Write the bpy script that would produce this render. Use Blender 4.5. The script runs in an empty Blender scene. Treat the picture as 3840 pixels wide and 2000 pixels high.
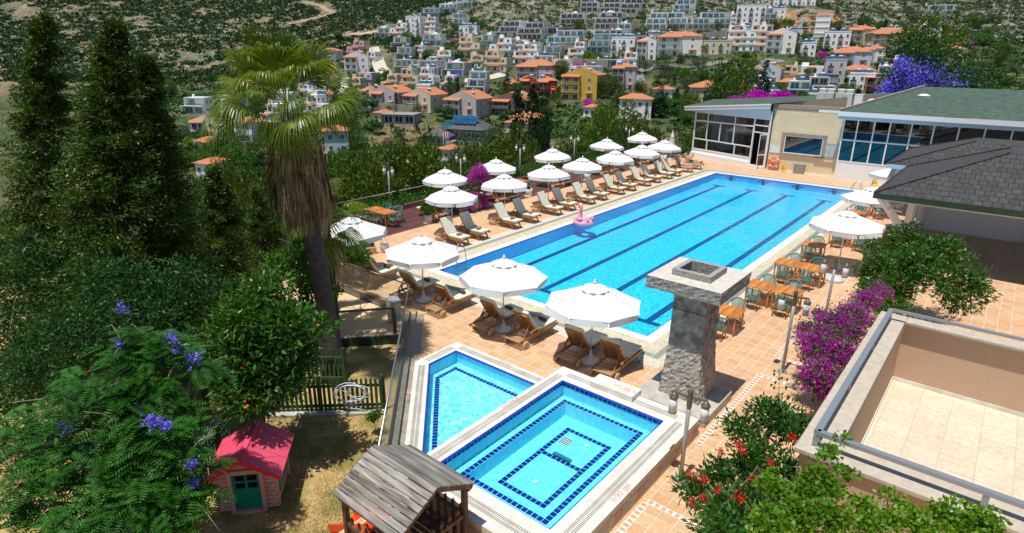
import bpy, math, random
import numpy as np
from mathutils import Vector, Matrix
from mathutils import noise as mnoise
R = math.radians
C = bpy.context.scene.collection
SC = bpy.context.scene
rnd = random.Random(7)
# ------------------------------------------------------------------ camera
F_PX, YAW, PITCH, ROLL = 2270.34, -0.689958476, 0.337976187, 0.00835886096
CAM = Vector((17.8748, -16.7468, 8.7437))
_f = Vector((math.sin(YAW) * math.cos(PITCH), math.cos(YAW) * math.cos(PITCH), -math.sin(PITCH)))
_r = Vector((math.cos(YAW), -math.sin(YAW), 0))
_u = _r.cross(_f)
RT = _r * math.cos(ROLL) + _u * math.sin(ROLL)
UP = -_r * math.sin(ROLL) + _u * math.cos(ROLL)
FW = _f
cd = bpy.data.cameras.new("camera")
cd.sensor_width = 36.0
cd.lens = 36.0 * F_PX / 3840.0
cd.clip_start = 0.1
cd.clip_end = 4000
cam = bpy.data.objects.new("camera", cd)
C.objects.link(cam)
cam.matrix_world = Matrix(((RT.x, UP.x, -FW.x, CAM.x), (RT.y, UP.y, -FW.y, CAM.y), (RT.z, UP.z, -FW.z, CAM.z), (0, 0, 0, 1)))
SC.camera = cam
# ------------------------------------------------------------------ sky, sun, exposure
SUN_EL = R(74.0)
w = bpy.data.worlds.new("World")
SC.world = w
w.use_nodes = True
nt = w.node_tree
bg = nt.nodes["Background"]
sky = nt.nodes.new("ShaderNodeTexSky")
sky.sky_type = 'NISHITA'
sky.sun_disc = False
sky.sun_elevation = SUN_EL
sky.sun_rotation = R(180)
sky.air_density = 1.0
sky.dust_density = 0.6
sky.ozone_density = 2.0
nt.links.new(sky.outputs[0], bg.inputs[0])
bg.inputs[1].default_value = 0.085
sd = bpy.data.lights.new("sun", 'SUN')
sd.energy = 5.0
sd.angle = R(0.5)
sd.color = (1.0, 0.965, 0.90)
sun = bpy.data.objects.new("sun", sd)
C.objects.link(sun)
sun.rotation_euler = Vector((0.0, -0.28, 1.0)).to_track_quat('Z', 'Y').to_euler()
sun.location = (0, -10, 60)
SC.view_settings.view_transform = 'Standard'
SC.view_settings.look = 'None'
SC.view_settings.exposure = 0.0
SC.view_settings.gamma = 1.0
SC.cycles.max_bounces = 8
SC.cycles.transparent_max_bounces = 16
# ------------------------------------------------------------------ materials
def _n(nt, t, **k):
 n = nt.nodes.new(t)
 for a, b in k.items():
  setattr(n, a, b)
 return n
def _c(c):
 return (c[0], c[1], c[2], 1)
def newmat(name):
 m = bpy.data.materials.new(name)
 m.use_nodes = True
 nt = m.node_tree
 return m, nt, nt.nodes["Principled BSDF"]
def mat(name, col, col2=None, rough=0.6, scale=6.0, bump=0.0, bscale=None, metal=0.0, spec=0.5, stretch=None, detail=5.0, contrast=(0.35, 0.65), coat=0.0, island=0.0):
 m, nt, p = newmat(name)
 p.inputs['Roughness'].default_value = rough
 p.inputs['Metallic'].default_value = metal
 p.inputs['Specular IOR Level'].default_value = spec
 p.inputs['Coat Weight'].default_value = coat
 tc = _n(nt, 'ShaderNodeTexCoord')
 vec = tc.outputs['Object']
 if stretch:
  mp = _n(nt, 'ShaderNodeMapping')
  mp.inputs['Scale'].default_value = stretch
  nt.links.new(vec, mp.inputs[0])
  vec = mp.outputs[0]
 if col2 is None:
  p.inputs['Base Color'].default_value = _c(col)
 else:
  nz = _n(nt, 'ShaderNodeTexNoise')
  nz.inputs['Scale'].default_value = scale
  nz.inputs['Detail'].default_value = detail
  nt.links.new(vec, nz.inputs[0])
  mr = _n(nt, 'ShaderNodeMapRange')
  mr.inputs[1].default_value, mr.inputs[2].default_value = contrast
  nt.links.new(nz.outputs[0], mr.inputs[0])
  fac = mr.outputs[0]
  if island:
   g = _n(nt, 'ShaderNodeNewGeometry')
   ad = _n(nt, 'ShaderNodeMix')
   ad.inputs[0].default_value = island
   nt.links.new(fac, ad.inputs[2]); nt.links.new(g.outputs['Random Per Island'], ad.inputs[3])
   fac = ad.outputs[0]
  mx = _n(nt, 'ShaderNodeMix', data_type='RGBA')
  mx.inputs[6].default_value = _c(col); mx.inputs[7].default_value = _c(col2)
  nt.links.new(fac, mx.inputs[0])
  nt.links.new(mx.outputs[2], p.inputs['Base Color'])
 if bump:
  nb = _n(nt, 'ShaderNodeTexNoise')
  nb.inputs['Scale'].default_value = bscale or scale * 4
  nb.inputs['Detail'].default_value = 6
  nt.links.new(vec, nb.inputs[0])
  bp = _n(nt, 'ShaderNodeBump')
  bp.inputs['Strength'].default_value = 1.0
  bp.inputs['Distance'].default_value = bump
  nt.links.new(nb.outputs[0], bp.inputs['Height'])
  nt.links.new(bp.outputs[0], p.inputs['Normal'])
 return m
def leafmat(name, c1, c2, trans=0.3, rough=0.45, scale=0.8, c3=None, spec=0.35, isl=0.45):
 m, nt, p = newmat(name)
 tc = _n(nt, 'ShaderNodeTexCoord')
 nz = _n(nt, 'ShaderNodeTexNoise')
 nz.inputs['Scale'].default_value = scale
 nz.inputs['Detail'].default_value = 3
 nt.links.new(tc.outputs['Object'], nz.inputs[0])
 g = _n(nt, 'ShaderNodeNewGeometry')
 ad = _n(nt, 'ShaderNodeMix')
 ad.inputs[0].default_value = isl
 nt.links.new(nz.outputs[0], ad.inputs[2]); nt.links.new(g.outputs['Random Per Island'], ad.inputs[3])
 rp = _n(nt, 'ShaderNodeValToRGB')
 rp.color_ramp.elements[0].position = 0.2; rp.color_ramp.elements[0].color = _c(c1)
 rp.color_ramp.elements[1].position = 0.75; rp.color_ramp.elements[1].color = _c(c2)
 if c3:
  e = rp.color_ramp.elements.new(0.93); e.color = _c(c3)
 nt.links.new(ad.outputs[0], rp.inputs[0])
 nt.links.new(rp.outputs[0], p.inputs['Base Color'])
 p.inputs['Roughness'].default_value = rough
 p.inputs['Specular IOR Level'].default_value = spec
 tr = _n(nt, 'ShaderNodeBsdfTranslucent')
 hs = _n(nt, 'ShaderNodeHueSaturation')
 hs.inputs['Hue'].default_value = 0.48; hs.inputs['Saturation'].default_value = 1.1; hs.inputs['Value'].default_value = 1.6
 nt.links.new(rp.outputs[0], hs.inputs['Color']); nt.links.new(hs.outputs[0], tr.inputs[0])
 mx = _n(nt, 'ShaderNodeMixShader')
 mx.inputs[0].default_value = trans
 nt.links.new(p.outputs[0], mx.inputs[1]); nt.links.new(tr.outputs[0], mx.inputs[2])
 nt.links.new(mx.outputs[0], nt.nodes['Material Output'].inputs[0])
 return m
def tilemat(name, c1, c2, grout, size=(0.36, 0.36), mortar=0.012, off=(0, 0, 0), rough=0.5, offset=0.0, stain=None, stainscale=1.2, bump=0.002, rot=0.0, axis='z', mottle=0.25):
 m, nt, p = newmat(name)
 tc = _n(nt, 'ShaderNodeTexCoord')
 mp = _n(nt, 'ShaderNodeMapping')
 mp.inputs['Location'].default_value = off
 rr = {'z': (0, 0, rot), 'x': (R(90), 0, R(90)), 'y': (R(90), 0, 0)}[axis]
 nt.links.new(tc.outputs['Object'], mp.inputs[0])
 if axis == 'z':
  mp.inputs['Rotation'].default_value = rr
  vec = mp.outputs[0]
 else:
  sx = _n(nt, 'ShaderNodeSeparateXYZ'); cx = _n(nt, 'ShaderNodeCombineXYZ')
  nt.links.new(mp.outputs[0], sx.inputs[0])
  if axis == 'w':
   pass
  nt.links.new(sx.outputs[1 if axis == 'x' else 0], cx.inputs[0]); nt.links.new(sx.outputs[2], cx.inputs[1])
  vec = cx.outputs[0]
 bk = _n(nt, 'ShaderNodeTexBrick')
 bk.offset = offset
 bk.squash = 1.0
 bk.inputs['Scale'].default_value = 1.0
 bk.inputs['Brick Width'].default_value = size[0]
 bk.inputs['Row Height'].default_value = size[1]
 bk.inputs['Mortar Size'].default_value = mortar / 2
 bk.inputs['Mortar Smooth'].default_value = 0.1
 bk.inputs['Color1'].default_value = _c(c1); bk.inputs['Color2'].default_value = _c(c2); bk.inputs['Mortar'].default_value = _c(grout)
 nt.links.new(vec, bk.inputs[0])
 nz = _n(nt, 'ShaderNodeTexNoise'); nz.inputs['Scale'].default_value = 9; nz.inputs['Detail'].default_value = 6
 nt.links.new(tc.outputs['Object'], nz.inputs[0])
 mr = _n(nt, 'ShaderNodeMapRange'); mr.inputs[1].default_value = 0.3; mr.inputs[2].default_value = 0.75
 mr.inputs[3].default_value = 1 - mottle; mr.inputs[4].default_value = 1 + mottle * 0.4
 nt.links.new(nz.outputs[0], mr.inputs[0])
 mx = _n(nt, 'ShaderNodeMix', data_type='RGBA', blend_type='MULTIPLY'); mx.inputs[0].default_value = 1
 nt.links.new(bk.outputs[0], mx.inputs[6]); nt.links.new(mr.outputs[0], mx.inputs[7])
 out = mx.outputs[2]
 if stain:
  n2 = _n(nt, 'ShaderNodeTexNoise'); n2.inputs['Scale'].default_value = stainscale; n2.inputs['Detail'].default_value = 8; n2.inputs['Roughness'].default_value = .65
  nt.links.new(tc.outputs['Object'], n2.inputs[0])
  m2 = _n(nt, 'ShaderNodeMapRange'); m2.inputs[1].default_value = 0.52; m2.inputs[2].default_value = 0.78; m2.inputs[4].default_value = 0.75
  nt.links.new(n2.outputs[0], m2.inputs[0])
  mx2 = _n(nt, 'ShaderNodeMix', data_type='RGBA'); mx2.inputs[7].default_value = _c(stain)
  nt.links.new(m2.outputs[0], mx2.inputs[0]); nt.links.new(out, mx2.inputs[6])
  out = mx2.outputs[2]
 nt.links.new(out, p.inputs['Base Color'])
 p.inputs['Roughness'].default_value = rough
 if bump:
  bp = _n(nt, 'ShaderNodeBump'); bp.inputs['Distance'].default_value = bump; bp.inputs['Strength'].default_value = 1; bp.invert = True
  nt.links.new(bk.outputs['Fac'], bp.inputs['Height']); nt.links.new(bp.outputs[0], p.inputs['Normal'])
 return m
def woodmat(name, c1, c2, dark, grain=(1.5, 30, 30), rough=0.55, knots=True, plank=0.0):
 m, nt, p = newmat(name)
 tc = _n(nt, 'ShaderNodeTexCoord')
 mp = _n(nt, 'ShaderNodeMapping'); mp.inputs['Scale'].default_value = grain
 nt.links.new(tc.outputs['Object'], mp.inputs[0])
 nz = _n(nt, 'ShaderNodeTexNoise'); nz.inputs['Scale'].default_value = 1.0; nz.inputs['Detail'].default_value = 7; nz.inputs['Distortion'].default_value = 0.6
 nt.links.new(mp.outputs[0], nz.inputs[0])
 rp = _n(nt, 'ShaderNodeValToRGB')
 e = rp.color_ramp.elements
 e[0].position = 0.3; e[0].color = _c(dark)
 e[1].position = 0.7; e[1].color = _c(c2)
 x = e.new(0.5); x.color = _c(c1)
 nt.links.new(nz.outputs[0], rp.inputs[0])
 g = _n(nt, 'ShaderNodeNewGeometry')
 mr = _n(nt, 'ShaderNodeMapRange'); mr.inputs[3].default_value = 0.72; mr.inputs[4].default_value = 1.2
 nt.links.new(g.outputs['Random Per Island'], mr.inputs[0])
 mx = _n(nt, 'ShaderNodeMix', data_type='RGBA', blend_type='MULTIPLY'); mx.inputs[0].default_value = 1
 nt.links.new(rp.outputs[0], mx.inputs[6]); nt.links.new(mr.outputs[0], mx.inputs[7])
 nt.links.new(mx.outputs[2], p.inputs['Base Color'])
 p.inputs['Roughness'].default_value = rough
 bp = _n(nt, 'ShaderNodeBump'); bp.inputs['Distance'].default_value = 0.002
 nt.links.new(nz.outputs[0], bp.inputs['Height']); nt.links.new(bp.outputs[0], p.inputs['Normal'])
 return m
def glassmat(name, tint=(0.85, 0.93, 0.9), rough=0.0, ior=1.45, base=0.0):
 m, nt, p = newmat(name)
 nt.nodes.remove(p)
 fr = _n(nt, 'ShaderNodeFresnel')
 ge = _n(nt, 'ShaderNodeNewGeometry'); mi = _n(nt, 'ShaderNodeMapRange'); mi.inputs[3].default_value = ior; mi.inputs[4].default_value = 1 / ior
 nt.links.new(ge.outputs['Backfacing'], mi.inputs[0]); nt.links.new(mi.outputs[0], fr.inputs[0])
 tr = _n(nt, 'ShaderNodeBsdfTransparent'); tr.inputs[0].default_value = _c(tint)
 gl = _n(nt, 'ShaderNodeBsdfGlossy'); gl.inputs['Roughness'].default_value = rough
 mx = _n(nt, 'ShaderNodeMixShader')
 if base:
  ad = _n(nt, 'ShaderNodeMath', operation='ADD', use_clamp=True); ad.inputs[1].default_value = base
  nt.links.new(fr.outputs[0], ad.inputs[0]); nt.links.new(ad.outputs[0], mx.inputs[0])
 else:
  nt.links.new(fr.outputs[0], mx.inputs[0])
 nt.links.new(tr.outputs[0], mx.inputs[1]); nt.links.new(gl.outputs[0], mx.inputs[2])
 nt.links.new(mx.outputs[0], nt.nodes['Material Output'].inputs[0])
 return m
def watermat(name, tint, bscale=6.0, bdist=0.02, refr=0.3, fine=28.0):
 m, nt, p = newmat(name)
 nt.nodes.remove(p)
 tc = _n(nt, 'ShaderNodeTexCoord')
 n1 = _n(nt, 'ShaderNodeTexNoise'); n1.inputs['Scale'].default_value = bscale; n1.inputs['Detail'].default_value = 4; n1.inputs['Distortion'].default_value = 0.8
 n2 = _n(nt, 'ShaderNodeTexNoise'); n2.inputs['Scale'].default_value = fine; n2.inputs['Detail'].default_value = 2
 n3 = _n(nt, 'ShaderNodeTexNoise'); n3.inputs['Scale'].default_value = 0.35; n3.inputs['Detail'].default_value = 2
 for q in (n1, n2, n3):
  nt.links.new(tc.outputs['Object'], q.inputs[0])
 ad = _n(nt, 'ShaderNodeMath', operation='MULTIPLY_ADD'); ad.inputs[1].default_value = 0.25
 nt.links.new(n2.outputs[0], ad.inputs[0]); nt.links.new(n1.outputs[0], ad.inputs[2])
 mr = _n(nt, 'ShaderNodeMapRange'); mr.inputs[1].default_value = 0.35; mr.inputs[2].default_value = 0.65; mr.inputs[3].default_value = 0.25
 nt.links.new(n3.outputs[0], mr.inputs[0])
 ml = _n(nt, 'ShaderNodeMath', operation='MULTIPLY')
 nt.links.new(ad.outputs[0], ml.inputs[0]); nt.links.new(mr.outputs[0], ml.inputs[1])
 bp = _n(nt, 'ShaderNodeBump'); bp.inputs['Strength'].default_value = 1; bp.inputs['Distance'].default_value = bdist
 nt.links.new(ml.outputs[0], bp.inputs['Height'])
 fr = _n(nt, 'ShaderNodeFresnel'); fr.inputs[0].default_value = 1.33
 nt.links.new(bp.outputs[0], fr.inputs['Normal'])
 tr = _n(nt, 'ShaderNodeBsdfTransparent'); tr.inputs[0].default_value = _c(tint)
 rf = _n(nt, 'ShaderNodeBsdfRefraction'); rf.inputs['Color'].default_value = _c(tint); rf.inputs['IOR'].default_value = 1.12; rf.inputs['Roughness'].default_value = 0.0
 gl = _n(nt, 'ShaderNodeBsdfGlossy'); gl.inputs['Roughness'].default_value = 0.02
 nt.links.new(bp.outputs[0], rf.inputs['Normal']); nt.links.new(bp.outputs[0], gl.inputs['Normal'])
 m1 = _n(nt, 'ShaderNodeMixShader'); m1.inputs[0].default_value = refr
 nt.links.new(tr.outputs[0], m1.inputs[1]); nt.links.new(rf.outputs[0], m1.inputs[2])
 m2 = _n(nt, 'ShaderNodeMixShader')
 nt.links.new(fr.outputs[0], m2.inputs[0]); nt.links.new(m1.outputs[0], m2.inputs[1]); nt.links.new(gl.outputs[0], m2.inputs[2])
 nt.links.new(m2.outputs[0], nt.nodes['Material Output'].inputs[0])
 return m
# ------------------------------------------------------------------ mesh helpers
class MB:
 def __init__(s):
  s.v = []; s.f = []; s.m = []; s.sm = []; s.k = 0; s.smooth = False
 def mat(s, k):
  s.k = k; return s
 def add(s, vs, fs):
  o = len(s.v)
  s.v += [tuple(v) for v in vs]
  for f in fs:
   s.f.append([i + o for i in f]); s.m.append(s.k); s.sm.append(s.smooth)
  return s
 def box(s, x0, x1, y0, y1, z0, z1, M=None):
  vs = [Vector(q) for q in ((x0, y0, z0), (x1, y0, z0), (x1, y1, z0), (x0, y1, z0), (x0, y0, z1), (x1, y0, z1), (x1, y1, z1), (x0, y1, z1))]
  if M is not None:
   vs = [M @ v for v in vs]
  return s.add(vs, [(3, 2, 1, 0), (4, 5, 6, 7), (0, 1, 5, 4), (1, 2, 6, 5), (2, 3, 7, 6), (3, 0, 4, 7)])
 def bar(s, a, b, wd, ht, up=(0, 0, 1)):
  a = Vector(a); b = Vector(b); d = (b - a)
  L = d.length; d.normalize()
  u = Vector(up)
  if abs(d.dot(u)) > 0.98:
   u = Vector((1, 0, 0))
  sd = d.cross(u).normalized(); u = sd.cross(d)
  M = Matrix(((sd.x, d.x, u.x, a.x), (sd.y, d.y, u.y, a.y), (sd.z, d.z, u.z, a.z), (0, 0, 0, 1)))
  return s.box(-wd / 2, wd / 2, 0, L, -ht / 2, ht / 2, M)
 def tube(s, pts, rad, n=8, caps=True, closed=False):
  pts = [Vector(p) for p in pts]
  rad = rad if isinstance(rad, (list, tuple)) else [rad] * len(pts)
  o = len(s.v); N = len(pts); vs = []; fs = []
  ref = None
  for i, p in enumerate(pts):
   if closed:
    d = pts[(i + 1) % N] - pts[i - 1]
   else:
    d = pts[min(i + 1, N - 1)] - pts[max(i - 1, 0)]
   d.normalize()
   if ref is None:
    ref = Vector((0, 0, 1)) if abs(d.z) < 0.9 else Vector((1, 0, 0))
   sd = d.cross(ref).normalized(); u = sd.cross(d); ref = u
   for j in range(n):
    a = 2 * math.pi * j / n
    vs.append(p + (sd * math.cos(a) + u * math.sin(a)) * rad[i])
  M = N if closed else N - 1
  for i in range(M):
   for j in range(n):
    a = i * n + j; b = i * n + (j + 1) % n; c = ((i + 1) % N) * n
    fs.append((a, b, c + (j + 1) % n, c + j))
  if caps and not closed:
   fs.append(tuple(range(n))[::-1]); fs.append(tuple((N - 1) * n + j for j in range(n)))
  t = s.smooth; s.smooth = True
  s.add(vs, fs); s.smooth = t
  return s
 def lathe(s, prof, c=(0, 0, 0), n=16, M=None):
  vs = []; fs = []
  for (r, z) in prof:
   for j in range(n):
    a = 2 * math.pi * j / n
    v = Vector((c[0] + r * math.cos(a), c[1] + r * math.sin(a), c[2] + z))
    vs.append(M @ v if M is not None else v)
  for i in range(len(prof) - 1):
   for j in range(n):
    fs.append((i * n + j, i * n + (j + 1) % n, (i + 1) * n + (j + 1) % n, (i + 1) * n + j))
  fs.append(tuple(range(n))[::-1]); fs.append(tuple((len(prof) - 1) * n + j for j in range(n)))
  t = s.smooth; s.smooth = True
  s.add(vs, fs); s.smooth = t
  return s
 def prism(s, pts, z0, z1, M=None):
  n = len(pts)
  vs = [Vector((p[0], p[1], z0)) for p in pts] + [Vector((p[0], p[1], z1)) for p in pts]
  if M is not None:
   vs = [M @ v for v in vs]
  return s.add(vs, [tuple(range(n))[::-1], tuple(range(n, 2 * n))] + [(i, (i + 1) % n, n + (i + 1) % n, n + i) for i in range(n)])
 def quad(s, *p):
  return s.add(p, [tuple(range(len(p)))])
 def sheet(s, x0, x1, y0, y1, z):
  return s.quad((x0, y0, z), (x1, y0, z), (x1, y1, z), (x0, y1, z))
 def build(s, name, mats, parent=None, bevel=0.0):
  me = bpy.data.meshes.new(name)
  me.from_pydata(s.v, [], s.f)
  for m in (mats if isinstance(mats, (list, tuple)) else [mats]):
   me.materials.append(m)
  me.polygons.foreach_set('material_index', s.m)
  me.polygons.foreach_set('use_smooth', s.sm)
  me.update()
  o = bpy.data.objects.new(name, me)
  C.objects.link(o)
  if parent is not None:
   o.parent = parent
  if bevel:
   b = o.modifiers.new('bevel', 'BEVEL'); b.width = bevel; b.segments = 2; b.limit_method = 'ANGLE'
  return o
def tag(o, label=None, cat=None, group=None, kind=None):
 if label: o['label'] = label
 if cat: o['category'] = cat
 if group: o['group'] = group
 if kind: o['kind'] = kind
 return o
def thing(name, label, cat, loc=(0, 0, 0), rotz=0.0, group=None):
 o = bpy.data.objects.new(name, None)
 o.empty_display_size = 0.3
 C.objects.link(o)
 o.location = loc; o.rotation_euler = (0, 0, rotz)
 return tag(o, label, cat, group)
KIDS = {}
def copy_tree(o, loc=None, rotz=None, label=None, group=None, scale=None, parent=None):
 c = o.copy()
 C.objects.link(c)
 if loc is not None: c.location = loc
 if rotz is not None: c.rotation_euler = (0, 0, rotz)
 if scale is not None: c.scale = scale if isinstance(scale, (tuple, list)) else (scale,) * 3
 if label: c['label'] = label
 if group: c['group'] = group
 if parent is not None: c.parent = parent
 if o.name not in KIDS: KIDS[o.name] = list(o.children)
 for ch in KIDS[o.name]:
  copy_tree(ch, parent=c)
 return c
def struct(name, mb, mats, kind='structure'):
 o = mb.build(name, mats)
 o['kind'] = kind
 return o
def fastmesh(name, V, nper, mats, parent=None, smooth=False):
 """V: (N*nper,3) array, each run of nper verts is one face"""
 V = np.asarray(V, dtype=np.float32).reshape(-1, 3)
 n = len(V) // nper
 me = bpy.data.meshes.new(name)
 me.vertices.add(len(V)); me.vertices.foreach_set('co', V.ravel())
 me.loops.add(len(V)); me.loops.foreach_set('vertex_index', np.arange(len(V), dtype=np.int32))
 me.polygons.add(n); me.polygons.foreach_set('loop_start', np.arange(n, dtype=np.int32) * nper)
 me.polygons.foreach_set('loop_total', np.full(n, nper, dtype=np.int32))
 for m in (mats if isinstance(mats, (list, tuple)) else [mats]):
  me.materials.append(m)
 me.update(calc_edges=True)
 o = bpy.data.objects.new(name, me)
 C.objects.link(o)
 if parent is not None: o.parent = parent
 return o
def leaves(P, L, W, rg, D=None, spread=1.0, up=0.3):
 """diamond leaf faces at points P (N,3). D optional main direction. returns (N*4,3)"""
 n = len(P)
 d = rg.normal(size=(n, 3))
 if D is not None:
  d = D + d * spread
 d[:, 2] += up
 d /= np.linalg.norm(d, axis=1)[:, None] + 1e-9
 a = rg.normal(size=(n, 3))
 s = np.cross(d, a); s /= np.linalg.norm(s, axis=1)[:, None] + 1e-9
 L = np.asarray(L) * rg.uniform(0.7, 1.3, n); W = np.asarray(W) * rg.uniform(0.7, 1.3, n)
 nrm = np.cross(d, s)
 b = P; t = P + d * L[:, None]
 m = P + d * (L * 0.45)[:, None] + nrm * (W * 0.25)[:, None]
 return np.stack([b, m + s * W[:, None] / 2, t, m - s * W[:, None] / 2], axis=1).reshape(-1, 3)
def gpt(sx, sy, z=0.0):
 d = FW + RT * ((sx - 1920) / F_PX) - UP * ((sy - 1000) / F_PX)
 t = (z - CAM.z) / d.z
 return CAM + d * t
def ray(sx, sy):
 return FW + RT * ((sx - 1920) / F_PX) - UP * ((sy - 1000) / F_PX)
# ------------------------------------------------------------------ terrain
HF = Vector((math.sin(YAW), math.cos(YAW), 0)); HR = Vector((math.cos(YAW), -math.sin(YAW), 0))
TD = [0, 15, 25, 60, 100, 150, 200, 250, 300, 350, 400, 450, 500, 600, 700, 1000, 1600]
TT = [-0.5, -0.24, 0.0, 0.35]
TZ = [[-4, -4.5, -6, -17, -22, -22, -20, -17.5, -15, -12, -6, 5, 17, 42, 66, 140, 250],
   [-4, -4.5, -6, -18, -22, -22, -19.5, -15.5, -9, 0, 9, 19, 30, 52, 76, 140, 250],
   [-4, -4.5, -6, -18, -22, -22, -19, -13, -3, 7, 17, 28, 41, 66, 90, 150, 260],
   [-4, -5, -6, -15, -19, -18, -14, -8, 2, 12, 23, 36, 50, 78, 100, 165, 280]]
def terr(x, y):
 dx, dy = x - CAM.x, y - CAM.y
 d = dx * HF.x + dy * HF.y; l = dx * HR.x + dy * HR.y
 t = l / max(d, 20.0)
 z = [float(np.interp(d, TD, row)) for row in TZ]
 h = float(np.interp(t, TT, z))
 k = min(max((d - 40) / 200, 0), 1)
 h += k * 3.0 * mnoise.noise(Vector((x * 0.018, y * 0.018, 0.3))) + k * 1.2 * mnoise.noise(Vector((x * 0.06, y * 0.06, 5)))
 if d > 450:
  h += min((d - 450) / 150, 1) * 9 * mnoise.noise(Vector((x * 0.006, y * 0.006, 9)))
 return h
def hit(sx, sy):
 d = ray(sx, sy); hd = d.dot(HF)
 prev = 15.0; s = 15.0
 while s < 1500:
  p = CAM + d * (s / hd)
  if p.z < terr(p.x, p.y):
   a, b = prev, s
   for _ in range(14):
    m = (a + b) / 2; q = CAM + d * (m / hd)
    if q.z < terr(q.x, q.y): b = m
    else: a = m
   q = CAM + d * (b / hd)
   return q, b
  prev = s; s += max(1.5, s * 0.01)
 return p, s
from mathutils.geometry import tessellate_polygon
# ------------------------------------------------------------------ material library
M = {}
M['terracotta'] = tilemat('terracotta_tiles', (0.62, 0.36, 0.185), (0.72, 0.45, 0.26), (0.84, 0.73, 0.58), (0.365, 0.365), 0.014, off=(-0.05, 0.05, 0), stain=(0.42, 0.27, 0.19), mottle=0.22)
M['cream_tile'] = tilemat('cream_coping_tiles', (0.60, 0.53, 0.38), (0.68, 0.61, 0.45), (0.50, 0.45, 0.35), (0.30, 0.15), 0.008, stain=(0.40, 0.36, 0.26), stainscale=2.0)
M['cream_tile2'] = tilemat('pale_border_tiles', (0.62, 0.58, 0.47), (0.68, 0.64, 0.52), (0.72, 0.68, 0.6), (0.30, 0.30), 0.012, stain=(0.45, 0.40, 0.30), stainscale=2.0)
M['white_stone'] = mat('white_limestone', (0.74, 0.71, 0.65), (0.60, 0.56, 0.49), rough=0.55, scale=3, bump=0.001)
M['coping_white'] = mat('white_coping_stone', (0.72, 0.70, 0.66), (0.58, 0.52, 0.42), rough=0.5, scale=2.2, detail=8, contrast=(0.5, 0.8))
M['grate'] = mat('plastic_grate', (0.78, 0.77, 0.72), rough=0.5)
M['slot'] = mat('drain_slot_dark', (0.09, 0.09, 0.085), rough=0.7)
M['dark_blue'] = tilemat('dark_blue_lane_tiles', (0.0, 0.012, 0.10), (0.0, 0.02, 0.15), (0.02, 0.11, 0.30), (0.125, 0.125), 0.01, rough=0.25, bump=0)
M['edge_blue'] = mat('glazed_blue_edge_tile', (0.006, 0.035, 0.33), (0.008, 0.06, 0.42), rough=0.2, scale=9)
M['navy'] = mat('navy_square_tile', (0.004, 0.008, 0.16), (0.006, 0.012, 0.24), rough=0.2, scale=12)
def poolfloor(name, a, b, c, grid=0.25, sc=13.0, groutc=(0.1, 0.5, 0.7), g=0.006, fmix=0.8):
 m, nt, p = newmat(name)
 tc = _n(nt, 'ShaderNodeTexCoord')
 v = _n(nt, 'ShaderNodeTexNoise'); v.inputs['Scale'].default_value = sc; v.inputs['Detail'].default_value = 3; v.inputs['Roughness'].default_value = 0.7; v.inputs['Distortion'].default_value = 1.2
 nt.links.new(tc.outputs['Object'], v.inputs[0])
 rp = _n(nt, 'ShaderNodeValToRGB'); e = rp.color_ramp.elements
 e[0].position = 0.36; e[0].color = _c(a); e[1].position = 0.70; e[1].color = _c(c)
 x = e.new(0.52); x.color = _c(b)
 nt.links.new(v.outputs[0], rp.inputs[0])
 bk = _n(nt, 'ShaderNodeTexBrick'); bk.offset = 0; bk.inputs['Scale'].default_value = 1; bk.inputs['Brick Width'].default_value = grid; bk.inputs['Row Height'].default_value = grid
 bk.inputs['Mortar Size'].default_value = g
 nt.links.new(tc.outputs['Object'], bk.inputs[0])
 mx = _n(nt, 'ShaderNodeMix', data_type='RGBA'); mx.inputs[7].default_value = _c(groutc)
 ml = _n(nt, 'ShaderNodeMath', operation='MULTIPLY'); ml.inputs[1].default_value = fmix
 nt.links.new(bk.outputs['Fac'], ml.inputs[0]); nt.links.new(ml.outputs[0], mx.inputs[0]); nt.links.new(rp.outputs[0], mx.inputs[6])
 nt.links.new(mx.outputs[2], p.inputs['Base Color']); p.inputs['Roughness'].default_value = 0.5
 return m
M['pool_floor'] = poolfloor('pool_tile_caustic_tint', (0.0, 0.36, 0.74), (0.01, 0.56, 0.88), (0.34, 0.92, 0.99), 0.3, 11.0, (0.03, 0.55, 0.85), 0.003, 0.4)  # bright noise speckle paints sun caustics into the tile colour
M['pool_wall'] = poolfloor('pool_wall_tile', (0.008, 0.36, 0.80), (0.01, 0.40, 0.84), (0.02, 0.46, 0.86), 0.25, 5.0)
M['spa_floor'] = poolfloor('spa_tile', (0.15, 0.62, 0.78), (0.19, 0.68, 0.83), (0.25, 0.74, 0.88), 0.2, 3.0, (0.38, 0.82, 0.9), 0.006, 0.8)
M['spa_floor2'] = poolfloor('spa_deep_tile', (0.12, 0.58, 0.76), (0.18, 0.66, 0.83), (0.32, 0.78, 0.9), 0.2, 9.0, (0.34, 0.8, 0.9), 0.006, 0.5)
M['kid_floor'] = poolfloor('kids_tile_caustic_tint', (0.06, 0.48, 0.74), (0.25, 0.74, 0.90), (0.88, 0.97, 0.98), 0.2, 9.0, (0.3, 0.75, 0.9), 0.004, 0.3)  # near-white flecks are caustic light painted onto the tiles
M['water'] = watermat('pool_water', (0.62, 0.96, 1.0), 2.6, 0.07, 0.0, 12.0)
M['spa_water'] = watermat('spa_water', (0.78, 0.97, 1.0), 4.0, 0.008, 0.0, 20.0)
M['kid_water'] = watermat('kids_water', (0.8, 0.97, 1.0), 9.0, 0.03, 0.0, 24.0)
M['steel'] = mat('brushed_steel', (0.62, 0.63, 0.64), rough=0.25, metal=1.0)
M['rail_steel'] = mat('galvanised_rail', (0.42, 0.44, 0.47), rough=0.35, metal=0.85)
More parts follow.
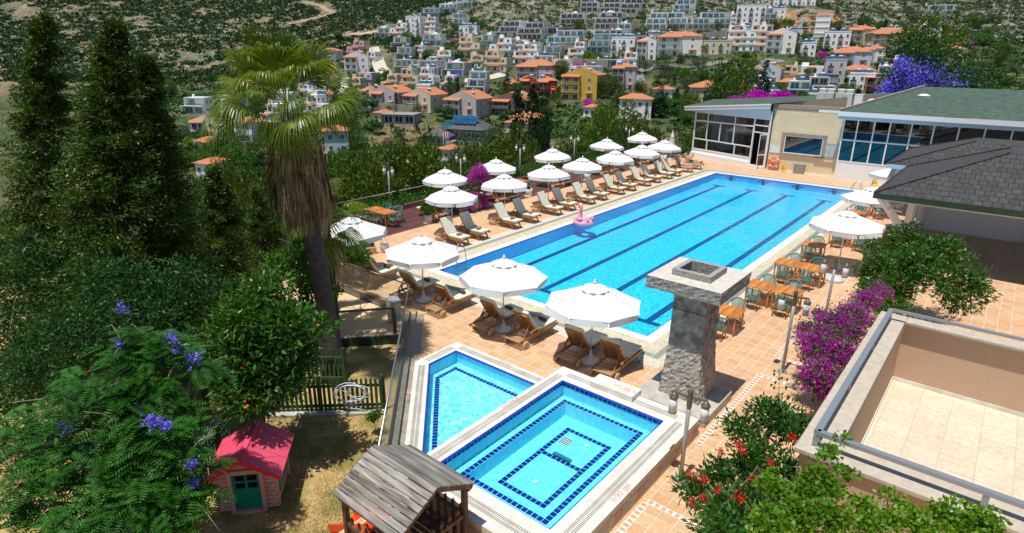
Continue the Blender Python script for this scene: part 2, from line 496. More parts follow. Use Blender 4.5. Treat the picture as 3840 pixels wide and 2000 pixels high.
M['dark_rail'] = mat('bronze_rail', (0.16, 0.15, 0.14), rough=0.35, metal=0.6)
M['glass'] = glassmat('clear_glass', (0.80, 0.90, 0.86))
M['win_glass'] = glassmat('window_glass', (0.42, 0.50, 0.50), ior=1.6, base=0.06)
M['blue_glass'] = glassmat('tinted_blue_glass', (0.04, 0.14, 0.24), ior=1.6, base=0.10)
M['white_paint'] = mat('white_paint', (0.78, 0.79, 0.80), rough=0.35)
M['blue_paint'] = mat('pale_blue_paint', (0.42, 0.62, 0.80), rough=0.4)
M['sandstone'] = tilemat('sandstone_blocks', (0.70, 0.59, 0.38), (0.76, 0.66, 0.46), (0.58, 0.49, 0.33), (1.3, 0.62), 0.006, axis='y', offset=0.5, stain=(0.66, 0.49, 0.24), stainscale=0.6, rough=0.75, mottle=0.10)
M['brown_trim'] = mat('taupe_stone_trim', (0.27, 0.22, 0.17), (0.34, 0.28, 0.22), rough=0.7, scale=4)
M['shingle_green'] = tilemat('green_roof_shingles', (0.055, 0.10, 0.075), (0.09, 0.15, 0.11), (0.03, 0.05, 0.04), (0.33, 0.28), 0.02, offset=0.5, rough=0.9, bump=0.004, mottle=0.5)
M['shingle_grey'] = tilemat('dark_grey_roof_shingles', (0.05, 0.052, 0.055), (0.075, 0.075, 0.075), (0.02, 0.02, 0.02), (0.33, 0.30), 0.03, offset=0.5, rough=0.9, bump=0.006, mottle=0.5)
M['stone_rough'] = mat('weathered_stone', (0.24, 0.225, 0.20), (0.46, 0.43, 0.385), rough=0.9, scale=6, bump=0.035, bscale=13, contrast=(0.3, 0.6))
M['stone_cap_shade'] = mat('cap_shade_tinted_stone', (0.17, 0.16, 0.145), (0.42, 0.39, 0.345), rough=0.9, scale=5, bump=0.02, bscale=14, contrast=(0.38, 0.66))  # darker stone tone: shade below the chimney cap put into the colour
M['stone_cap'] = mat('pale_cap_stone', (0.50, 0.46, 0.40), (0.60, 0.56, 0.50), rough=0.9, scale=7, bump=0.008, bscale=30)
M['stone_edge'] = mat('chiselled_stone_edge', (0.22, 0.21, 0.20), (0.42, 0.40, 0.37), rough=0.95, scale=18, bump=0.03, bscale=22)
M['concrete'] = mat('old_concrete', (0.36, 0.34, 0.30), (0.50, 0.47, 0.41), rough=0.85, scale=3, bump=0.003)
M['concrete_dark'] = mat('stained_concrete', (0.20, 0.18, 0.15), (0.32, 0.29, 0.24), rough=0.9, scale=3)
M['beige_render'] = mat('sand_coloured_render', (0.62, 0.43, 0.24), (0.70, 0.51, 0.30), rough=0.8, scale=3, bump=0.001)
M['peach_render'] = mat('peach_render', (0.50, 0.33, 0.22), (0.55, 0.37, 0.25), rough=0.9, scale=30, bump=0.003)
M['cream_floor'] = tilemat('cream_marble_floor', (0.64, 0.555, 0.41), (0.70, 0.615, 0.475), (0.50, 0.42, 0.31), (0.6, 0.6), 0.01, mottle=0.18, stain=(.55, .46, .33), stainscale=.8)
M['grey_stone_tile'] = tilemat('grey_stone_tile_strip', (0.30, 0.26, 0.20), (0.36, 0.31, 0.24), (0.22, 0.19, 0.15), (0.30, 0.30), 0.01)
M['red_paint'] = mat('faded_red_stencil', (0.70, 0.12, 0.10), (0.72, 0.45, 0.42), rough=0.8, scale=14)
M['rosette'] = mat('brown_rosette_tile', (0.45, 0.20, 0.12), (0.55, 0.28, 0.18), rough=0.6, scale=30)
M['band_cream'] = mat('cream_border_band', (0.76, 0.68, 0.58), (0.70, 0.60, 0.50), rough=0.6, scale=8)
M['deck_wood'] = woodmat('dark_red_decking', (0.115, 0.042, 0.036), (0.18, 0.075, 0.062), (0.055, 0.02, 0.018), (25, 1.2, 25), rough=0.5)
M['kerb_brown'] = mat('brown_clad_kerb', (0.20, 0.11, 0.075), (0.26, 0.15, 0.10), rough=0.6, scale=3)
M['terra_step'] = mat('terracotta_step_face', (0.40, 0.24, 0.15), (0.46, 0.28, 0.18), rough=0.7, scale=5)
# ------------------------------------------------------------------ polygon sheets with holes
def holed(name, outer, holes, z, m, kind='structure'):
 loops = [[Vector((p[0], p[1], 0)) for p in L] for L in [outer] + holes]
 tris = tessellate_polygon(loops)
 flat = [p for L in loops for p in L]
 mb = MB()
 fs = []
 for t in tris:
  a, b, c = (flat[i] for i in t)
  fs.append(t if (b - a).cross(c - a).z > 0 else t[::-1])
 mb.add([(p.x, p.y, z) for p in flat], fs)
 return struct(name, mb, m, kind)
def rect(x0, x1, y0, y1):
 return [(x0, y0), (x1, y0), (x1, y1), (x0, y1)]
PW, PL = 9.85, 30.0
KID = [(5.93, -4.95), (5.93, -6.08), (9.4, -9.55), (9.4, -4.95)]
deck = [(-5.7, 1.0), (-3.9, -0.2), (-5.2, -2.4), (-5.9, -3.85), (2.5, -3.85), (9.4, -10.75), (9.4, -18), (30, -18), (30, 36), (9, 36), (2, 36), (-5.7, 39)]
holed('pool_deck', deck, [rect(0, PW, 0, PL), KID, rect(9.5, 13.3, -10.0, -4.3)], 0.0, M['terracotta'])
sk = MB()
for i in range(len(deck)):
 a = deck[i]; b = deck[(i + 1) % len(deck)]
 if i in (6, 7): continue
 sk.quad((a[0], a[1], -0.002), (b[0], b[1], -0.002), (b[0], b[1], -7), (a[0], a[1], -7))
struct('deck_retaining_wall', sk, M['concrete_dark'])
def ringmb(mb, o, i, z):
 x0, x1, y0, y1 = o; a0, a1, b0, b1 = i
 mb.sheet(x0, x1, y0, b0, z); mb.sheet(x0, x1, b1, y1, z); mb.sheet(x0, a0, b0, b1, z); mb.sheet(a1, x1, b0, b1, z)
 return mb
o = (-1.72, PW + 1.25, -1.78, PL + 1.35)
struct('pool_border_paving', ringmb(MB(), o, (0, PW, 0, PL), 0.004), M['cream_tile2'])
struct('pool_kerb', ringmb(MB(), (-0.95, PW + 0.75, -0.95, PL + 0.8), (0, PW, 0, PL), 0.008), M['cream_tile'])
cw = MB()
ringmb(cw, (-0.36, PW + 0.36, -0.36, PL + 0.36), (0, PW, 0, PL), 0.014)
struct('pool_coping', cw, M['coping_white'])
gr = MB(); x0, x1, y0, y1 = -1.22, PW + 1.0, -1.22, PL + 1.1
ringmb(gr, (x0, x1, y0, y1), (-0.97, PW + 0.77, -0.97, PL + 0.82), 0.010)
gr.mat(1)
yy = y0
while yy < y1:
 gr.sheet(x0 + 0.02, -0.99, yy, yy + 0.016, 0.0125); gr.sheet(PW + 0.79, x1 - 0.02, yy, yy + 0.016, 0.0125); yy += 0.045
xx = x0 + 0.27
while xx < x1 - 0.25:
 gr.sheet(xx, xx + 0.016, y0 + 0.02, -0.99, 0.0125); gr.sheet(xx, xx + 0.016, PL + 0.84, y1 - 0.02, 0.0125); xx += 0.045
gm = mat('pale_green_grate', (0.42, 0.42, 0.34), rough=0.6)
struct('overflow_grate', gr, [gm, M['slot']], 'structure')
def fz(y): return -0.72 + 0.27 * y / 30
pl = MB()
pl.quad((0, 0, fz(0)), (PW, 0, fz(0)), (PW, PL, fz(PL)), (0, PL, fz(PL)))
pl.mat(1)
for a, b in (((0, 0), (0, PL)), ((0, PL), (PW, PL)), ((PW, PL), (PW, 0)), ((PW, 0), (0, 0))):
 pl.quad((a[0], a[1], 0.013), (b[0], b[1], 0.013), (b[0], b[1], fz(b[1])), (a[0], a[1], fz(a[1])))
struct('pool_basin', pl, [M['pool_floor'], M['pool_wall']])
ln = MB()
def lane(x0, x1, y0, y1):
 ln.quad((x0, y0, fz(y0) + 0.006), (x1, y0, fz(y0) + 0.006), (x1, y1, fz(y1) + 0.006), (x0, y1, fz(y1) + 0.006))
for lx in (1.25, 3.70, 6.15, 8.60):
 lane(lx - 0.14, lx + 0.14, 2.62, 27.5)
 lane(lx - 0.5, lx + 0.5, 2.34, 2.615); lane(lx - 0.5, lx + 0.5, 27.505, 27.78)
 ln.box(lx - 0.14, lx + 0.14, PL - 0.008, PL - 0.003, fz(PL), -0.06)
 ln.box(lx - 0.4, lx + 0.4, PL - 0.006, PL - 0.002, -0.26, -0.20)
struct('lane_lines', ln, M['dark_blue'])
eb = MB()
def edge_tiles(mb, pts, z, t=0.07, L=0.24, gap=0.012, h=0.03):
 for i in range(len(pts)):
  a = Vector((*pts[i], 0)); b = Vector((*pts[(i + 1) % len(pts)], 0))
  d = (b - a); n = max(1, round(d.length / L)); d = d / n
  for k in range(n):
   p = a + d * k + d.normalized() * gap / 2; q = a + d * (k + 1) - d.normalized() * gap / 2
   s = Vector((-d.y, d.x, 0)).normalized() * t
   mb.add([p + Vector((0, 0, z)), q + Vector((0, 0, z)), q + s + Vector((0, 0, z - h)), p + s + Vector((0, 0, z - h))], [(0, 1, 2, 3)])
edge_tiles(eb, [(0, 0), (PW, 0), (PW, PL), (0, PL)], 0.018, 0.05, 0.30)
struct('pool_edge_tiles', eb, M['edge_blue'])
ws = MB().sheet(0, PW, 0, PL, -0.02)
struct('pool_water', ws, M['water'])
# ---------------- kids pool
kb = MB(); zk = -0.28
kb.add([(x, y, zk) for x, y in KID], [(0, 1, 2, 3)])
kb.mat(1)
for i in range(4):
 a = KID[i]; b = KID[(i + 1) % 4]
 kb.quad((a[0], a[1], 0.12), (b[0], b[1], 0.12), (b[0], b[1], zk), (a[0], a[1], zk))
struct('kids_pool_basin', kb, [M['kid_floor'], M['spa_floor']])
struct('kids_pool_water', MB().add([(x, y, 0.06) for x, y in KID], [(0, 1, 2, 3)]), M['kid_water'])
KO = [(5.52, -4.5), (5.52, -6.25), (9.4, -10.13), (9.4, -4.5)]
kc = MB()
def band(mb, A, B, z0, z1):
 n = len(A)
 for i in range(n):
  a, b, c, d = A[i], A[(i + 1) % n], B[(i + 1) % n], B[i]
  mb.quad((a[0], a[1], z1), (b[0], b[1], z1), (c[0], c[1], z1), (d[0], d[1], z1))
  mb.quad((a[0], a[1], z0), (b[0], b[1], z0), (b[0], b[1], z1), (a[0], a[1], z1))
band(kc, KO[:3] + KO[3:], KID, 0.0, 0.125)
struct('kids_pool_coping', kc, M['white_stone'])
ke = MB()
edge_tiles(ke, [KID[3], KID[0], KID[1], KID[2]], 0.13, 0.05, 0.12, 0.01, 0.04)
kz = MB()
kin = [(6.2, -5.25), (6.2, -6.0), (9.1, -8.9), (9.1, -5.25)]
def dashes(mb, pts, z, wd, L=0.13, gap=0.018, closed=True):
 n = len(pts)
 if closed:
  for p in pts: mb.sheet(p[0] - wd * .5, p[0] + wd * .5, p[1] - wd * .5, p[1] + wd * .5, z + .002)
 for i in range(n if closed else n - 1):
  a = Vector((*pts[i], z)); b = Vector((*pts[(i + 1) % n], z)); d = b - a
  if closed: e_ = d.normalized() * (wd * .5 + .008); a = a + e_; b = b - e_; d = b - a
  k = max(1, round(d.length / L)); u = d / k; s = Vector((-d.y, d.x, 0)).normalized() * wd / 2; e = d.normalized() * gap / 2
  for j in range(k):
   p = a + u * j + e; q = a + u * (j + 1) - e
   mb.add([p - s, q - s, q + s, p + s], [(0, 1, 2, 3)])
dashes(kz, kin, zk + 0.006, 0.13)
ke.v += []; struct('kids_pool_edge_tiles', ke, M['edge_blue']); struct('kids_pool_floor_tiles', kz, M['navy'])
# ---------------- spa, a raised block
SX0, SX1, SY0, SY1, SZ = 9.4, 13.4, -10.15, -4.2, 0.5
IX0, IX1, IY0, IY1 = 9.84, 12.79, -9.42, -4.85
LX0, LX1, LY0, LY1 = 10.07, 12.17, -8.77, -5.0
LX0, LX1, LY0, LY1 = 10.16, 12.25, -8.85, -5.13
sp = MB()
ringmb(sp, (SX0, SX1, SY0, SY1), (IX0, IX1, IY0, IY1), SZ)
for k in range(24):   # cladding of the outer faces is separate
 pass
spo = struct('spa_coping', sp, M['white_stone'])
side = MB()
side.quad((SX0, SY0, 0), (SX1, SY0, 0), (SX1, SY0, SZ), (SX0, SY0, SZ)); side.quad((SX1, SY0, 0), (SX1, SY1, 0), (SX1, SY1, SZ), (SX1, SY0, SZ))
side.quad((SX1, SY1, 0), (SX0, SY1, 0), (SX0, SY1, SZ), (SX1, SY1, SZ)); side.quad((SX0, SY1, 0), (SX0, SY0, 0), (SX0, SY0, SZ), (SX0, SY1, SZ))
struct('spa_side_wall', side, mat('spa_travertine', (0.50, 0.42, 0.31), (0.62, 0.54, 0.42), rough=0.7, scale=5, bump=0.003))
dm = MB()
cols = 0
def diamonds(a, b, nrm, z):
 global cols
 a = Vector(a); b = Vector(b); d = b - a; n = round(d.length / 0.30); u = d / n
 for k in range(n):
  c = a + u * (k + 0.5) + Vector(nrm) * 0.004; c.z = z
  e = u.normalized() * 0.145
  dm.mat(k % 3); dm.add([c - e, c + Vector((0, 0, -0.14)), c + e, c + Vector((0, 0, 0.14))], [(0, 1, 2, 3)])
  dm.mat((k + 1) % 3)
  for sg in (-1, 1):
   c2 = c + u * 0.5
   dm.add([c2 + Vector((0, 0, sg * 0.005)), c2 + e * 0.96 + Vector((0, 0, sg * 0.14)), c2 - e * 0.96 + Vector((0, 0, sg * 0.14))], [(0, 1, 2)])
diamonds((SX0, SY0, 0), (SX1, SY0, 0), (0, -1, 0), 0.2)
diamonds((SX1, SY0, 0), (SX1, SY1, 0), (1, 0, 0), 0.2)
dia = struct('spa_wall_tile_band', dm, [mat('tan_diamond_tile', (0.45, 0.33, 0.23), (0.52, 0.40, 0.28), rough=0.6), mat('red_diamond_tile', (0.42, 0.20, 0.14), (0.5, 0.27, 0.2), rough=0.6), mat('grey_diamond_tile', (0.34, 0.31, 0.27), (0.42, 0.38, 0.33), rough=0.6)])
sb = MB(); ZL, ZB = 0.06, -0.30
ringmb(sb, (IX0, IX1, IY0, IY1), (LX0, LX1, LY0, LY1), ZL)
sb.mat(1).sheet(LX0, LX1, LY0, LY1, ZB)
sb.mat(2)
def walls(mb, x0, x1, y0, y1, z0, z1):
 mb.quad((x0, y0, z0), (x1, y0, z0), (x1, y0, z1), (x0, y0, z1)); mb.quad((x1, y0, z0), (x1, y1, z0), (x1, y1, z1), (x1, y0, z1))
 mb.quad((x1, y1, z0), (x0, y1, z0), (x0, y1, z1), (x1, y1, z1)); mb.quad((x0, y1, z0), (x0, y0, z0), (x0, y0, z1), (x0, y1, z1))
walls(sb, IX0, IX1, IY0, IY1, ZL, SZ - 0.002); walls(sb, LX0, LX1, LY0, LY1, ZB, ZL)
struct('spa_basin', sb, [M['spa_floor'], M['spa_floor2'], M['spa_floor']])
nv = MB()
LO = [(LX0 - 0.07, LY0 - 0.07), (LX1 + 0.07, LY0 - 0.07), (LX1 + 0.07, LY1 + 0.07), (LX0 - 0.07, LY1 + 0.07)]
dashes(nv, LO, ZL + 0.006, 0.12, 0.135, 0.02)
BR = [(10.60, -8.25), (11.78, -8.25), (11.78, -5.62), (10.60, -5.62)]
dashes(nv, BR, ZB + 0.006, 0.12, 0.135, 0.02)
dashes(nv, [(10.66, -6.78), (11.72, -6.78)], ZB + 0.006, 0.12, 0.135, 0.02, closed=False)
for (a, b, s) in (((IX0, IY1), (IX1, IY1), (0, -1)), ((IX0, IY0), (IX0, IY1), (1, 0))):
 a = Vector((*a, 0)); b = Vector((*b, 0)); d = b - a; n = round(d.length / 0.14); u = d / n
 for k in range(n):
  p = a + u * (k + 0.06) + Vector((*s, 0)) * 0.004; q = a + u * (k + 0.94) + Vector((*s, 0)) * 0.004
  nv.add([p + Vector((0, 0, 0.36)), q + Vector((0, 0, 0.36)), q + Vector((0, 0, 0.455)), p + Vector((0, 0, 0.455))], [(0, 1, 2, 3)])
struct('spa_navy_tiles', nv, M['navy'])
se = MB(); edge_tiles(se, [(IX0, IY0), (IX1, IY0), (IX1, IY1), (IX0, IY1)], SZ + 0.012, 0.045, 0.26, 0.008, 0.035)
struct('spa_edge_tiles', se, M['edge_blue'])
struct('spa_water', MB().sheet(IX0, IX1, IY0, IY1, 0.42), M['spa_water'])
sl = MB()
def slots(a, b, z, wd=0.085, pitch=0.042, rows=2, inset=0.16):
 a = Vector((*a, z)); b = Vector((*b, z)); d = (b - a); L = d.length; d.normalize(); s = Vector((-d.y, d.x, 0))
 t = inset
 while t < L - inset:
  for r_ in range(rows):
   c = a + d * t + s * (r_ - (rows - 1) / 2) * (wd + 0.02)
   e = s * wd / 2; h = d * 0.008
   sl.add([c - e - h, c - e + h, c + e + h, c + e - h], [(0, 1, 2, 3)])
  t += pitch
q = 0.215
g0, g1, h0, h1 = SX0 + q, SX1 - 0.3, SY0 + 0.35, SY1 - 0.30
slots((g0, h0), (g1, h0), SZ + 0.004); slots((g1, h0), (g1, h1), SZ + 0.004); slots((g1, h1), (g0, h1), SZ + 0.004); slots((g0, h1), (g0, h0), SZ + 0.004)
kq = [(5.73, -4.72), (5.73, -6.16), (9.3, -9.75)]
slots((9.3, -4.72), kq[0], 0.129); slots(kq[0], kq[1], 0.129); slots(kq[1], kq[2], 0.129)
struct('spa_overflow_slots', sl, M['slot'])
stp = MB().box(10.55, 11.8, -4.62, -4.12, 0.505, 0.66)
st = stp.build('entry_step', M['white_stone'], bevel=0.01)
tag(st, 'white stone step block on the back rim of the raised spa', 'step')
dr = MB(); dr.lathe([(0.0, 0), (0.06, 0), (0.06, 0.02), (0.03, 0.03)], (0, 0, 0), 12)
d0 = dr.build('water_inlet', M['white_paint']); d0.location = (11.35, -5.9, ZB + 0.01)
tag(d0, 'round white inlet fitting near the far end of the spa floor', 'inlet')
d1 = d0.copy(); C.objects.link(d1); d1.location = (11.2, -7.75, ZB + 0.01); tag(d1, 'round white inlet fitting near the close end of the spa floor', 'inlet')
gt = MB().box(10.72, 10.98, -6.25, -5.95, ZB + 0.008, ZB + 0.03); gt.mat(1)
for i in range(4):
 for j in range(4): gt.box(10.735 + i * 0.062, 10.78 + i * 0.062, -6.235 + j * 0.072, -6.185 + j * 0.072, ZB + 0.031, ZB + 0.034)
tag(gt.build('drain_grate', [M['white_paint'], M['slot']]), 'square white drain grate sunk in the spa floor', 'drain')
bg_ = MB().box(10.9, 11.4, -6.72, -6.62, ZB + 0.01, ZB + 0.05)
tag(bg_.build('drain_cover', mat('dark_teal_grating', (0.02, 0.18, 0.2), rough=.6)), 'narrow dark teal drain bar across the middle of the spa floor', 'drain')
# ---------------- painted depth marks
def textobj(s, size, loc, rot, m, name, label, cat='marking', ext=0.0, parent=None, align='CENTER', wx=1.0):
 cu = bpy.data.curves.new(name, 'FONT'); cu.body = s; cu.size = size; cu.extrude = ext; cu.align_x = align; cu.align_y = 'CENTER'
 ob = bpy.data.objects.new(name, cu); C.objects.link(ob)
 dg = bpy.context.evaluated_depsgraph_get(); me = bpy.data.meshes.new_from_object(ob.evaluated_get(dg))
 bpy.data.objects.remove(ob)
 me.materials.clear(); me.materials.append(m)
 o2 = bpy.data.objects.new(name, me); C.objects.link(o2)
 o2.location = loc; o2.rotation_euler = rot; o2.scale = (wx, 1, 1)
 if parent is not None: o2.parent = parent
 elif label: tag(o2, label, cat)
 return o2
dg_ = 'painted_depth_mark'
textobj('h.90 cm', 0.20, (SX1 - 0.12, -7.7, SZ + 0.006), (0, 0, R(90)), M['red_paint'], dg_, 'red stencilled depth marking on the right rim of the spa, beside the slotted drain')
textobj('h.90 cm', 0.20, (11.2, SY0 + 0.12, SZ + 0.006), (0, 0, R(0)), M['red_paint'], dg_, 'red stencilled depth marking on the near rim of the spa')
textobj('h.90 cm', 0.20, (SX0 + 0.08, -6.6, SZ + 0.006), (0, 0, R(270)), M['red_paint'], dg_, 'red stencilled depth marking on the rim between spa and paddling pool')
textobj('h.90 cm', 0.20, (11.45, -4.37, 0.665), (0, 0, R(180)), M['red_paint'], dg_, 'red stencilled depth marking on top of the white step block')
textobj('50 cm', 0.18, (5.62, -5.2, 0.13), (0, 0, R(270)), M['red_paint'], dg_, 'red stencilled shallow depth marking at the narrow left end of the paddling pool')
textobj('50 cm', 0.18, (7.6, -4.6, 0.13), (0, 0, R(180)), M['red_paint'], dg_, 'red stencilled shallow depth marking on the back rim of the paddling pool')
textobj('50 cm', 0.18, (6.78, -7.62, 0.13), (0, 0, R(315)), M['red_paint'], dg_, 'red stencilled shallow depth marking on the slanting rim of the paddling pool')
# ---------------- cream bands with rosettes in the tile floor
bd = MB()
def bandstrip(a, b, wd=0.16):
 a = Vector((*a, 0)); b = Vector((*b, 0)); d = b - a; L = d.length; d.normalize(); s = Vector((-d.y, d.x, 0))
 k = s * wd / 2; z = Vector((0, 0, 0.004)); z2 = Vector((0, 0, 0.008))
 bd.mat(0).add([a - k + z, b - k + z, b + k + z, a + k + z], [(0, 1, 2, 3)])
 n = round(L / 0.15); bd.mat(1)
 for i in range(n):
  c = a + d * (L * (i + 0.5) / n) + z2
  for sg in (-1, 1):
   pts = []
   for t in range(7):
    an = math.pi * t / 6
    pts.append(c + s * (math.cos(an) * wd * 0.42) + d * sg * (0.006 + math.sin(an) * 0.034))
   bd.add(pts, [tuple(range(7)) if sg < 0 else tuple(range(7))[::-1]])
bandstrip((13.55, -9.6), (13.55, -7.1)); bandstrip((13.55, -7.02), (16.2, -7.02))
bandstrip((13.55, -4.5), (13.55, -0.1)); bandstrip((13.63, -0.17), (16.2, -0.17))
bandstrip((13.55, 1.35), (13.55, 4.2)); bandstrip((13.63, 1.28), (15.2, 1.28))
bandstrip((13.55, 4.75), (13.55, 7.9)); bandstrip((13.63, 4.68), (15.6, 4.68)); bandstrip((13.63, 7.95), (15.6, 7.95))
bandstrip((13.55, 9.6), (13.55, 12.5)); bandstrip((13.63, 9.55), (15, 9.55))
struct('tile_border_bands', bd, [M['band_cream'], M['rosette']])
# ---------------- wooden deck at the left, terrace kerbs and drop
wd = MB(); y = 1.0; rr = random.Random(3)
xx = -9.3
while xx < -5.72:
 yy = 1.0
 while yy < 35.0:
  L = rr.uniform(2.4, 4.2); wd.box(xx, xx + 0.112, yy, min(yy + L - 0.006, 35.0), -0.03, 0.002 + rr.uniform(0, 0.004)); yy += L
 xx += 0.12
struct('timber_deck', wd, M['deck_wood'])
kb = MB().box(-9.62, -9.32, 1.0, 35.2, -5, 0.28); kb.box(-9.62, -5.7, 0.85, 1.0, -5, 0.03); kb.box(-9.62, -5.0, 35.2, 35.4, -5, 0.28)
struct('terrace_kerb', kb, M['kerb_brown'])
kd = MB().bar((-3.85, -0.25, -0.1), (-5.25, -2.5, -0.1), 0.2, 0.8); kd.bar((-5.25, -2.5, -0.1), (-6.0, -3.95, -0.1), 0.2, 0.8)
struct('planter_kerb', kd, M['terra_step'])
pf = [(-5.9, -3.9), (2.3, -3.9), (3.25, -4.95), (1.95, -6.45), (-5.9, -6.45)]
struct('lower_platform', MB().prism(pf, -0.42, -0.16), M['beige_render'])
struct('platform_edge_beam', MB().bar((3.25, -4.98, -0.33), (1.95, -6.5, -0.33), 0.06, 0.3).box(-5.9, 1.95, -6.51, -6.46, -0.5, -0.155), mat('dark_green_steel', (0.03, 0.05, 0.035), rough=0.5))
gs = MB(); dv = Vector((1, -1, 0)).normalized(); nn = Vector((1, 1, 0)).normalized()
a = Vector((2.55, -3.9, 0)); L = 9.6
gs.add([a + Vector((0, 0, .004)), a + dv * L + Vector((0, 0, .004)), a + dv * L + nn * 0.55 + Vector((0, 0, .004)), a + nn * 0.55 + Vector((0, 0, .004))], [(0, 1, 2, 3)])
struct('terrace_edge_strip', gs, M['grey_stone_tile'])
lawn = [(9.4, -10.75), (3.4, -4.8), (2.2, -3.95), (-6, -3.95), (-12, -14), (0, -26), (14, -26), (14, -16), (9.4, -16)]
lm = mat('dry_lawn_earth', (0.50, 0.33, 0.14), (0.25, 0.20, 0.06), rough=1.0, scale=1.6, bump=0.02, bscale=25, detail=9, contrast=(0.42, 0.6))
def fan(pts, z): return MB().add([(p[0], p[1], z) for p in pts], [tuple(range(len(pts)))])
struct('lawn', fan([(9.4, -16), (9.4, -10.75), (2.4, -3.95), (-6, -3.95), (-14, -12), (-2, -30), (14, -30), (14, -16)][::-1], -0.5), lm)
# ------------------------------------------------------------------ foliage tools
def bushy(name, label, cat, base, blobs, n, L, W, lm, bark=None, clumps=18, csize=0.35, group=None, trunk_r=0.08, spread=0.9, up=0.35, seed=1, extras=None, limbs=8, hollow=0.55, crown='crown', root=None, outw=1.0):
 """blobs: (cx,cy,cz,rx,ry,rz) relative to base. Leaves sit in clumps spread through the blobs' outer volume."""
 rg = np.random.default_rng(seed)
 r0 = root or thing(name, label, cat, base, 0, group)
 vol = np.array([b[3] * b[4] * b[5] for b in blobs]) ** 0.67; vol /= vol.sum()
 P = []; D = []; tips = []
 for b, v in zip(blobs, vol):
  c = np.array(b[:3]); rad = np.array(b[3:6])
  m = max(3, int(clumps * v * len(blobs) ** 0.5 + 1))
  d = rg.normal(size=(m, 3)); d /= np.linalg.norm(d, axis=1)[:, None]
  rr = rg.uniform(hollow, 1.0, m)[:, None]
  cc = c + d * rad * rr
  cs = csize * rg.uniform(0.6, 1.35, m)
  tips += [tuple(q) for q in cc]
  k = int(n * v / m) + 1
  for q, s in zip(cc, cs):
   g = rg.normal(size=(k, 3)); g /= np.linalg.norm(g, axis=1)[:, None]
   rr2 = rg.uniform(0.25, 1.0, k)[:, None] ** 0.6
   P.append(q + g * rr2 * s * np.array([1, 1, 0.75])); D.append(g + (q - c) / (rad + 1e-6) * 0.7 * outw)
 P = np.concatenate(P); D = np.concatenate(D)
 V = leaves(P, L, W, rg, D, spread, up)
 fastmesh(crown, V, 4, lm, r0)
 if bark is not None:
  t = MB(); rr = random.Random(seed)
  top = Vector(blobs[0][:3])
  mid = Vector((top.x * 0.5 + rr.uniform(-.1, .1), top.y * 0.5, top.z * 0.5))
  t.tube([(0, 0, -0.3), mid, top], [trunk_r, trunk_r * 0.8, trunk_r * 0.45], 7)
  for q in rr.sample(tips, min(limbs, len(tips))):
   q = Vector(q); s0 = mid.lerp(top, rr.uniform(-.4, .8)) if q.z > mid.z else mid * 0.6
   m2 = s0.lerp(q, 0.5) + Vector((rr.uniform(-.15, .15), rr.uniform(-.15, .15), rr.uniform(0, .2))) * (q - s0).length * 0.5
   t.tube([s0, m2, q], [trunk_r * 0.45, trunk_r * 0.3, trunk_r * 0.1], 5)
  t.build('trunk', bark, r0)
 r0['_tips'] = 0
 del r0['_tips']
 return r0, tips
BARK = mat('grey_brown_bark', (0.10, 0.075, 0.055), (0.20, 0.16, 0.125), rough=0.95, scale=14, bump=0.01, stretch=(1, 1, 0.25))
LF = {
 'conifer': leafmat('dark_conifer_foliage', (0.004, 0.020, 0.006), (0.09, 0.17, 0.014), 0.2, c3=(0.32, 0.38, 0.02), scale=1.1),
 'pine': leafmat('pine_needles', (0.022, 0.06, 0.008), (0.13, 0.20, 0.018), 0.25, c3=(0.26, 0.32, 0.03), scale=0.7),
 'dark': leafmat('deep_green_leaves', (0.010, 0.045, 0.010), (0.035, 0.12, 0.018), 0.25, scale=0.6),
 'mid': leafmat('fresh_green_leaves', (0.02, 0.085, 0.010), (0.08, 0.21, 0.02), 0.3, scale=0.8, c3=(0.16, 0.32, 0.04)),
 'olive': leafmat('olive_leaves', (0.030, 0.060, 0.026), (0.095, 0.14, 0.06), 0.15, scale=0.5),
 'loquat': leafmat('glossy_loquat_leaves', (0.015, 0.07, 0.008), (0.06, 0.17, 0.015), 0.22, rough=0.42, c3=(0.18, 0.28, 0.07), spec=0.5),
 'jaca': leafmat('feathery_leaves', (0.008, 0.055, 0.006), (0.04, 0.16, 0.014), 0.25, rough=0.5, c3=(0.13, 0.34, 0.03)),
 'vine': leafmat('lime_vine_leaves', (0.05, 0.15, 0.008), (0.17, 0.34, 0.02), 0.35, rough=0.4, c3=(0.30, 0.45, 0.05), spec=0.5),
 'coral': leafmat('dark_glossy_leaves', (0.012, 0.065, 0.010), (0.05, 0.18, 0.018), 0.28, rough=0.48, c3=(0.12, 0.22, 0.03), spec=0.4),
 'shrub': leafmat('maquis_shrub_foliage', (0.012, 0.042, 0.012), (0.045, 0.105, 0.026), 0.1, scale=0.2),
 'cypress': leafmat('cypress_foliage', (0.006, 0.028, 0.008), (0.02, 0.06, 0.015), 0.1, scale=0.5),
}
FLM = leafmat('magenta_bracts', (0.42, 0.003, 0.36), (0.72, 0.012, 0.58), 0.35, c3=(0.85, 0.14, 0.74), scale=2)
FLP = leafmat('violet_jacaranda_blossom', (0.13, 0.08, 0.55), (0.30, 0.24, 0.85), 0.3, scale=2)
FLR = leafmat('scarlet_flowers', (0.50, 0.006, 0.006), (0.75, 0.03, 0.012), 0.25, scale=2)
FRU = mat('orange_fruit', (0.75, 0.26, 0.02), (0.62, 0.15, 0.01), rough=0.4, scale=20)
FANM = leafmat('fan_palm_leaf', (0.05, 0.10, 0.012), (0.19, 0.27, 0.025), 0.35, rough=0.38, c3=(0.30, 0.38, 0.04), spec=0.5)
DEADM = leafmat('dead_palm_leaf', (0.10, 0.065, 0.035), (0.48, 0.34, 0.17), 0.2, c3=(0.80, 0.56, 0.16), rough=0.8, scale=2.2)
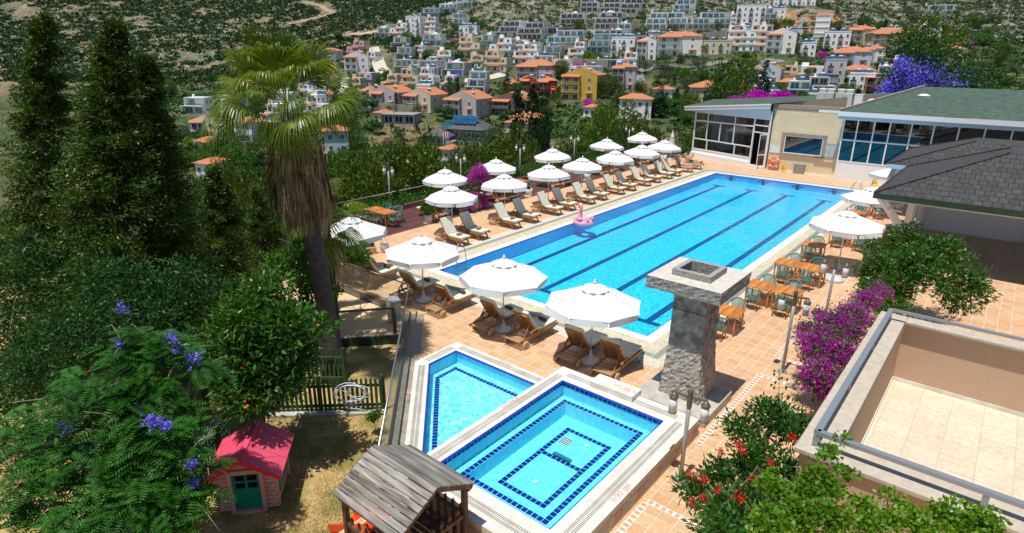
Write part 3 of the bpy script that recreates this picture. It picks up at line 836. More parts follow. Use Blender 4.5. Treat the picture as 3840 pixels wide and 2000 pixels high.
# ------------------------------------------------------------------ fan palms
def fan_frond(rg, az, el, Lp, Lb, nseg=36, droop=0.55, hubz=0.0, side=0.9, roll=None):
 """V of quads for petiole + fan blade; starts at origin"""
 e = np.array([math.cos(az) * math.cos(el), math.sin(az) * math.cos(el), math.sin(el)])
 sd = np.array([-math.sin(az), math.cos(az), 0.0])
 nr = np.cross(e, sd) * -1
 if nr[2] < 0: nr = -nr
 ro_ = rg.uniform(-.55, .55) if roll is None else roll
 sd, nr = sd * math.cos(ro_) + nr * math.sin(ro_), nr * math.cos(ro_) - sd * math.sin(ro_)
 q = []
 pts = []
 for t in np.linspace(0, 1, 5):
  pts.append(e * Lp * t + np.array([0, 0, -0.12 * Lp * t * t]))
 for a, b in zip(pts[:-1], pts[1:]):
  q += [a - sd * .018, a + sd * .018, b + sd * .014, b - sd * .014]
 h = pts[-1]
 th = np.linspace(-1.75, 1.75, nseg) + rg.normal(0, .01, nseg)
 for k in range(nseg):
  c, s_ = math.cos(th[k] * side), math.sin(th[k] * side)
  d = e * c + sd * s_ + nr * 0.10 * abs(s_)
  L = Lb * (0.72 + 0.28 * math.cos(th[k] * 0.6)) * rg.uniform(.92, 1.06)
  wmax = L * 3.5 / nseg * 0.56
  prev = None
  dp = droop * rg.uniform(.7, 1.4)
  cd_ = np.cross(d, nr); cd_ /= np.linalg.norm(cd_)
  for t in (0.0, 0.2, 0.42, 0.6, 0.78, 0.9, 1.0):
   g = max(0, t - 0.40)
   p = h + d * L * (t - 0.5 * g * g) + np.array([0, 0, -1.0]) * L * (dp * 1.9 * g * g + 0.10 * t * t) + nr * (0.012 if k % 2 else -0.012) * min(t * 4, 1)
   wd = wmax * (t / 0.42 if t < 0.42 else max(0.03, (1 - (t - 0.42) / 0.6) ** 0.9))
   lft, rgt = p - cd_ * wd / 2, p + cd_ * wd / 2
   if prev is not None:
    q += [prev[0], prev[1], rgt, lft]
   prev = (lft, rgt)
 return np.array(q)
def fan_palm(name, label, base, top, r0, r1, nf, Lp, Lb, skirt=None, seed=1, group=None, els=(75, -25), nseg=36, bark=None, dead=0):
 rg = np.random.default_rng(seed)
 root = thing(name, label, 'palm tree', base, 0, group)
 t = MB(); n = 46
 tp = Vector(top) - Vector(base)
 pts = []; rad = []
 for i in range(n + 1):
  k = i / n
  pts.append(Vector((tp.x * k ** 1.5, tp.y * k ** 1.5, tp.z * k)))
  rad.append((r0 + (r1 - r0) * min(1, k * 1.1) + r0 * 0.55 * math.exp(-k * 14)) * (1 + 0.035 * (i % 2)))
 t.tube(pts, rad, 14)
 t.build('trunk', bark or mat('ringed_palm_bark', (0.035, 0.030, 0.027), (0.12, 0.10, 0.085), rough=0.9, scale=5, stretch=(1.2, 1.2, 7), bump=0.03, bscale=8), root)
 ga = 2.39996
 for i in range(nf):
  k = i / max(1, nf - 1)
  el = R(els[0] + (els[1] - els[0]) * k ** 0.85 + rg.uniform(-13, 13)); az = i * ga + rg.uniform(-.35, .35)
  V = fan_frond(rg, az, el, Lp * rg.uniform(.85, 1.15), Lb * rg.uniform(.85, 1.05) * (1 - .14 * k), nseg, 0.12 + 0.40 * k + 0.35 * rg.random()) + np.array(tp) + np.array([0, 0, -0.12 * k])
  fastmesh('frond', V, 4, FANM, root)
 if skirt:
  z1, z0, rs = skirt
  for az_, el_, ro_ in ((-.62, -1.0, 0), (-1.7, -.5, .2), (.5, -.55, -.2)):
   V = fan_frond(rg, az_, el_, .45, 1.15, 44, .2, roll=ro_) + np.array(tp) + np.array([math.cos(az_) * .35, math.sin(az_) * .35, .1]); fastmesh('frond', V, 4, FANM, root)
  Q = []
  N = 4600
  for i in range(N):
   a = rg.uniform(0, 6.283); zt = rg.uniform(z0 + 0.5, z1); 
   f = 1 - (z1 - zt) / (z1 - z0)
   rad_ = rs * (0.30 + 0.70 * rg.random() ** 0.6) * (0.74 + 0.20 * math.sin(a * 5 + 1) + 0.10 * math.sin(a * 11 + f * 5)) * (1.0 - 0.25 * f)
   L = rg.uniform(0.35, 1.3)
   kk = max(0, min(1, zt / tp.z)) ** 1.5
   o_ = np.array([math.cos(a) * rad_ * .86 + tp.x * kk, math.sin(a) * rad_ * .86 + tp.y * kk, zt])
   d = np.array([math.cos(a) * rg.uniform(-.12, .16), math.sin(a) * rg.uniform(-.12, .16), -1.0]); s_ = np.array([-math.sin(a + rg.uniform(-1, 1)), math.cos(a), 0]) * rg.uniform(.006, .034)
   m_ = o_ + d * L * .5 + np.array([math.cos(a), math.sin(a), 0]) * 0.03
   e_ = o_ + d * L
   Q += [o_ - s_ * .6, o_ + s_ * .6, m_ + s_, m_ - s_, m_ - s_, m_ + s_, e_ + s_ * .1, e_ - s_ * .1]
  fastmesh('dead_frond_skirt', np.array(Q), 4, DEADM, root)
 for i in range(dead):
  az = rg.uniform(0, 6.28)
  V = fan_frond(rg, az, R(-72 + rg.uniform(-8, 8)), 0.5, 0.9, 26, 0.3) + np.array(tp) + np.array([0, 0, -0.6 - 0.5 * rg.random()])
  fastmesh('dead_frond', V, 4, DEADM, root)
 return root
pb = gpt(1258, 1415, -0.5)
tall = pb + Vector((-0.44, -0.34, 7.9))
fan_palm('fan_palm', 'tall fan palm with a thick brown skirt of dead fronds', tuple(pb), tuple(tall), 0.28, 0.21, 30, 1.25, 1.36, skirt=(7.1, 5.1, 1.15), seed=5, dead=12, nseg=40, els=(82, -8))
pb2 = Vector((2.2, -6.0, -0.5)) + Vector((0, 0, 0)); d2 = ray(1215, 800)
p2 = CAM + d2 * (19.5 / d2.dot(HF)); p2b = (p2.x, p2.y, -3.0)
fan_palm('fan_palm', 'smaller green fan palm growing just behind the trunk of the tall palm', p2b, (p2.x, p2.y, p2.z + 0.1), 0.2, 0.16, 12, 0.8, 1.15, seed=9, els=(50, -55), dead=3, nseg=30)
# ------------------------------------------------------------------ chimney tower
ch = thing('stone_chimney', 'old square stone chimney with a wide cap on a concrete plinth', 'chimney', (12.42, -2.72, 0))
pm = MB(); pm.box(-1.02, 0.98, -1.05, 0.72, 0, 0.25); pm.build('plinth', M['concrete'], ch, bevel=0.02)
sh = MB()
def frustum(mb, x0, x1, y0, y1, z0, X0, X1, Y0, Y1, z1, nx=14, nz=10, jit=0.012, seed=1):
 rr = random.Random(seed)
 ring = []
 for k in range(nz + 1):
  t = k / nz; a0, a1, b0, b1 = x0 + (X0 - x0) * t, x1 + (X1 - x1) * t, y0 + (Y0 - y0) * t, y1 + (Y1 - y1) * t
  pts = []
  for i in range(nx): pts.append((a0 + (a1 - a0) * i / nx, b0))
  for i in range(nx): pts.append((a1, b0 + (b1 - b0) * i / nx))
  for i in range(nx): pts.append((a1 - (a1 - a0) * i / nx, b1))
  for i in range(nx): pts.append((a0, b1 - (b1 - b0) * i / nx))
  z = z0 + (z1 - z0) * t
  j = jit if 0 < k < nz else jit * .5
  ring.append([(p[0] + rr.uniform(-j, j), p[1] + rr.uniform(-j, j), z) for p in pts])
 n = nx * 4; vs = [p for r_ in ring for p in r_]
 fs = [(k * n + i, k * n + (i + 1) % n, (k + 1) * n + (i + 1) % n, (k + 1) * n + i) for k in range(nz) for i in range(n)]
 mb.add(vs, fs); return mb
frustum(sh, -0.55, 0.56, -0.55, 0.56, 0.25, -0.43, 0.46, -0.49, 0.45, 1.72, 16, 22, 0.02)
sh.mat(1); frustum(sh, -0.43, 0.46, -0.49, 0.45, 1.72, -0.42, 0.44, -0.48, 0.44, 2.68, 12, 10, 0.004, 2)
frustum(sh, -0.42, 0.44, -0.48, 0.44, 2.70, -0.42, 0.44, -0.48, 0.44, 3.12, 12, 4, 0.004, 3)
sh.build('shaft', [M['stone_rough'], M['stone_cap_shade']], ch)
cb = MB().box(-0.55, 0.55, -0.60, 0.55, 3.12, 3.19).box(-0.72, 0.68, -0.75, 0.72, 3.19, 3.25)
cb.build('corbel', M['stone_cap_shade'], ch, bevel=0.008)
cp = MB()
x0, x1, y0, y1 = -0.98, 0.93, -0.95, 0.98
frustum(cp, x0, x1, y0, y1, 3.25, x0 - .01, x1 + .01, y0 - .01, y1 + .01, 3.56, 22, 5, 0.014, 4)
cp.mat(1)
ringmb(cp, (x0, x1, y0, y1), (-0.53, 0.48, -0.50, 0.53), 3.565)
cp.add([(x0, y0, 3.252), (x1, y0, 3.252), (x1, y1, 3.252), (x0, y1, 3.252)], [(3, 2, 1, 0)])
cp.build('cap', [M['stone_edge'], M['stone_cap']], ch)
rm = MB(); a0, a1, b0, b1 = -0.53, 0.48, -0.50, 0.53; t = 0.13
for (q0, q1, r0_, r1_) in ((a0, a1, b0, b0 + t), (a0, a1, b1 - t, b1), (a0, a0 + t, b0 + t, b1 - t), (a1 - t, a1, b0 + t, b1 - t)):
 rm.box(q0, q1, r0_, r1_, 3.1, 3.73)
rm.build('flue_rim', M['stone_edge'], ch, bevel=0.01)
MB().sheet(a0 + t - .01, a1 - t + .01, b0 + t - .01, b1 - t + .01, 3.3).build('flue_bottom', mat('soot_black', (0.01, 0.01, 0.01), rough=1), ch)
# ------------------------------------------------------------------ glass balustrades
def balustrade(label, pts, h=1.1, z0=0.0, panel=1.5, base=True, railm='dark_rail', posts=False, rr=0.026, group=None, postm='rail_steel'):
 root = thing('glass_balustrade', label, 'balustrade', pts[0], 0, group)
 O = Vector(pts[0]); P = [Vector(p) - O for p in pts]
 MB().tube([p + Vector((0, 0, h)) for p in P], rr, 8).build('handrail', M[railm], root)
 for a, b in zip(P[:-1], P[1:]):
  d = b - a; n = max(1, round(d.length / panel)); u = d / n
  for k in range(n):
   p = a + u * k + u.normalized() * 0.012; q = a + u * (k + 1) - u.normalized() * 0.012
   s = u.normalized().cross(Vector((0, 0, 1))) * 0.006
   g = MB(); g.quad(p + Vector((0, 0, z0 + 0.06)), q + Vector((0, 0, z0 + 0.06)), q + Vector((0, 0, h - 0.01)), p + Vector((0, 0, h - 0.01)))
   g.build('glass_panel', M['glass'], root)
   if posts:
    MB().bar(p + Vector((0, 0, z0)), p + Vector((0, 0, h)), 0.05, 0.05).build('post', M[postm], root)
  if base:
   MB().bar(a + Vector((0, 0, z0 + 0.03)), b + Vector((0, 0, z0 + 0.03)), 0.07, 0.09).build('base_channel', M['dark_rail'], root)
 return root
balustrade('glass balustrade with dark handrail above the sand-coloured platform', [(-5.9, -3.82, 0), (2.55, -3.82, 0)], panel=1.35)
balustrade('long slanting glass balustrade between the spa terrace and the garden', [(2.57, -3.84, 0), (9.35, -10.62, 0)], panel=1.7, railm='rail_steel')
balustrade('long glass balustrade with a steel handrail along the outer side of the timber deck', [(-9.47, 1.0, 0.0), (-9.47, 35.2, 0.0)], h=1.12, z0=0.28, panel=1.9)
balustrade('glass balustrade closing the near end of the timber deck', [(-9.4, 0.93, 0), (-5.75, 0.93, 0)], h=1.05, z0=0.05, panel=1.4)
balustrade('short glass screen above the terracotta kerb beside the empty pot', [(-3.85, -0.25, 0.3), (-5.25, -2.5, 0.3)], h=0.9, z0=0.02, panel=2.8, base=False)
balustrade('glass balustrade at the far end of the timber deck', [(-9.4, 35.25, 0), (-5.6, 35.25, 0)], h=1.1, z0=0.28, panel=1.9, posts=True)
rp = thing('steel_barrier', 'dark steel barrier on the edge of the sand-coloured platform', 'barrier', (3.1, -5.0, -0.16))
o1 = Vector((3.1, -5.0, 0)); o2 = Vector((1.95, -6.42, 0)) - o1
DS = mat('dark_grey_green_steel', (0.045, 0.06, 0.05), (0.08, 0.08, 0.06), rough=0.5, scale=8)
MB().bar((0, 0, 0.92), o2 + Vector((0, 0, 0.92)), 0.06, 0.06).build('rail', DS, rp)
MB().box(-0.04, 0.04, -0.04, 0.04, -0.6, 0.9).build('post', DS, rp)
MB().box(o2.x - .04, o2.x + .04, o2.y - .04, o2.y + .04, -0.6, 0.9).build('post', DS, rp)
# ------------------------------------------------------------------ picket fences
GP = mat('dark_green_fence_paint', (0.012, 0.05, 0.018), (0.03, 0.10, 0.03), rough=0.6, scale=6)
def picket(label, a, b, z, h=1.0, pitch=0.125, group=None, wd=0.07, m=None):
 m = m or GP
 root = thing('picket_fence', label, 'fence', (a[0], a[1], z), 0, group)
 d = Vector((b[0] - a[0], b[1] - a[1], 0)); L = d.length; d.normalize(); s = Vector((-d.y, d.x, 0))
 pk = MB(); t = 0.08
 while t < L:
  c = d * t
  e = d * wd / 2; th = s * 0.011
  pts = [c - e, c + e, c + e + Vector((0, 0, h - .06)), c + Vector((0, 0, h)), c - e + Vector((0, 0, h - .06))]
  pts = [p + Vector((0, 0, 0.04)) for p in pts]
  pk.add([p + th for p in pts] + [p - th for p in pts], [(0, 1, 2, 3, 4), (9, 8, 7, 6, 5)] + [(i, (i + 1) % 5, 5 + (i + 1) % 5, 5 + i) for i in range(5)][0:5])
  t += pitch
 pk.build('pickets', m, root)
 for zz in (0.2, 0.8):
  MB().bar(d * 0 + s * 0.03 + Vector((0, 0, h * zz)), d * L + s * 0.03 + Vector((0, 0, h * zz)), 0.035, 0.08).build('rail', m, root)
 n = max(1, round(L / 2.2))
 for k in range(n + 1):
  c = d * (L * k / n) + s * 0.05
  MB().box(c.x - .045, c.x + .045, c.y - .045, c.y + .045, -0.1, h + 0.1).build('post', m, root)
 return root
fa = gpt(965, 1556, -0.5); fb = gpt(1440, 1542, -0.5); fc = gpt(640, 2010, -0.5)
picket('dark green picket fence in front of the palm trunk, with a hose hung on it', fa, fb, -0.5)
picket('dark green picket fence running down beside the toy house', fa, fc, -0.5)
fd = fa + (fa - fb).normalized() * 1.3; fe = fd + (fc - fa) * 0.95
picket('shaded green picket fence on the far side of the concrete path, under the trees', fd, fe, -0.5, h=1.1)
ff = gpt(1300, 1440, -0.5); fg = gpt(880, 1440, -0.5)
picket('shaded green picket fence behind the palm, half hidden by leaves', ff, fg, -0.5, h=1.1)
cpth = MB(); dd = (fc - fa); nn_ = (fd - fa)
cpth.add([fa + nn_ * .1 + Vector((0, 0, .006)), fa + nn_ * .85 + Vector((0, 0, .006)), fe * 0.98 + fc * 0.02 + Vector((0, 0, .006)), fc + nn_ * .1 + Vector((0, 0, .006))], [(0, 1, 2, 3)])
struct('garden_path', cpth, M['concrete'])
kk = MB().bar(fa + Vector((0.1, 0, 0.02)), fb + Vector((0.1, 0, .02)), 0.25, 0.10)
struct('fence_kerb', kk, M['concrete'])
hp = fb + (fa - fb).normalized() * 0.75
hs = MB(); rr = random.Random(2); pts = []
ud = (fb - fa).normalized(); nrm = Vector((ud.y, -ud.x, 0))
for k in range(5):
 rx, rz = rr.uniform(.22, .42), rr.uniform(.10, .36); cz = 0.86 - rz * rr.uniform(.75, 1.0); off = rr.uniform(-.15, .15)
 for j in range(14):
  an = 2 * math.pi * j / 14
  pts.append(hp + ud * (off + rx * math.cos(an)) + Vector((0, 0, cz + rz * math.sin(an))) + nrm * (0.06 + 0.015 * k))
hs.tube(pts, 0.011, 6)
pts = [hp + nrm * 0.1 + ud * rr.uniform(-.35, .35) + Vector((0, 0, 0.75 - 0.05 * j)) + ud * .1 * math.sin(j * 1.7) for j in range(15)]
hs.tube(pts, 0.011, 6)
ho = hs.build('garden_hose', mat('pale_blue_hose', (0.62, 0.68, 0.76), rough=0.4))
tag(ho, 'pale coiled garden hose hung over the top rail of the picket fence', 'hose')
# ------------------------------------------------------------------ toy log house
ph = thing('toy_house', 'plastic toy log cabin with a pink-red roof and green door on the lawn', 'playhouse', (6.52, -11.83, -0.5), R(48.5))
LG = mat('dusty_pink_plastic', (0.60, 0.31, 0.25), (0.66, 0.37, 0.30), rough=0.5, scale=3)
RF = mat('raspberry_plastic', (0.72, 0.06, 0.13), (0.74, 0.12, 0.19), rough=0.42, scale=2, contrast=(.3, .8))
RF2 = mat('bright_red_trim', (0.75, 0.012, 0.02), rough=0.4)
GD = mat('toy_green_plastic', (0.0, 0.22, 0.13), (0.01, 0.26, 0.16), rough=0.4, scale=3)
lg = MB(); hw = 0.52
for k in range(9):
 z = 0.055 + k * 0.108
 for sy in (-1, 1):
  if sy == -1:
   lg.tube([(-hw - .1, sy * hw, z), (-0.30, sy * hw, z)], 0.055, 10); lg.tube([(0.28, sy * hw, z), (hw + .1, sy * hw, z)], 0.055, 10)
  else: lg.tube([(-hw - .1, sy * hw, z), (hw + .1, sy * hw, z)], 0.055, 10)
 for sx in (-1, 1):
  lg.tube([(sx * hw, -hw - (0.1 if k % 2 else -.02), z + .01), (sx * hw, hw + .1, z + .01)], 0.055, 10)
lg.smooth = False
for sy in (-0.53, 0.50):
 lg.prism([(0, 0)] * 0 or [(-0.52, 0), (0.52, 0), (0, 0.34)], 0, 0.06, Matrix(((1, 0, 0, 0), (0, 0, 1, sy), (0, 1, 0, 0.95), (0, 0, 0, 1))))
lg.build('wall', LG, ph)
dfm = MB().box(-0.37, -0.28, -0.60, -0.50, 0, 1.02).box(0.27, 0.36, -0.60, -0.50, 0, 1.02).box(-0.28, 0.27, -0.60, -0.50, 0.93, 1.03).box(-0.37, 0.36, -0.66, -0.50, -0.02, 0.035)
dfm.build('door_frame', LG, ph, bevel=0.012)
dr = MB(); yb, yf = -0.555, -0.525
dr.box(-0.275, 0.265, yb, yf, 0.04, 0.52); 
for x0_, x1_ in ((-0.275, -0.225), (-0.03, 0.02), (0.215, 0.265)): dr.box(x0_, x1_, yb, yf, 0.52, 0.925)
for z0_, z1_ in ((0.52, 0.56), (0.70, 0.745), (0.885, 0.925)):
 dr.box(-0.224, -0.031, yb + .001, yf - .001, z0_, z1_); dr.box(0.021, 0.214, yb + .001, yf - .001, z0_, z1_)
for i in range(4): dr.box(-0.2 + i * 0.12, -0.19 + i * 0.12, yb - .004, yb + .001, 0.08, 0.40)
dr.box(0.12, 0.21, yb - .02, yb, 0.43, 0.455)
dr.build('door', GD, ph, bevel=0.004)
rf = MB()
ez, rz_, rw, ry0, ry1 = 0.93, 1.38, 0.78, -0.80, 0.72
for sx in (-1, 1):
 n = 5
 for i in range(n):
  y0_ = ry0 + (ry1 - ry0) * i / n; y1_ = ry0 + (ry1 - ry0) * (i + 1) / n - 0.012
  a = Vector((sx * 0.03, y0_, rz_)); b = Vector((sx * rw, y0_, ez)); t_ = Vector((0, 0, 0.035)); dy = Vector((0, y1_ - y0_, 0))
  rf.add([a, b, b + dy, a + dy, a + t_, b + t_, b + dy + t_, a + dy + t_], [(0, 1, 2, 3), (7, 6, 5, 4), (0, 4, 5, 1), (1, 5, 6, 2), (2, 6, 7, 3), (3, 7, 4, 0)])
rf.box(-0.06, 0.06, ry0, ry1, rz_ + 0.0, rz_ + 0.05)
ro = rf.build('roof', RF, ph)
tr = MB()
for sx in (-1, 1): tr.bar((0, ry0 - .006, rz_ - .005), (sx * rw, ry0 - .006, ez - .005), 0.02, 0.06)
tr.build('roof_edge', RF2, ro)
shm = MB(); shm.box(0.60, 0.63, -0.42, -0.05, 0.30, 0.86).box(0.60, 0.63, 0.02, 0.36, 0.36, 0.84)
shm.build('shutter', GD, ph, bevel=0.006)
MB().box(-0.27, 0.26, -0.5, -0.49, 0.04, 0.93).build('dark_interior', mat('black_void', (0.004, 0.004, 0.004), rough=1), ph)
# ------------------------------------------------------------------ playground tower roof
AW = woodmat('weathered_grey_boards', (0.22, 0.205, 0.18), (0.36, 0.34, 0.31), (0.075, 0.065, 0.055), grain=(1.1, 9, 9), rough=0.8)
BW = woodmat('brown_stained_timber', (0.10, 0.05, 0.02), (0.20, 0.10, 0.035), (0.045, 0.024, 0.012), grain=(10, 10, 1.5), rough=0.7)
pt = thing('play_tower', 'wooden play tower with a grey weathered plank roof', 'play tower', (10.9, -11.2, -0.5))
pr = MB()
X0_, X1_ = -0.86, 0.86
for sy in (-1, 1):
 n = 8
 for i in range(n):
  t0, t1 = i / n + .008, (i + 1) / n - .006
  ya, yb_ = sy * 0.9 * t0, sy * 0.9 * t1; za, zb = 2.5 - 0.48 * t0, 2.5 - 0.48 * t1 + 0.014
  pr.add([(X0_, ya, za), (X1_, ya, za), (X1_, yb_, zb), (X0_, yb_, zb), (X0_, ya, za + .02), (X1_, ya, za + .02), (X1_, yb_, zb + .024), (X0_, yb_, zb + .024)],
      [(3, 2, 1, 0), (4, 5, 6, 7), (0, 1, 5, 4), (1, 2, 6, 5), (2, 3, 7, 6), (3, 0, 4, 7)])
pr.build('roof', AW, pt)
gb = MB()
for sx in (-0.8, 0.8):
 for sy in (-1, 1): gb.bar((sx, 0, 2.44), (sx, sy * 0.86, 1.98), 0.05, 0.09)
gb.bar((-0.8, 0.8, 1.95), (0.8, 0.8, 1.95), 0.06, 0.09); gb.bar((-0.8, -0.8, 1.95), (0.8, -0.8, 1.95), 0.06, 0.09)
gb.build('rafter', BW, pt)
for sx in (-0.72, 0.72):
 for sy in (-0.75, 0.75): MB().box(sx - .045, sx + .045, sy - .045, sy + .045, 0, 2.0).build('post', BW, pt)
for (a, b) in (((-0.7, 0.75), (0.7, 0.75)), ((0.72, -0.7), (0.72, 0.7)), ((-0.7, -0.75), (0.7, -0.75))):
 rl = MB(); rl.bar((*a, 0.95), (*b, 0.95), 0.04, 0.08).bar((*a, 1.38), (*b, 1.38), 0.04, 0.08)
 d = Vector(b) - Vector(a); n = 7
 for k in range(n):
  c = Vector(a) + d * ((k + .5) / n); e = d.normalized() * 0.038; o_ = Vector((-e.y, e.x)).normalized() * 0.012
  P5 = [(c - e, .82), (c + e, .82), (c + e, 1.5), (c, 1.56), (c - e, 1.5)]
  rl.add([(p.x + o_.x * 3, p.y + o_.y * 3, z) for p, z in P5] + [(p.x + o_.x, p.y + o_.y, z) for p, z in P5], [(0, 1, 2, 3, 4), (9, 8, 7, 6, 5)] + [(i, (i + 1) % 5, 5 + (i + 1) % 5, 5 + i) for i in range(5)])
 rl.build('railing', BW, pt)
MB().box(-0.75, 0.75, -0.78, 0.78, 0.74, 0.8).build('platform', BW, pt)
sl_ = MB(); sl_.add([(-0.75, -0.3, 0.85), (-0.75, 0.3, 0.85), (-2.1, 0.3, 0.05), (-2.1, -0.3, 0.05)], [(0, 1, 2, 3)]).bar((-0.75, 0.3, 0.93), (-2.1, 0.3, 0.13), 0.04, 0.16).bar((-0.75, -0.3, 0.93), (-2.1, -0.3, 0.13), 0.04, 0.16)
sl_.build('slide', mat('orange_red_plastic', (0.8, 0.06, 0.01), rough=0.35), pt)
# ------------------------------------------------------------------ balcony wing at the lower right
bw = thing('hotel_balcony', 'peach hotel wing with sunken cream-tiled terrace and grey metal rail', 'building', (16.2, -7.25, 0))
b = MB(); bx, by, tz = 14.0, 7.25, 2.72
wl = 0.5
b.box(0, bx, 0, wl, -0.5, 2.62); b.box(0, wl, wl, by, -0.5, 2.62)
b.box(wl, bx, by - .3, by, -0.5, 2.62); cq = 1
b.build('wall', M['peach_render'], bw)
cpn = MB(); cpn.box(-0.08, bx, -0.08, wl, 2.622, tz); cpn.box(-0.08, wl, wl, by, 2.622, tz); cpn.box(wl, bx, by - .36, by, 2.622, tz - .002)
cpn.build('parapet_coping', mat('taupe_parapet_coping', (0.42, 0.36, 0.29), (0.50, 0.44, 0.36), rough=0.8, scale=9), bw, bevel=0.02)
MB().sheet(wl, bx, wl, by, 1.1).build('terrace_floor', M['cream_floor'], bw)
sk_ = MB().box(wl + .001, wl + .02, wl + .02, by - .3, 1.1, 1.2).box(wl, bx, by - .32, by - .301, 1.1, 1.2)
sk_.build('skirting', M['white_stone'], bw)
GRM = mat('grey_metal_rail', (0.33, 0.37, 0.42), rough=0.4, metal=0.5)
rb = MB(); rb.bar((0.17, 0.15, 2.98), (0.17, 6.75, 2.98), 0.10, 0.07); rb.bar((0.17, 0.17, 2.98), (bx, 0.17, 2.98), 0.10, 0.07)
rb.bar((0.17, 6.75, 2.98), (bx, 6.75, 2.98), 0.08, 0.06)
rb.build('handrail', GRM, bw)
for (x_, y_) in [(0.17, 0.17), (0.17, 2.4), (0.17, 4.6), (0.17, 6.7), (2.4, 0.17), (4.8, 0.17)]:
 MB().box(x_ - .04, x_ + .04, y_ - .04, y_ + .04, tz, 2.95).build('rail_post', GRM, bw)
# ------------------------------------------------------------------ clubhouse (main building at the end of the pool)
cl = thing('clubhouse', 'poolside clubhouse with glazed rooms, sandstone middle wall and green shingle roofs', 'building', (2.3, 34.6, 0))
O = Vector((2.3, 34.6, 0))
def L3(x, y, z=0): return (x - O.x, y - O.y, z)
WP = M['white_paint']
# --- sandstone wall
b = MB().box(-0.05, 5.25, 0, 0.3, 0, 4.86); b.build('stone_wall', M['sandstone'], cl)
b = MB().box(-0.06, 5.27, -0.05, 0.42, 4.86, 5.15); b.box(-0.06, 5.27, -0.02, 0.0, 4.8, 4.86); b.build('parapet', M['brown_trim'], cl)
MB().box(0, 5.25, -0.05, -0.002, 0.0, 0.09).build('skirting', WP, cl)
fr = MB(); wx0, wx1, wz0, wz1 = 0.95, 4.25, 1.30, 3.05
fr.box(wx0, wx1, -0.09, -.003, wz1 - .22, wz1); fr.box(wx0, wx1, -0.12, -.003, wz0, wz0 + .16); fr.box(wx0, wx0 + .24, -0.085, -.003, wz0 + .16, wz1 - .22); fr.box(wx1 - .24, wx1, -0.085, -.003, wz0 + .16, wz1 - .22)
wf = fr.build('window_frame', M['brown_trim'], cl, bevel=0.01)
i0, i1, j0, j1 = wx0 + .24, wx1 - .24, wz0 + .16, wz1 - .22
w2 = MB().box(i0, i1, -0.06, -.002, j1 - .06, j1).box(i0, i1, -0.06, -.002, j0, j0 + .06).box(i0, i0 + .06, -0.06, -.002, j0 + .06, j1 - .06).box(i1 - .06, i1, -0.06, -.002, j0 + .06, j1 - .06)
w2.build('sash', WP, wf)
MB().quad((i0, -0.03, j0), (i1, -0.03, j0), (i1, -0.03, j1), (i0, -0.03, j1)).build('pane', M['blue_glass'], wf)
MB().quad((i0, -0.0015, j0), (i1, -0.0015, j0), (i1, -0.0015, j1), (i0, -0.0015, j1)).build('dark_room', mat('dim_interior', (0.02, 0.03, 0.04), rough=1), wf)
# --- glazed dining room, wall from A to B
A = Vector((0.0, -0.25, 0)); Bp = Vector((-7.45, 2.42, 0)); dW = (Bp - A); LW = dW.length; dW.normalize(); nW = Vector((-dW.y, dW.x, 0))
if nW.y > 0: nW = -nW
def gw(s, off, z): return A + dW * s + nW * off + Vector((0, 0, z))
def gbar(mb, s0, z0, s1, z1, wd=0.08, dp=0.1, off=0.0):
 mb.bar(gw(s0, off, z0), gw(s1, off, z1), wd, dp, up=nW)
def topz(s): return 4.62 - 0.62 * s / LW
g = MB()
low = MB(); low.add([gw(1.55, .02, 0), gw(LW, .02, 0), gw(LW, .02, 0.72), gw(1.55, .02, .72)], [(0, 1, 2, 3)])
low.add([gw(1.55, .22, 0), gw(LW, .22, 0), gw(LW, .22, 0.4), gw(1.55, .22, .4), gw(LW, .02, .4), gw(1.55, .02, .4)], [(0, 1, 2, 3), (3, 2, 4, 5), (0, 3, 5)])
low.box(*(0, 0, 0, 0, 0, 0)) if False else None
low.build('dwarf_wall', WP, cl)
stp_ = MB(); stp_.add([gw(0.05, .0, .0), gw(1.6, .0, .0), gw(1.6, .35, .0), gw(.05, .35, .0), gw(0.05, .0, .22), gw(1.6, .0, .22), gw(1.6, .35, .22), gw(.05, .35, .22)], [(4, 5, 6, 7), (3, 2, 6, 7), (0, 3, 7, 4), (1, 2, 6, 5)])
stp_.build('door_step', WP, cl)
for s in (0.03, LW - .05): gbar(g, s, 0, s, topz(s), 0.13)
gbar(g, 1.5, .2, 1.5, topz(1.5) , 0.12)
gbar(g, 1.5, .72, LW, .72, .09); gbar(g, 1.5, 1.62, LW, 1.62, .09); gbar(g, 1.5, 3.30, LW, 3.20, .10); gbar(g, 0, 3.42, 1.5, 3.42, .09); gbar(g, 0, 2.86, 1.5, 2.86, .09)
gbar(g, 0, 3.95, LW, 3.95, .08)
for s in (3.45, 6.4): gbar(g, s, 1.62, s, 3.25, .08)
for s in (3.45, 6.4): gbar(g, s, 3.25, s, 3.95, .08)
gbar(g, 4.95, 1.62, 4.95, 3.25, .08); gbar(g, 2.95 - .6, 0.0, 2.95 - .6, 0.0, .0) if False else None
gbar(g, 3.2, .72, 3.2, 1.62, .08); gbar(g, 6.25, .72, 6.25, 1.62, .08)
g.build('window_frame', WP, cl)
pn = MB()
def pane(s0, z0, s1, z1):
 q = MB(); q.add([gw(s0, -.01, z0), gw(s1, -.01, z0), gw(s1, -.01, z1), gw(s0, -.01, z1)], [(0, 1, 2, 3)]); q.build('pane', M['win_glass'], cl)
pane(1.55, .76, 3.16, 1.58); pane(3.24, .76, 6.2, 1.58); pane(6.3, .76, LW - .1, 1.58)
for a_, b_ in ((1.55, 3.41), (3.49, 4.91), (4.99, 6.36), (6.44, LW - .1)): pane(a_, 1.66, b_, 3.2)
for a_, b_ in ((1.55, 3.41), (3.49, 6.36), (6.44, LW - .1)): pane(a_, 3.3, b_, 3.91)
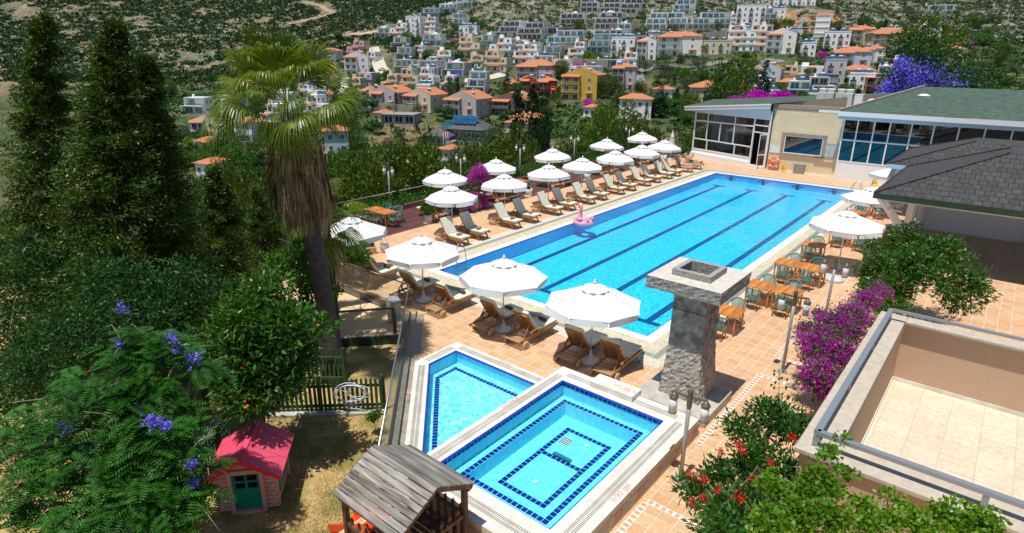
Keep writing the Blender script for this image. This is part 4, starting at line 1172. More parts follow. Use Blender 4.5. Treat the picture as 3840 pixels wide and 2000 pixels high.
pane(0.1, 3.46, 1.44, 3.91); pane(0.1, 2.9, 1.44, 3.38)
dl = MB(); h0 = gw(0.12, 0, .22)
dd_ = (nW * .9 + dW * .35).normalized()
for s in (0.0, 0.62): dl.bar(h0 + dd_ * s, h0 + dd_ * s + Vector((0, 0, 2.58)), .07, .05)
for z in (0.04, .95, 2.55): dl.bar(h0 + Vector((0, 0, z)), h0 + dd_ * .62 + Vector((0, 0, z)), .05, .08)
do = dl.build('door', WP, cl)
MB().add([h0, h0 + dd_ * .62, h0 + dd_ * .62 + Vector((0, 0, 2.55)), h0 + Vector((0, 0, 2.55))], [(0, 1, 2, 3)]).build('pane', M['win_glass'], do)
inn = MB(); q = [gw(0, -.15, .2), gw(LW, -.15, .2), gw(LW, -7, .2), gw(0, -7, .2)]
inn.add(q, [(0, 1, 2, 3)])
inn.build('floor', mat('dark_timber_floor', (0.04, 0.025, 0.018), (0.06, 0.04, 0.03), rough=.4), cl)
ib = MB(); 
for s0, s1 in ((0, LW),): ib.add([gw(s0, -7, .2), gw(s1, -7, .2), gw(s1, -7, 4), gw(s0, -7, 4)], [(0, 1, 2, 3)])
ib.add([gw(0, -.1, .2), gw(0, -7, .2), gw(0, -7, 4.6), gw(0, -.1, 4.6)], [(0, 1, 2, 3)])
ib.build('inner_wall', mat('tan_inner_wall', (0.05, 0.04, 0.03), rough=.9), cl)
cm = MB()
for s, o_ in ((2.0, -2.2), (4.4, -2.4), (6.0, -4)): cm.bar(gw(s, o_, .2), gw(s, o_, 4), .35, .35)
cm.build('column', mat('cream_column', (0.55, 0.5, 0.36), rough=.8), cl)
fs_ = MB()
e0 = gw(-0.05, .35, 5.12); e1 = gw(LW + .9, .55, 4.30); e1b = gw(LW + .9, .55, 4.02); e0b = gw(-0.05, .35, 4.86)
fs_.mat(0).add([e0, e1, e1b, e0b], [(0, 1, 2, 3)])
fs_.bar(e0 + Vector((0, 0, .03)), e1 + Vector((0, 0, .03)), .10, .10)
fs_.mat(1).add([e0b, e1b, gw(LW + .1, .03, 3.96), gw(0, .03, 3.96)], [(0, 1, 2, 3)])
fs_.build('fascia', [WP, M['blue_paint']], cl)
rf = MB(); k0 = Vector((8.9, 8.9, 6.35)); k1 = Vector((-7.6, 9.6, 4.6)); m0 = Vector((0.6, .3, 5.16))
rf.add([e0 + Vector((0, 0, .08)), e1 + Vector((0, 0, .08)), Vector((-9.2, 10.5, 4.55)), Vector((9.2, 10.5, 6.1)), Vector((8.6, 7.2, 5.95)), Vector((0.3, .45, 5.2))], [(0, 1, 2, 3), (0, 3, 4, 5)])
rf.build('roof', M['shingle_green'], cl)
MB().add([Vector((0.3, .44, 4.8)), Vector((8.6, 7.2, 4.8)), Vector((8.6, 7.2, 6.1)), Vector((0.3, .44, 5.32))], [(0, 1, 2, 3)]).build('parapet', M['brown_trim'], cl)
MB().sheet(0, 12, .3, 12, 4.7).build('flat_roof', mat('flat_roof_felt', (0.30, 0.28, 0.26), rough=.9), cl)
MB().box(-9.0, 17, 10.4, 10.8, -1, 4.5).build('back_wall', WP, cl)
# --- right glazed hall, front plane y = -0.62
yr = -0.65; xr0 = 5.3; xr1 = 21
wp = MB()
lowp = MB().box(xr0, xr1, yr, yr + .06, 0, 1.32); lowp.build('dwarf_wall', WP, cl)
sd_ = MB().box(xr0, xr0 + .06, yr + .06, .3, 0, 4.4); sd_.build('side_wall', mat('grey_shadow_panel', (0.55, 0.56, 0.58), rough=.5), cl)
ps = [xr0 + .04, 6.25, 7.32, 8.3, 9.6, 10.9, 12.3, 13.7, 15.1, 16.5, 18, 19.5, 21]
for k, x in enumerate(ps): wp.box(x - .045, x + .045, yr - .03, yr + .05, 0.0 if k == 0 else 1.32, 4.42)
for z in (1.36, 2.92, 4.4): wp.box(xr0, xr1, yr - .024, yr + .044, z - .045, z + .045)
for k, x in enumerate((5.95, 7.32, 8.6)): wp.box(x - .02, x + .02, yr - .012, yr - .001, 0.05, 1.3)
wp.build('window_frame', WP, cl)
for k in range(len(ps) - 1):
 MB().quad((ps[k] + .045, yr, 1.4), (ps[k + 1] - .045, yr, 1.4), (ps[k + 1] - .045, yr, 2.875), (ps[k] + .045, yr, 2.875)).build('pane', M['blue_glass'], cl)
 MB().quad((ps[k] + .045, yr, 2.965), (ps[k + 1] - .045, yr, 2.965), (ps[k + 1] - .045, yr, 4.355), (ps[k] + .045, yr, 4.355)).build('pane', M['blue_glass'], cl)
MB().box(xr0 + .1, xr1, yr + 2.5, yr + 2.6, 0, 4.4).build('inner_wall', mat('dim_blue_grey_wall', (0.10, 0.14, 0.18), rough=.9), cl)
f2 = MB(); f2.box(4.95, xr1, yr - .55, yr - .43, 4.66, 4.98); f2.mat(1).box(4.95, xr1, yr - .43, yr + .05, 4.44, 4.66); f2.mat(0).box(3.6, 4.95, yr - .52, yr - .44, 4.82, 5.0)
f2.build('fascia', [WP, M['blue_paint']], cl)
r2 = MB(); r2.add([Vector((4.98, yr - .5, 5.0)), Vector((xr1, yr - .5, 5.0)), Vector((xr1, 7.5, 6.55)), Vector((8.9, 7.5, 6.55))], [(0, 1, 2, 3)])
r2.build('roof', M['shingle_green'], cl)
MB().bar((4.95, yr - .45, 5.04), (8.87, 7.5, 6.6), .18, .16).build('roof_edge', M['brown_trim'], cl)
MB().add([(4.95, yr, 4.6), (8.87, 7.4, 4.6), (8.87, 7.4, 6.5), (4.95, yr, 4.98)], [(0, 1, 2, 3)]).build('gable_wall', M['brown_trim'], cl)
MB().lathe([(0.0, .0), (.42, 0), (.42, .07), (.2, .16), (0.01, .18)], (9.3, 4.6, 5.98), 14).build('roof_vent', WP, cl)
wl_ = MB().lathe([(0.04, 0), (.12, 0), (.06, .16), (.03, .18)], (5.12, -.18, 4.05), 12); wl_.bar((5.12, -.18, 4.2), (5.12, 0, 4.3), .03, .03); wl_.build('wall_lamp', WP, cl)
am = mat('off_white_metal_casing', (0.62, 0.61, 0.58), (0.56, 0.55, 0.52), rough=.5, scale=2)
ac = thing('rooftop_condenser', 'large off-white rooftop air-conditioning unit, leftmost behind the clubhouse parapet', 'air conditioner', (5.0, 38.7, 4.0), 0, 'rooftop air conditioners')
b = MB().box(-.62, .0, -.45, .45, 0.1, 2.0).box(0.01, .63, -.45, .45, 0.1, 2.0).box(-.6, .6, -.43, .43, 0, .1); b.build('casing', am, ac, bevel=.01)
for x in (-.31, .32): MB().lathe([(.27, 0), (.27, .06), (.31, .2), (.31, .3), (.26, .3), (.22, .1)], (x, 0, 2.0), 14).build('fan_shroud', am, ac)
bb = MB()
for x in (-.55, -.07, .07, .56):
 for z in (.3, 1.0, 1.75): bb.lathe([(.02, 0), (.02, .01)], (0, 0, 0), 6, Matrix(((1, 0, 0, x), (0, 0, -1, -.451), (0, 1, 0, z), (0, 0, 0, 1))))
bb.build('bolts', M['slot'], ac)
copy_tree(ac, (6.35, 38.8, 4.0), 0, 'large off-white rooftop air-conditioning unit between its twin and the plain cabinet')
a3 = thing('rooftop_cabinet', 'plain white metal cabinet on the clubhouse roof, right of the fan units', 'cabinet', (7.4, 38.9, 4.0))
MB().box(-.3, .3, -.4, .4, 0, 1.95).build('casing', am, a3, bevel=.01); MB().box(-.28, .28, -.41, -.4, .1, 1.85).build('door', WP, a3)
pyr = thing('glass_pyramid', 'small glass pyramid skylight with white bars behind the rooftop units', 'skylight', (5.8, 42.0, 4.6))
b = MB(); g_ = MB(); ap = Vector((0, 0, 1.15)); cs = [Vector((1.2 * math.cos(a), 1.2 * math.sin(a), .3)) for a in [math.pi / 3 * k for k in range(6)]]
for k in range(6):
 b.bar(cs[k], ap, .06, .06); b.bar(cs[k], cs[(k + 1) % 6], .08, .08); g_.add([cs[k], cs[(k + 1) % 6], ap], [(0, 1, 2)])
b.bar(ap, ap + Vector((0, 0, .35)), .03, .03)
b.build('frame', WP, pyr); g_.build('glass', M['blue_glass'], pyr)
dsh = thing('satellite_dish', 'white satellite dish on the clubhouse roof, beside the plain cabinet', 'satellite dish', (8.25, 39.3, 4.1))
MB().lathe([(0.0, 0), (.2, .03), (.42, .13), (.4, .14), (0.01, .03)], (0, 0, 0), 18, Matrix.Translation((0, 0, 1.1)) @ Matrix.Rotation(R(70), 4, 'X')).build('dish', WP, dsh)
MB().tube([(0, 0.05, 0), (0, .05, 1.1)], .03, 6).build('mast', M['rail_steel'], dsh)
GS = mat('grey_blue_sign_face', (0.50, 0.55, 0.57), (0.44, 0.50, 0.53), rough=.4, scale=3)
INK = mat('dark_sign_ink', (0.03, 0.04, 0.05), rough=.6); LNK = mat('pale_sign_ink', (0.30, 0.34, 0.37), rough=.6)
sg = thing('pool_rules_sign', 'grey pool rules board with a wavy top edge, right of the clubhouse window', 'sign', (6.93, 34.57, 2.0))
pts = [(-.47, -.58), (.47, -.58), (.47, .5)] + [(.47 - .94 * t / 12, .52 + .035 * math.sin(t * 1.9)) for t in range(1, 12)] + [(-.47, .5)]
MB().prism(pts, 0, .025, Matrix(((1, 0, 0, 0), (0, 0, -1, 0), (0, 1, 0, 0), (0, 0, 0, 1)))).build('board', GS, sg)
def wtxt(s, sz, x, z, m, par, y=-.030, wx=1.0): return textobj(s, sz, (x, y, z), (R(90), 0, 0), m, 'lettering', None, parent=par, wx=wx)
wtxt('Pool Rules', .15, 0, .40, INK, sg)
ic = MB()
for i, (x, z) in enumerate(((0, .2), (-.27, .02), (.27, .02), (0, .0), (-.27, -.2), (0, -.2), (.27, -.2), (0, -.36))):
 for (u0, u1, v0, v1) in ((-.11, .11, .075, .08), (-.11, .11, -.08, -.075), (-.11, -.105, -.075, .075), (.105, .11, -.075, .075)):
  ic.box(x + u0, x + u1, -.029, -.026, z + v0, z + v1)
 for q_ in range(3): ic.box(x - .07, x + .05, -.029, -.026, z + .04 - q_ * .035, z + .046 - q_ * .035)
ic.build('pictograms', LNK, sg)
wtxt('1.20 m', .08, .22, -.44, INK, sg)
ic2 = MB()
for x in (-.36, -.12): ic2.lathe([(.05, 0), (.05, .004)], (0, 0, 0), 12, Matrix(((1.2, 0, 0, x), (0, 0, -1, -.026), (0, .6, 0, -.525), (0, 0, 0, 1))))
ic2.box(0.0, .42, -.029, -.026, -.54, -.52); ic2.build('symbols', INK, sg)
nb = thing('notice_board', 'small white notice sheet on the stone wall, left of the clubhouse window', 'sign', (2.88, 34.57, 1.70))
MB().box(-.43, .43, -.02, .0, -.31, .31).build('board', mat('white_notice', (0.74, .75, .74), rough=.5), nb)
l_ = MB(); rr = random.Random(8)
for k in range(2):
 x = -.12
 while x < .38: w_ = rr.uniform(.02, .08); l_.box(x, x + w_, -.023, -.0205, .235 - k * .035, .25 - k * .035); x += w_ + .015
for k in range(5): l_.box(-.38, -.38 + rr.uniform(.05, .12), -.023, -.0205, .1 - k * .05, .108 - k * .05)
l_.build('small_print', LNK, nb)
lr = thing('life_ring', 'orange life ring hung low on the stone wall by the glazed door', 'life ring', (2.95, 34.42, 0.62))
tm = MB(); N = 28
tm.tube([(.37 * math.cos(2 * math.pi * k / N), 0, .37 * math.sin(2 * math.pi * k / N)) for k in range(N)], .095, 10, closed=True)
tm.build('ring', mat('orange_foam', (0.85, .16, .03), rough=.5), lr)
for a in (45, 135, 225, 315):
 c = Vector((.37 * math.cos(R(a)), 0, .37 * math.sin(R(a)))); t_ = Vector((-math.sin(R(a)), 0, math.cos(R(a))))
 MB().tube([c - t_ * .04, c + t_ * .04], .099, 10).build('band', WP, lr)
MB().tube([(0, 0.05, .45), (-.03, .02, .55), (.02, .03, .66), (0, .12, .7)], .015, 6).build('rope', WP, lr)
ubx = thing('utility_box', 'brown grey metal utility box standing against the stone wall', 'utility box', (7.35, 34.35, 0))
ubx.location = (7.3 - .02, 34.38, 0); ubx.location.x = 6.9 - 1.95 + .0
MB().box(-.38, .38, -.19, .18, 0.02, 0.72).build('cabinet', mat('taupe_metal_box', (0.24, .22, .20), (0.3, .27, .24), rough=.5), ubx, bevel=.008)
MB().box(-.385, .385, -.2, .19, .72, .745).build('lid', mat('grey_metal_lid', (0.36, .35, .33), rough=.4), ubx); MB().box(-.3, -.28, -.2, -.19, .3, .42).build('latch', M['slot'], ubx)
YL = mat('caution_yellow', (0.85, .58, .01), rough=.4)
def asign(loc, rz, label):
 r_ = thing('caution_sign', label, 'caution sign', loc, rz, 'yellow folding caution signs')
 for sg_ in (-1, 1):
  q = MB(); a_, b_ = sg_ * .2, sg_ * .03
  q.add([(-.15, a_, 0), (-.09, a_, 0), (-.07, sg_ * .15, .18), (.07, sg_ * .15, .18), (.09, a_, 0), (.15, a_, 0), (.10, b_, .62), (-.10, b_, .62)], [(0, 1, 2, 3, 4, 5, 6, 7)])
  o_ = q.build('panel', YL, r_); sol = o_.modifiers.new('t', 'SOLIDIFY'); sol.thickness = .015
 MB().box(-.05, .05, -.035, .035, .60, .67).build('handle', YL, r_)
 mk = MB(); th_ = math.atan2(.17, .62)
 for z in (.28, .36): mk.add([(-.06, -.03 - .17 * (1 - (z) / .62) - .012, z), (.06, -.03 - .17 * (1 - (z) / .62) - .012, z), (.06, -.03 - .17 * (1 - (z + .02) / .62) - .012, z + .02), (-.06, -.03 - .17 * (1 - (z + .02) / .62) - .012, z + .02)], [(0, 1, 2, 3)])
 mk.build('print', INK, r_)
 return r_
asign((3.95, 33.9, 0), R(60), 'yellow folding caution sign against the stone wall by the life ring')
asign((10.6, 32.3, 0), R(50), 'yellow folding caution sign behind the far pool ladder')
YW = mat('yellow_wicker', (0.62, .40, .04), (0.50, .30, .03), rough=.6, scale=40)
ya = thing('wicker_armchair', 'yellow wicker armchair inside the glazed room, nearer the corner', 'armchair', tuple(O + gw(6.75, -.8, .2)), R(150), 'yellow wicker armchairs')
b = MB().lathe([(.36, .0), (.40, .1), (.42, .42), (.30, .44), (0.01, .44)], (0, 0, 0), 16); b.build('seat', YW, ya)
bk = MB(); n = 12; vs = []
for k in range(n + 1):
 a = R(-10 + 200 * k / n); z = .62 + .3 * math.sin(math.pi * k / n); vs.append(Vector((.42 * math.cos(a), .42 * math.sin(a), z)))
bk.tube(vs, .05, 6)
for p_, q_ in zip(vs[:-1], vs[1:]): bk.add([(p_.x, p_.y, .3), (q_.x, q_.y, .3), q_, p_], [(0, 1, 2, 3)])
bk.build('backrest', YW, ya)
copy_tree(ya, tuple(O + gw(5.75, -.9, .2)), R(120), 'yellow wicker armchair inside the glazed room, the right one of the pair')
# ------------------------------------------------------------------ dark-shingled pavilions on the right
def pavilion(label, x0, y0, x1, y1, ze, zr, hipx, roofm, fasc, ov=0.0):
 r_ = thing('pavilion', label, 'building', (x0, y0, 0))
 X, Y = x1 - x0, y1 - y0; c = Vector((hipx, Y / 2, zr))
 k1 = Vector((hipx, hipx * .8, zr)); k2 = Vector((hipx, Y - hipx * .8, zr)); k3 = Vector((X, hipx * .8, zr)); k4 = Vector((X, Y - hipx * .8, zr))
 q = MB(); E = [Vector((0, 0, ze)), Vector((X, 0, ze)), Vector((X, Y, ze)), Vector((0, Y, ze))]
 q.add([E[0], E[3], k2, k1], [(0, 1, 2, 3)]); q.add([E[0], k1, k3, E[1]], [(0, 1, 2, 3)]); q.add([E[3], E[2], k4, k2], [(0, 1, 2, 3)]); q.add([k1, k2, k4, k3], [(0, 1, 2, 3)])
 q.build('roof', roofm, r_)
 f_ = MB()
 for a, b_ in ((E[0], E[3]), (E[0], E[1]), (E[3], E[2])):
  f_.bar(a - Vector((0, 0, .13)), b_ - Vector((0, 0, .13)), .07, .24)
 f_.build('fascia', fasc, r_)
 w_ = MB().bar(E[0] + Vector((0, 0, .02)), E[3] + Vector((0, 0, .02)), .06, .05); w_.bar(E[0] + Vector((0, 0, .03)), k1 + Vector((0, 0, .03)), .10, .04); w_.bar(E[3] + Vector((0, 0, .03)), k2 + Vector((0, 0, .03)), .10, .04)
 w_.build('roof_edge_strip', M['shingle_grey'], r_)
 return r_, E
DG = mat('dark_green_fascia', (0.012, .04, .018), (0.02, .05, .03), rough=.5)
pv, E = pavilion('open pavilion with dark shingle roof, green fascia and white angled braces', 13.45, 13.6, 22, 22.3, 3.12, 4.9, 4.2, M['shingle_grey'], DG)
bm_ = MB()
br = MB(); br.bar((0.15, 0.35, 2.95), (1.12, 1.62, 1.35), .24, .24)
br.build('brace', WP, pv)
for (x_, y_) in ((1.3, 1.7), (1.15, 4.4), (1.15, 8.0), (6, .6), (6, 8.0)): MB().box(x_ - .13, x_ + .13, y_ - .13, y_ + .13, 0, 3.0).build('post', WP, pv)
bb_ = MB().box(0.3, 8, .5, .68, 2.72, 2.9).box(1.05, 1.23, .68, 8.2, 2.72, 2.9); bb_.build('beam', WP, pv)
MB().box(1.1, 8.2, 8.3, 8.4, 0, 2.8).build('back_screen', WP, pv)
gl_ = thing('globe_lamp', 'white globe wall lamp on a white bracket under the dark pavilion roof', 'lamp', (14.15, 14.4, 2.3))
MB().lathe([(.02, -.16)] + [(.16 * math.sin(math.pi * k / 10), -.16 * math.cos(math.pi * k / 10)) for k in range(1, 10)] + [(.02, .16)], (-.1, 0, 0), 18).build('globe', mat('opal_globe', (0.8, .8, .8), rough=.2), gl_)
MB().bar((0.05, 0, 0), (.38, 0, -.03), .07, .07).build('bracket', WP, gl_)
pv2, E2 = pavilion('farther pavilion with a dark roof and pale blue fascia, partly hidden behind the nearer one', 12.35, 23.5, 22, 31.5, 3.0, 4.3, 3.6, M['shingle_grey'], M['blue_paint'])
for (x_, y_) in ((.5, .5), (.5, 7.5), (6, .5)): MB().box(x_ - .1, x_ + .1, y_ - .1, y_ + .1, 0, 2.9).build('post', WP, pv2)
# ------------------------------------------------------------------ umbrellas
CV = mat('white_canvas', (0.80, 0.80, 0.80), (0.76, 0.765, 0.775), rough=.9, scale=2.5, bump=.004, bscale=6, spec=.1)
def canvas_trans(m):
 nt = m.node_tree; p = nt.nodes['Principled BSDF']; t_ = _n(nt, 'ShaderNodeBsdfTranslucent'); t_.inputs[0].default_value = (.8, .8, .8, 1)
 mx = _n(nt, 'ShaderNodeMixShader'); mx.inputs[0].default_value = .22
 nt.links.new(p.outputs[0], mx.inputs[1]); nt.links.new(t_.outputs[0], mx.inputs[2]); nt.links.new(mx.outputs[0], nt.nodes['Material Output'].inputs[0])
canvas_trans(CV)
PO = mat('white_aluminium_pole', (0.70, .71, .72), rough=.35, metal=.3)
BS = mat('pale_grey_base', (0.58, .60, .62), (0.50, .52, .54), rough=.6)
def umbrella(label, loc, seed, rad=1.38, h=2.55, rotz=0, base=True, lean=(0, 0)):
 rr = random.Random(seed)
 r_ = thing('parasol', label, 'parasol', loc, rotz, 'white parasols around the pool')
 r_.rotation_euler = (R(rr.uniform(-1.6, 1.6)), R(rr.uniform(-1.6, 1.6)), rotz)
 N = 8; rim = h - .60
 def cpt(i, t, sag=0.0):     # i corner index (float), t 0 centre..1 rim
  a = 2 * math.pi * i / N
  f = i % 1
  cr = rad * t
  if f: cr *= (math.cos(math.pi / N) / math.cos(math.pi * 2 * (f - .5) / N)) * (1 - .02 * t)
  z = h - .06 - (h - .06 - rim) * (t ** 1.12) - (0.045 * math.sin(math.pi * f) * math.sin(math.pi * min(t, 1)) if f else 0)
  return Vector((cr * math.cos(a) + lean[0] * (h - z) * 0, cr * math.sin(a), z))
 cv = MB(); cv.smooth = True
 ts = [.13, .35, .6, .82, 1.0]; fs_ = [0, .25, .5, .75]
 for i in range(N):
  g_ = [[cpt(i + f, t) for f in fs_ + [1.0]] for t in ts]
  g_ = [row[:4] + [cpt(i + 1, ts[k])] for k, row in enumerate(g_)]
  vs = [p for row in g_ for p in row]
  cv.add(vs, [(k * 5 + j, k * 5 + j + 1, (k + 1) * 5 + j + 1, (k + 1) * 5 + j) for k in range(4) for j in range(4)])
 cv.build('canopy', CV, r_)
 va = MB(); va.smooth = True
 for i in range(N):
  top = [cpt(i + f, 1.0) for f in [0.02, .25, .5, .75, .98]]
  fl = rr.uniform(-.03, .05); dr_ = .20 + rr.uniform(-.03, .02)
  bot = []
  for k, p in enumerate(top):
   o_ = Vector((p.x, p.y, 0)).normalized()
   d_ = dr_ * (0.86 if k in (0, 4) else 1.0)
   bot.append(p - Vector((0, 0, d_)) + o_ * (fl + rr.uniform(-.02, .03)) * 1.0)
  va.add(top + bot, [(k, k + 1, k + 6, k + 5) for k in range(4)])
 va.build('valance', CV, r_)
 vc = MB(); vc.smooth = True
 n = 16
 top = Vector((0, 0, h + .01)); rg_ = []
 for j in range(n + 1):
  a = 2 * math.pi * j / n; rr_ = .40 + .02 * (j % 2)
  rg_.append(Vector((rr_ * math.cos(a), rr_ * math.sin(a), h - .19 + (.05 if j % 2 else -.0))))
 md = [p.lerp(top, .5) + Vector((0, 0, .02)) for p in rg_]
 vc.add([top] + md + rg_, [(0, 1 + j, 2 + j) for j in range(n)] + [(1 + j, n + 2 + j, n + 3 + j, 2 + j) for j in range(n)])
 vc.build('vent_cap', CV, r_)
 MB().lathe([(.02, 0), (.05, .02), (.055, .06), (.025, .09), (.03, .12), (.01, .14)], (0, 0, h), 10).build('finial', WP, r_)
 MB().tube([(0, 0, .05), (0, 0, h)], .024, 10).build('pole', PO, r_)
 rbm = None
 for i in range(N):
  a = 2 * math.pi * i / N
  if rbm is None:
   q = MB(); q.bar((.05, 0, h - .1), (rad * .985, 0, rim - .005), .018, .018); q.bar((.03, 0, h - .75), (rad * .55, 0, h - .40), .014, .014)
   rbm = q.build('rib', PO, r_)
  else:
   c_ = rbm.copy(); C.objects.link(c_); c_.parent = r_; c_.rotation_euler = (0, 0, a)
 if base:
  bs = MB().lathe([(.0, 0), (.29, 0), (.31, .04), (.28, .09), (.12, .14), (.05, .3), (.04, .42), (.0, .42)], (0, 0, 0), 8)
  bs.smooth = False; bs.build('base', BS, r_)
 return r_
ub = {
 'near': [(-2.1, -2.72, 0, 'white parasol half hidden by palm fronds at the left corner of the terrace'), (2.03, -2.72, 0, 'white parasol between the palm and the pool corner, beside the pool ladder'),
    (5.93, -2.72, 0, 'white parasol in front of the near pool edge, over the middle pair of loungers'), (9.37, -2.72, 0, 'white parasol nearest the viewer, over the pair of loungers by the spa')],
 'front': [4.42 - .3, 8.5 - .2, 12.6, 16.3, 20.4, 24.2, 27.8],
 'back': [(-7.0, 7.35), (-7.15, 11.9), (-7.2, 18.1), (-7.2, 25.2), (-7.2, 31.2)]}
k = 0
for x, y, z, lb in ub['near']:
 umbrella(lb, (x, y, z), 11 + k, rad=1.42 if k < 2 else 1.46, h=2.52, rotz=R(22 + 9 * k)); k += 1
ordn = 'first second third fourth fifth sixth seventh eighth ninth tenth eleventh twelfth thirteenth fourteenth fifteenth sixteenth seventeenth eighteenth nineteenth twentieth'.split()
fy = [4.3, 8.4, 12.5, 16.1, 20.2, 24.0, 27.6]
for i, y in enumerate(fy):
 umbrella('white parasol, %s from the ladder in the row between poolside loungers' % ordn[i], (-3.45, y, 0), 30 + i, rad=1.36, h=2.5, rotz=R(8 + 6 * (i % 3)))
for i, (x, y) in enumerate(ub['back']):
 umbrella('white parasol, %s from the palm in the row on the timber deck' % ordn[i], (x, y, 0), 50 + i, rad=1.36, h=2.5, rotz=R(12 + 5 * (i % 4)))
umbrella('white parasol over the dining tables, nearer the viewer', (12.95, 11.6, 0), 70, rad=1.5, h=2.6, rotz=R(30))
umbrella('white parasol over the dining tables, partly behind the dark pavilion roof', (12.75, 17.9, 0), 71, rad=1.45, h=2.6, rotz=R(10))
umbrella('white parasol at the far right in front of the glazed hall', (12.6, 26.0, 0), 72, rad=1.5, h=2.6, rotz=R(18))
cu = thing('closed_parasol', 'furled white parasol standing by the left end of the glazed dining room', 'parasol', (-5.6, 33.6, 0))
pf_ = []
for k in range(9):
 t = k / 8; pf_.append((.05 + .24 * t ** .8, 2.45 - 1.65 * t))
cm_ = MB(); n = 20; vs = []
for r0_, z in pf_:
 for j in range(n):
  a = 2 * math.pi * j / n; q = r0_ * (1 + .22 * (-1) ** j); vs.append((q * math.cos(a), q * math.sin(a), z))
cm_.smooth = True
cm_.add(vs, [(k * n + j, k * n + (j + 1) % n, (k + 1) * n + (j + 1) % n, (k + 1) * n + j) for k in range(8) for j in range(n)]).build('canopy', CV, cu)
MB().lathe([(.04, 2.1), (.17, 2.0), (.15, 2.02), (.03, 2.35)], (0, 0, 0), 12).build('vent_cap', CV, cu)
MB().tube([(0, 0, .05), (0, 0, 2.5)], .024, 8).build('pole', PO, cu); MB().lathe([(.02, 0), (.05, .03), (.01, .12)], (0, 0, 2.48), 8).build('finial', WP, cu)
MB().lathe([(.0, 0), (.32, 0), (.34, .05), (.1, .14), (.04, .3)], (0, 0, 0), 8).build('base', BS, cu)
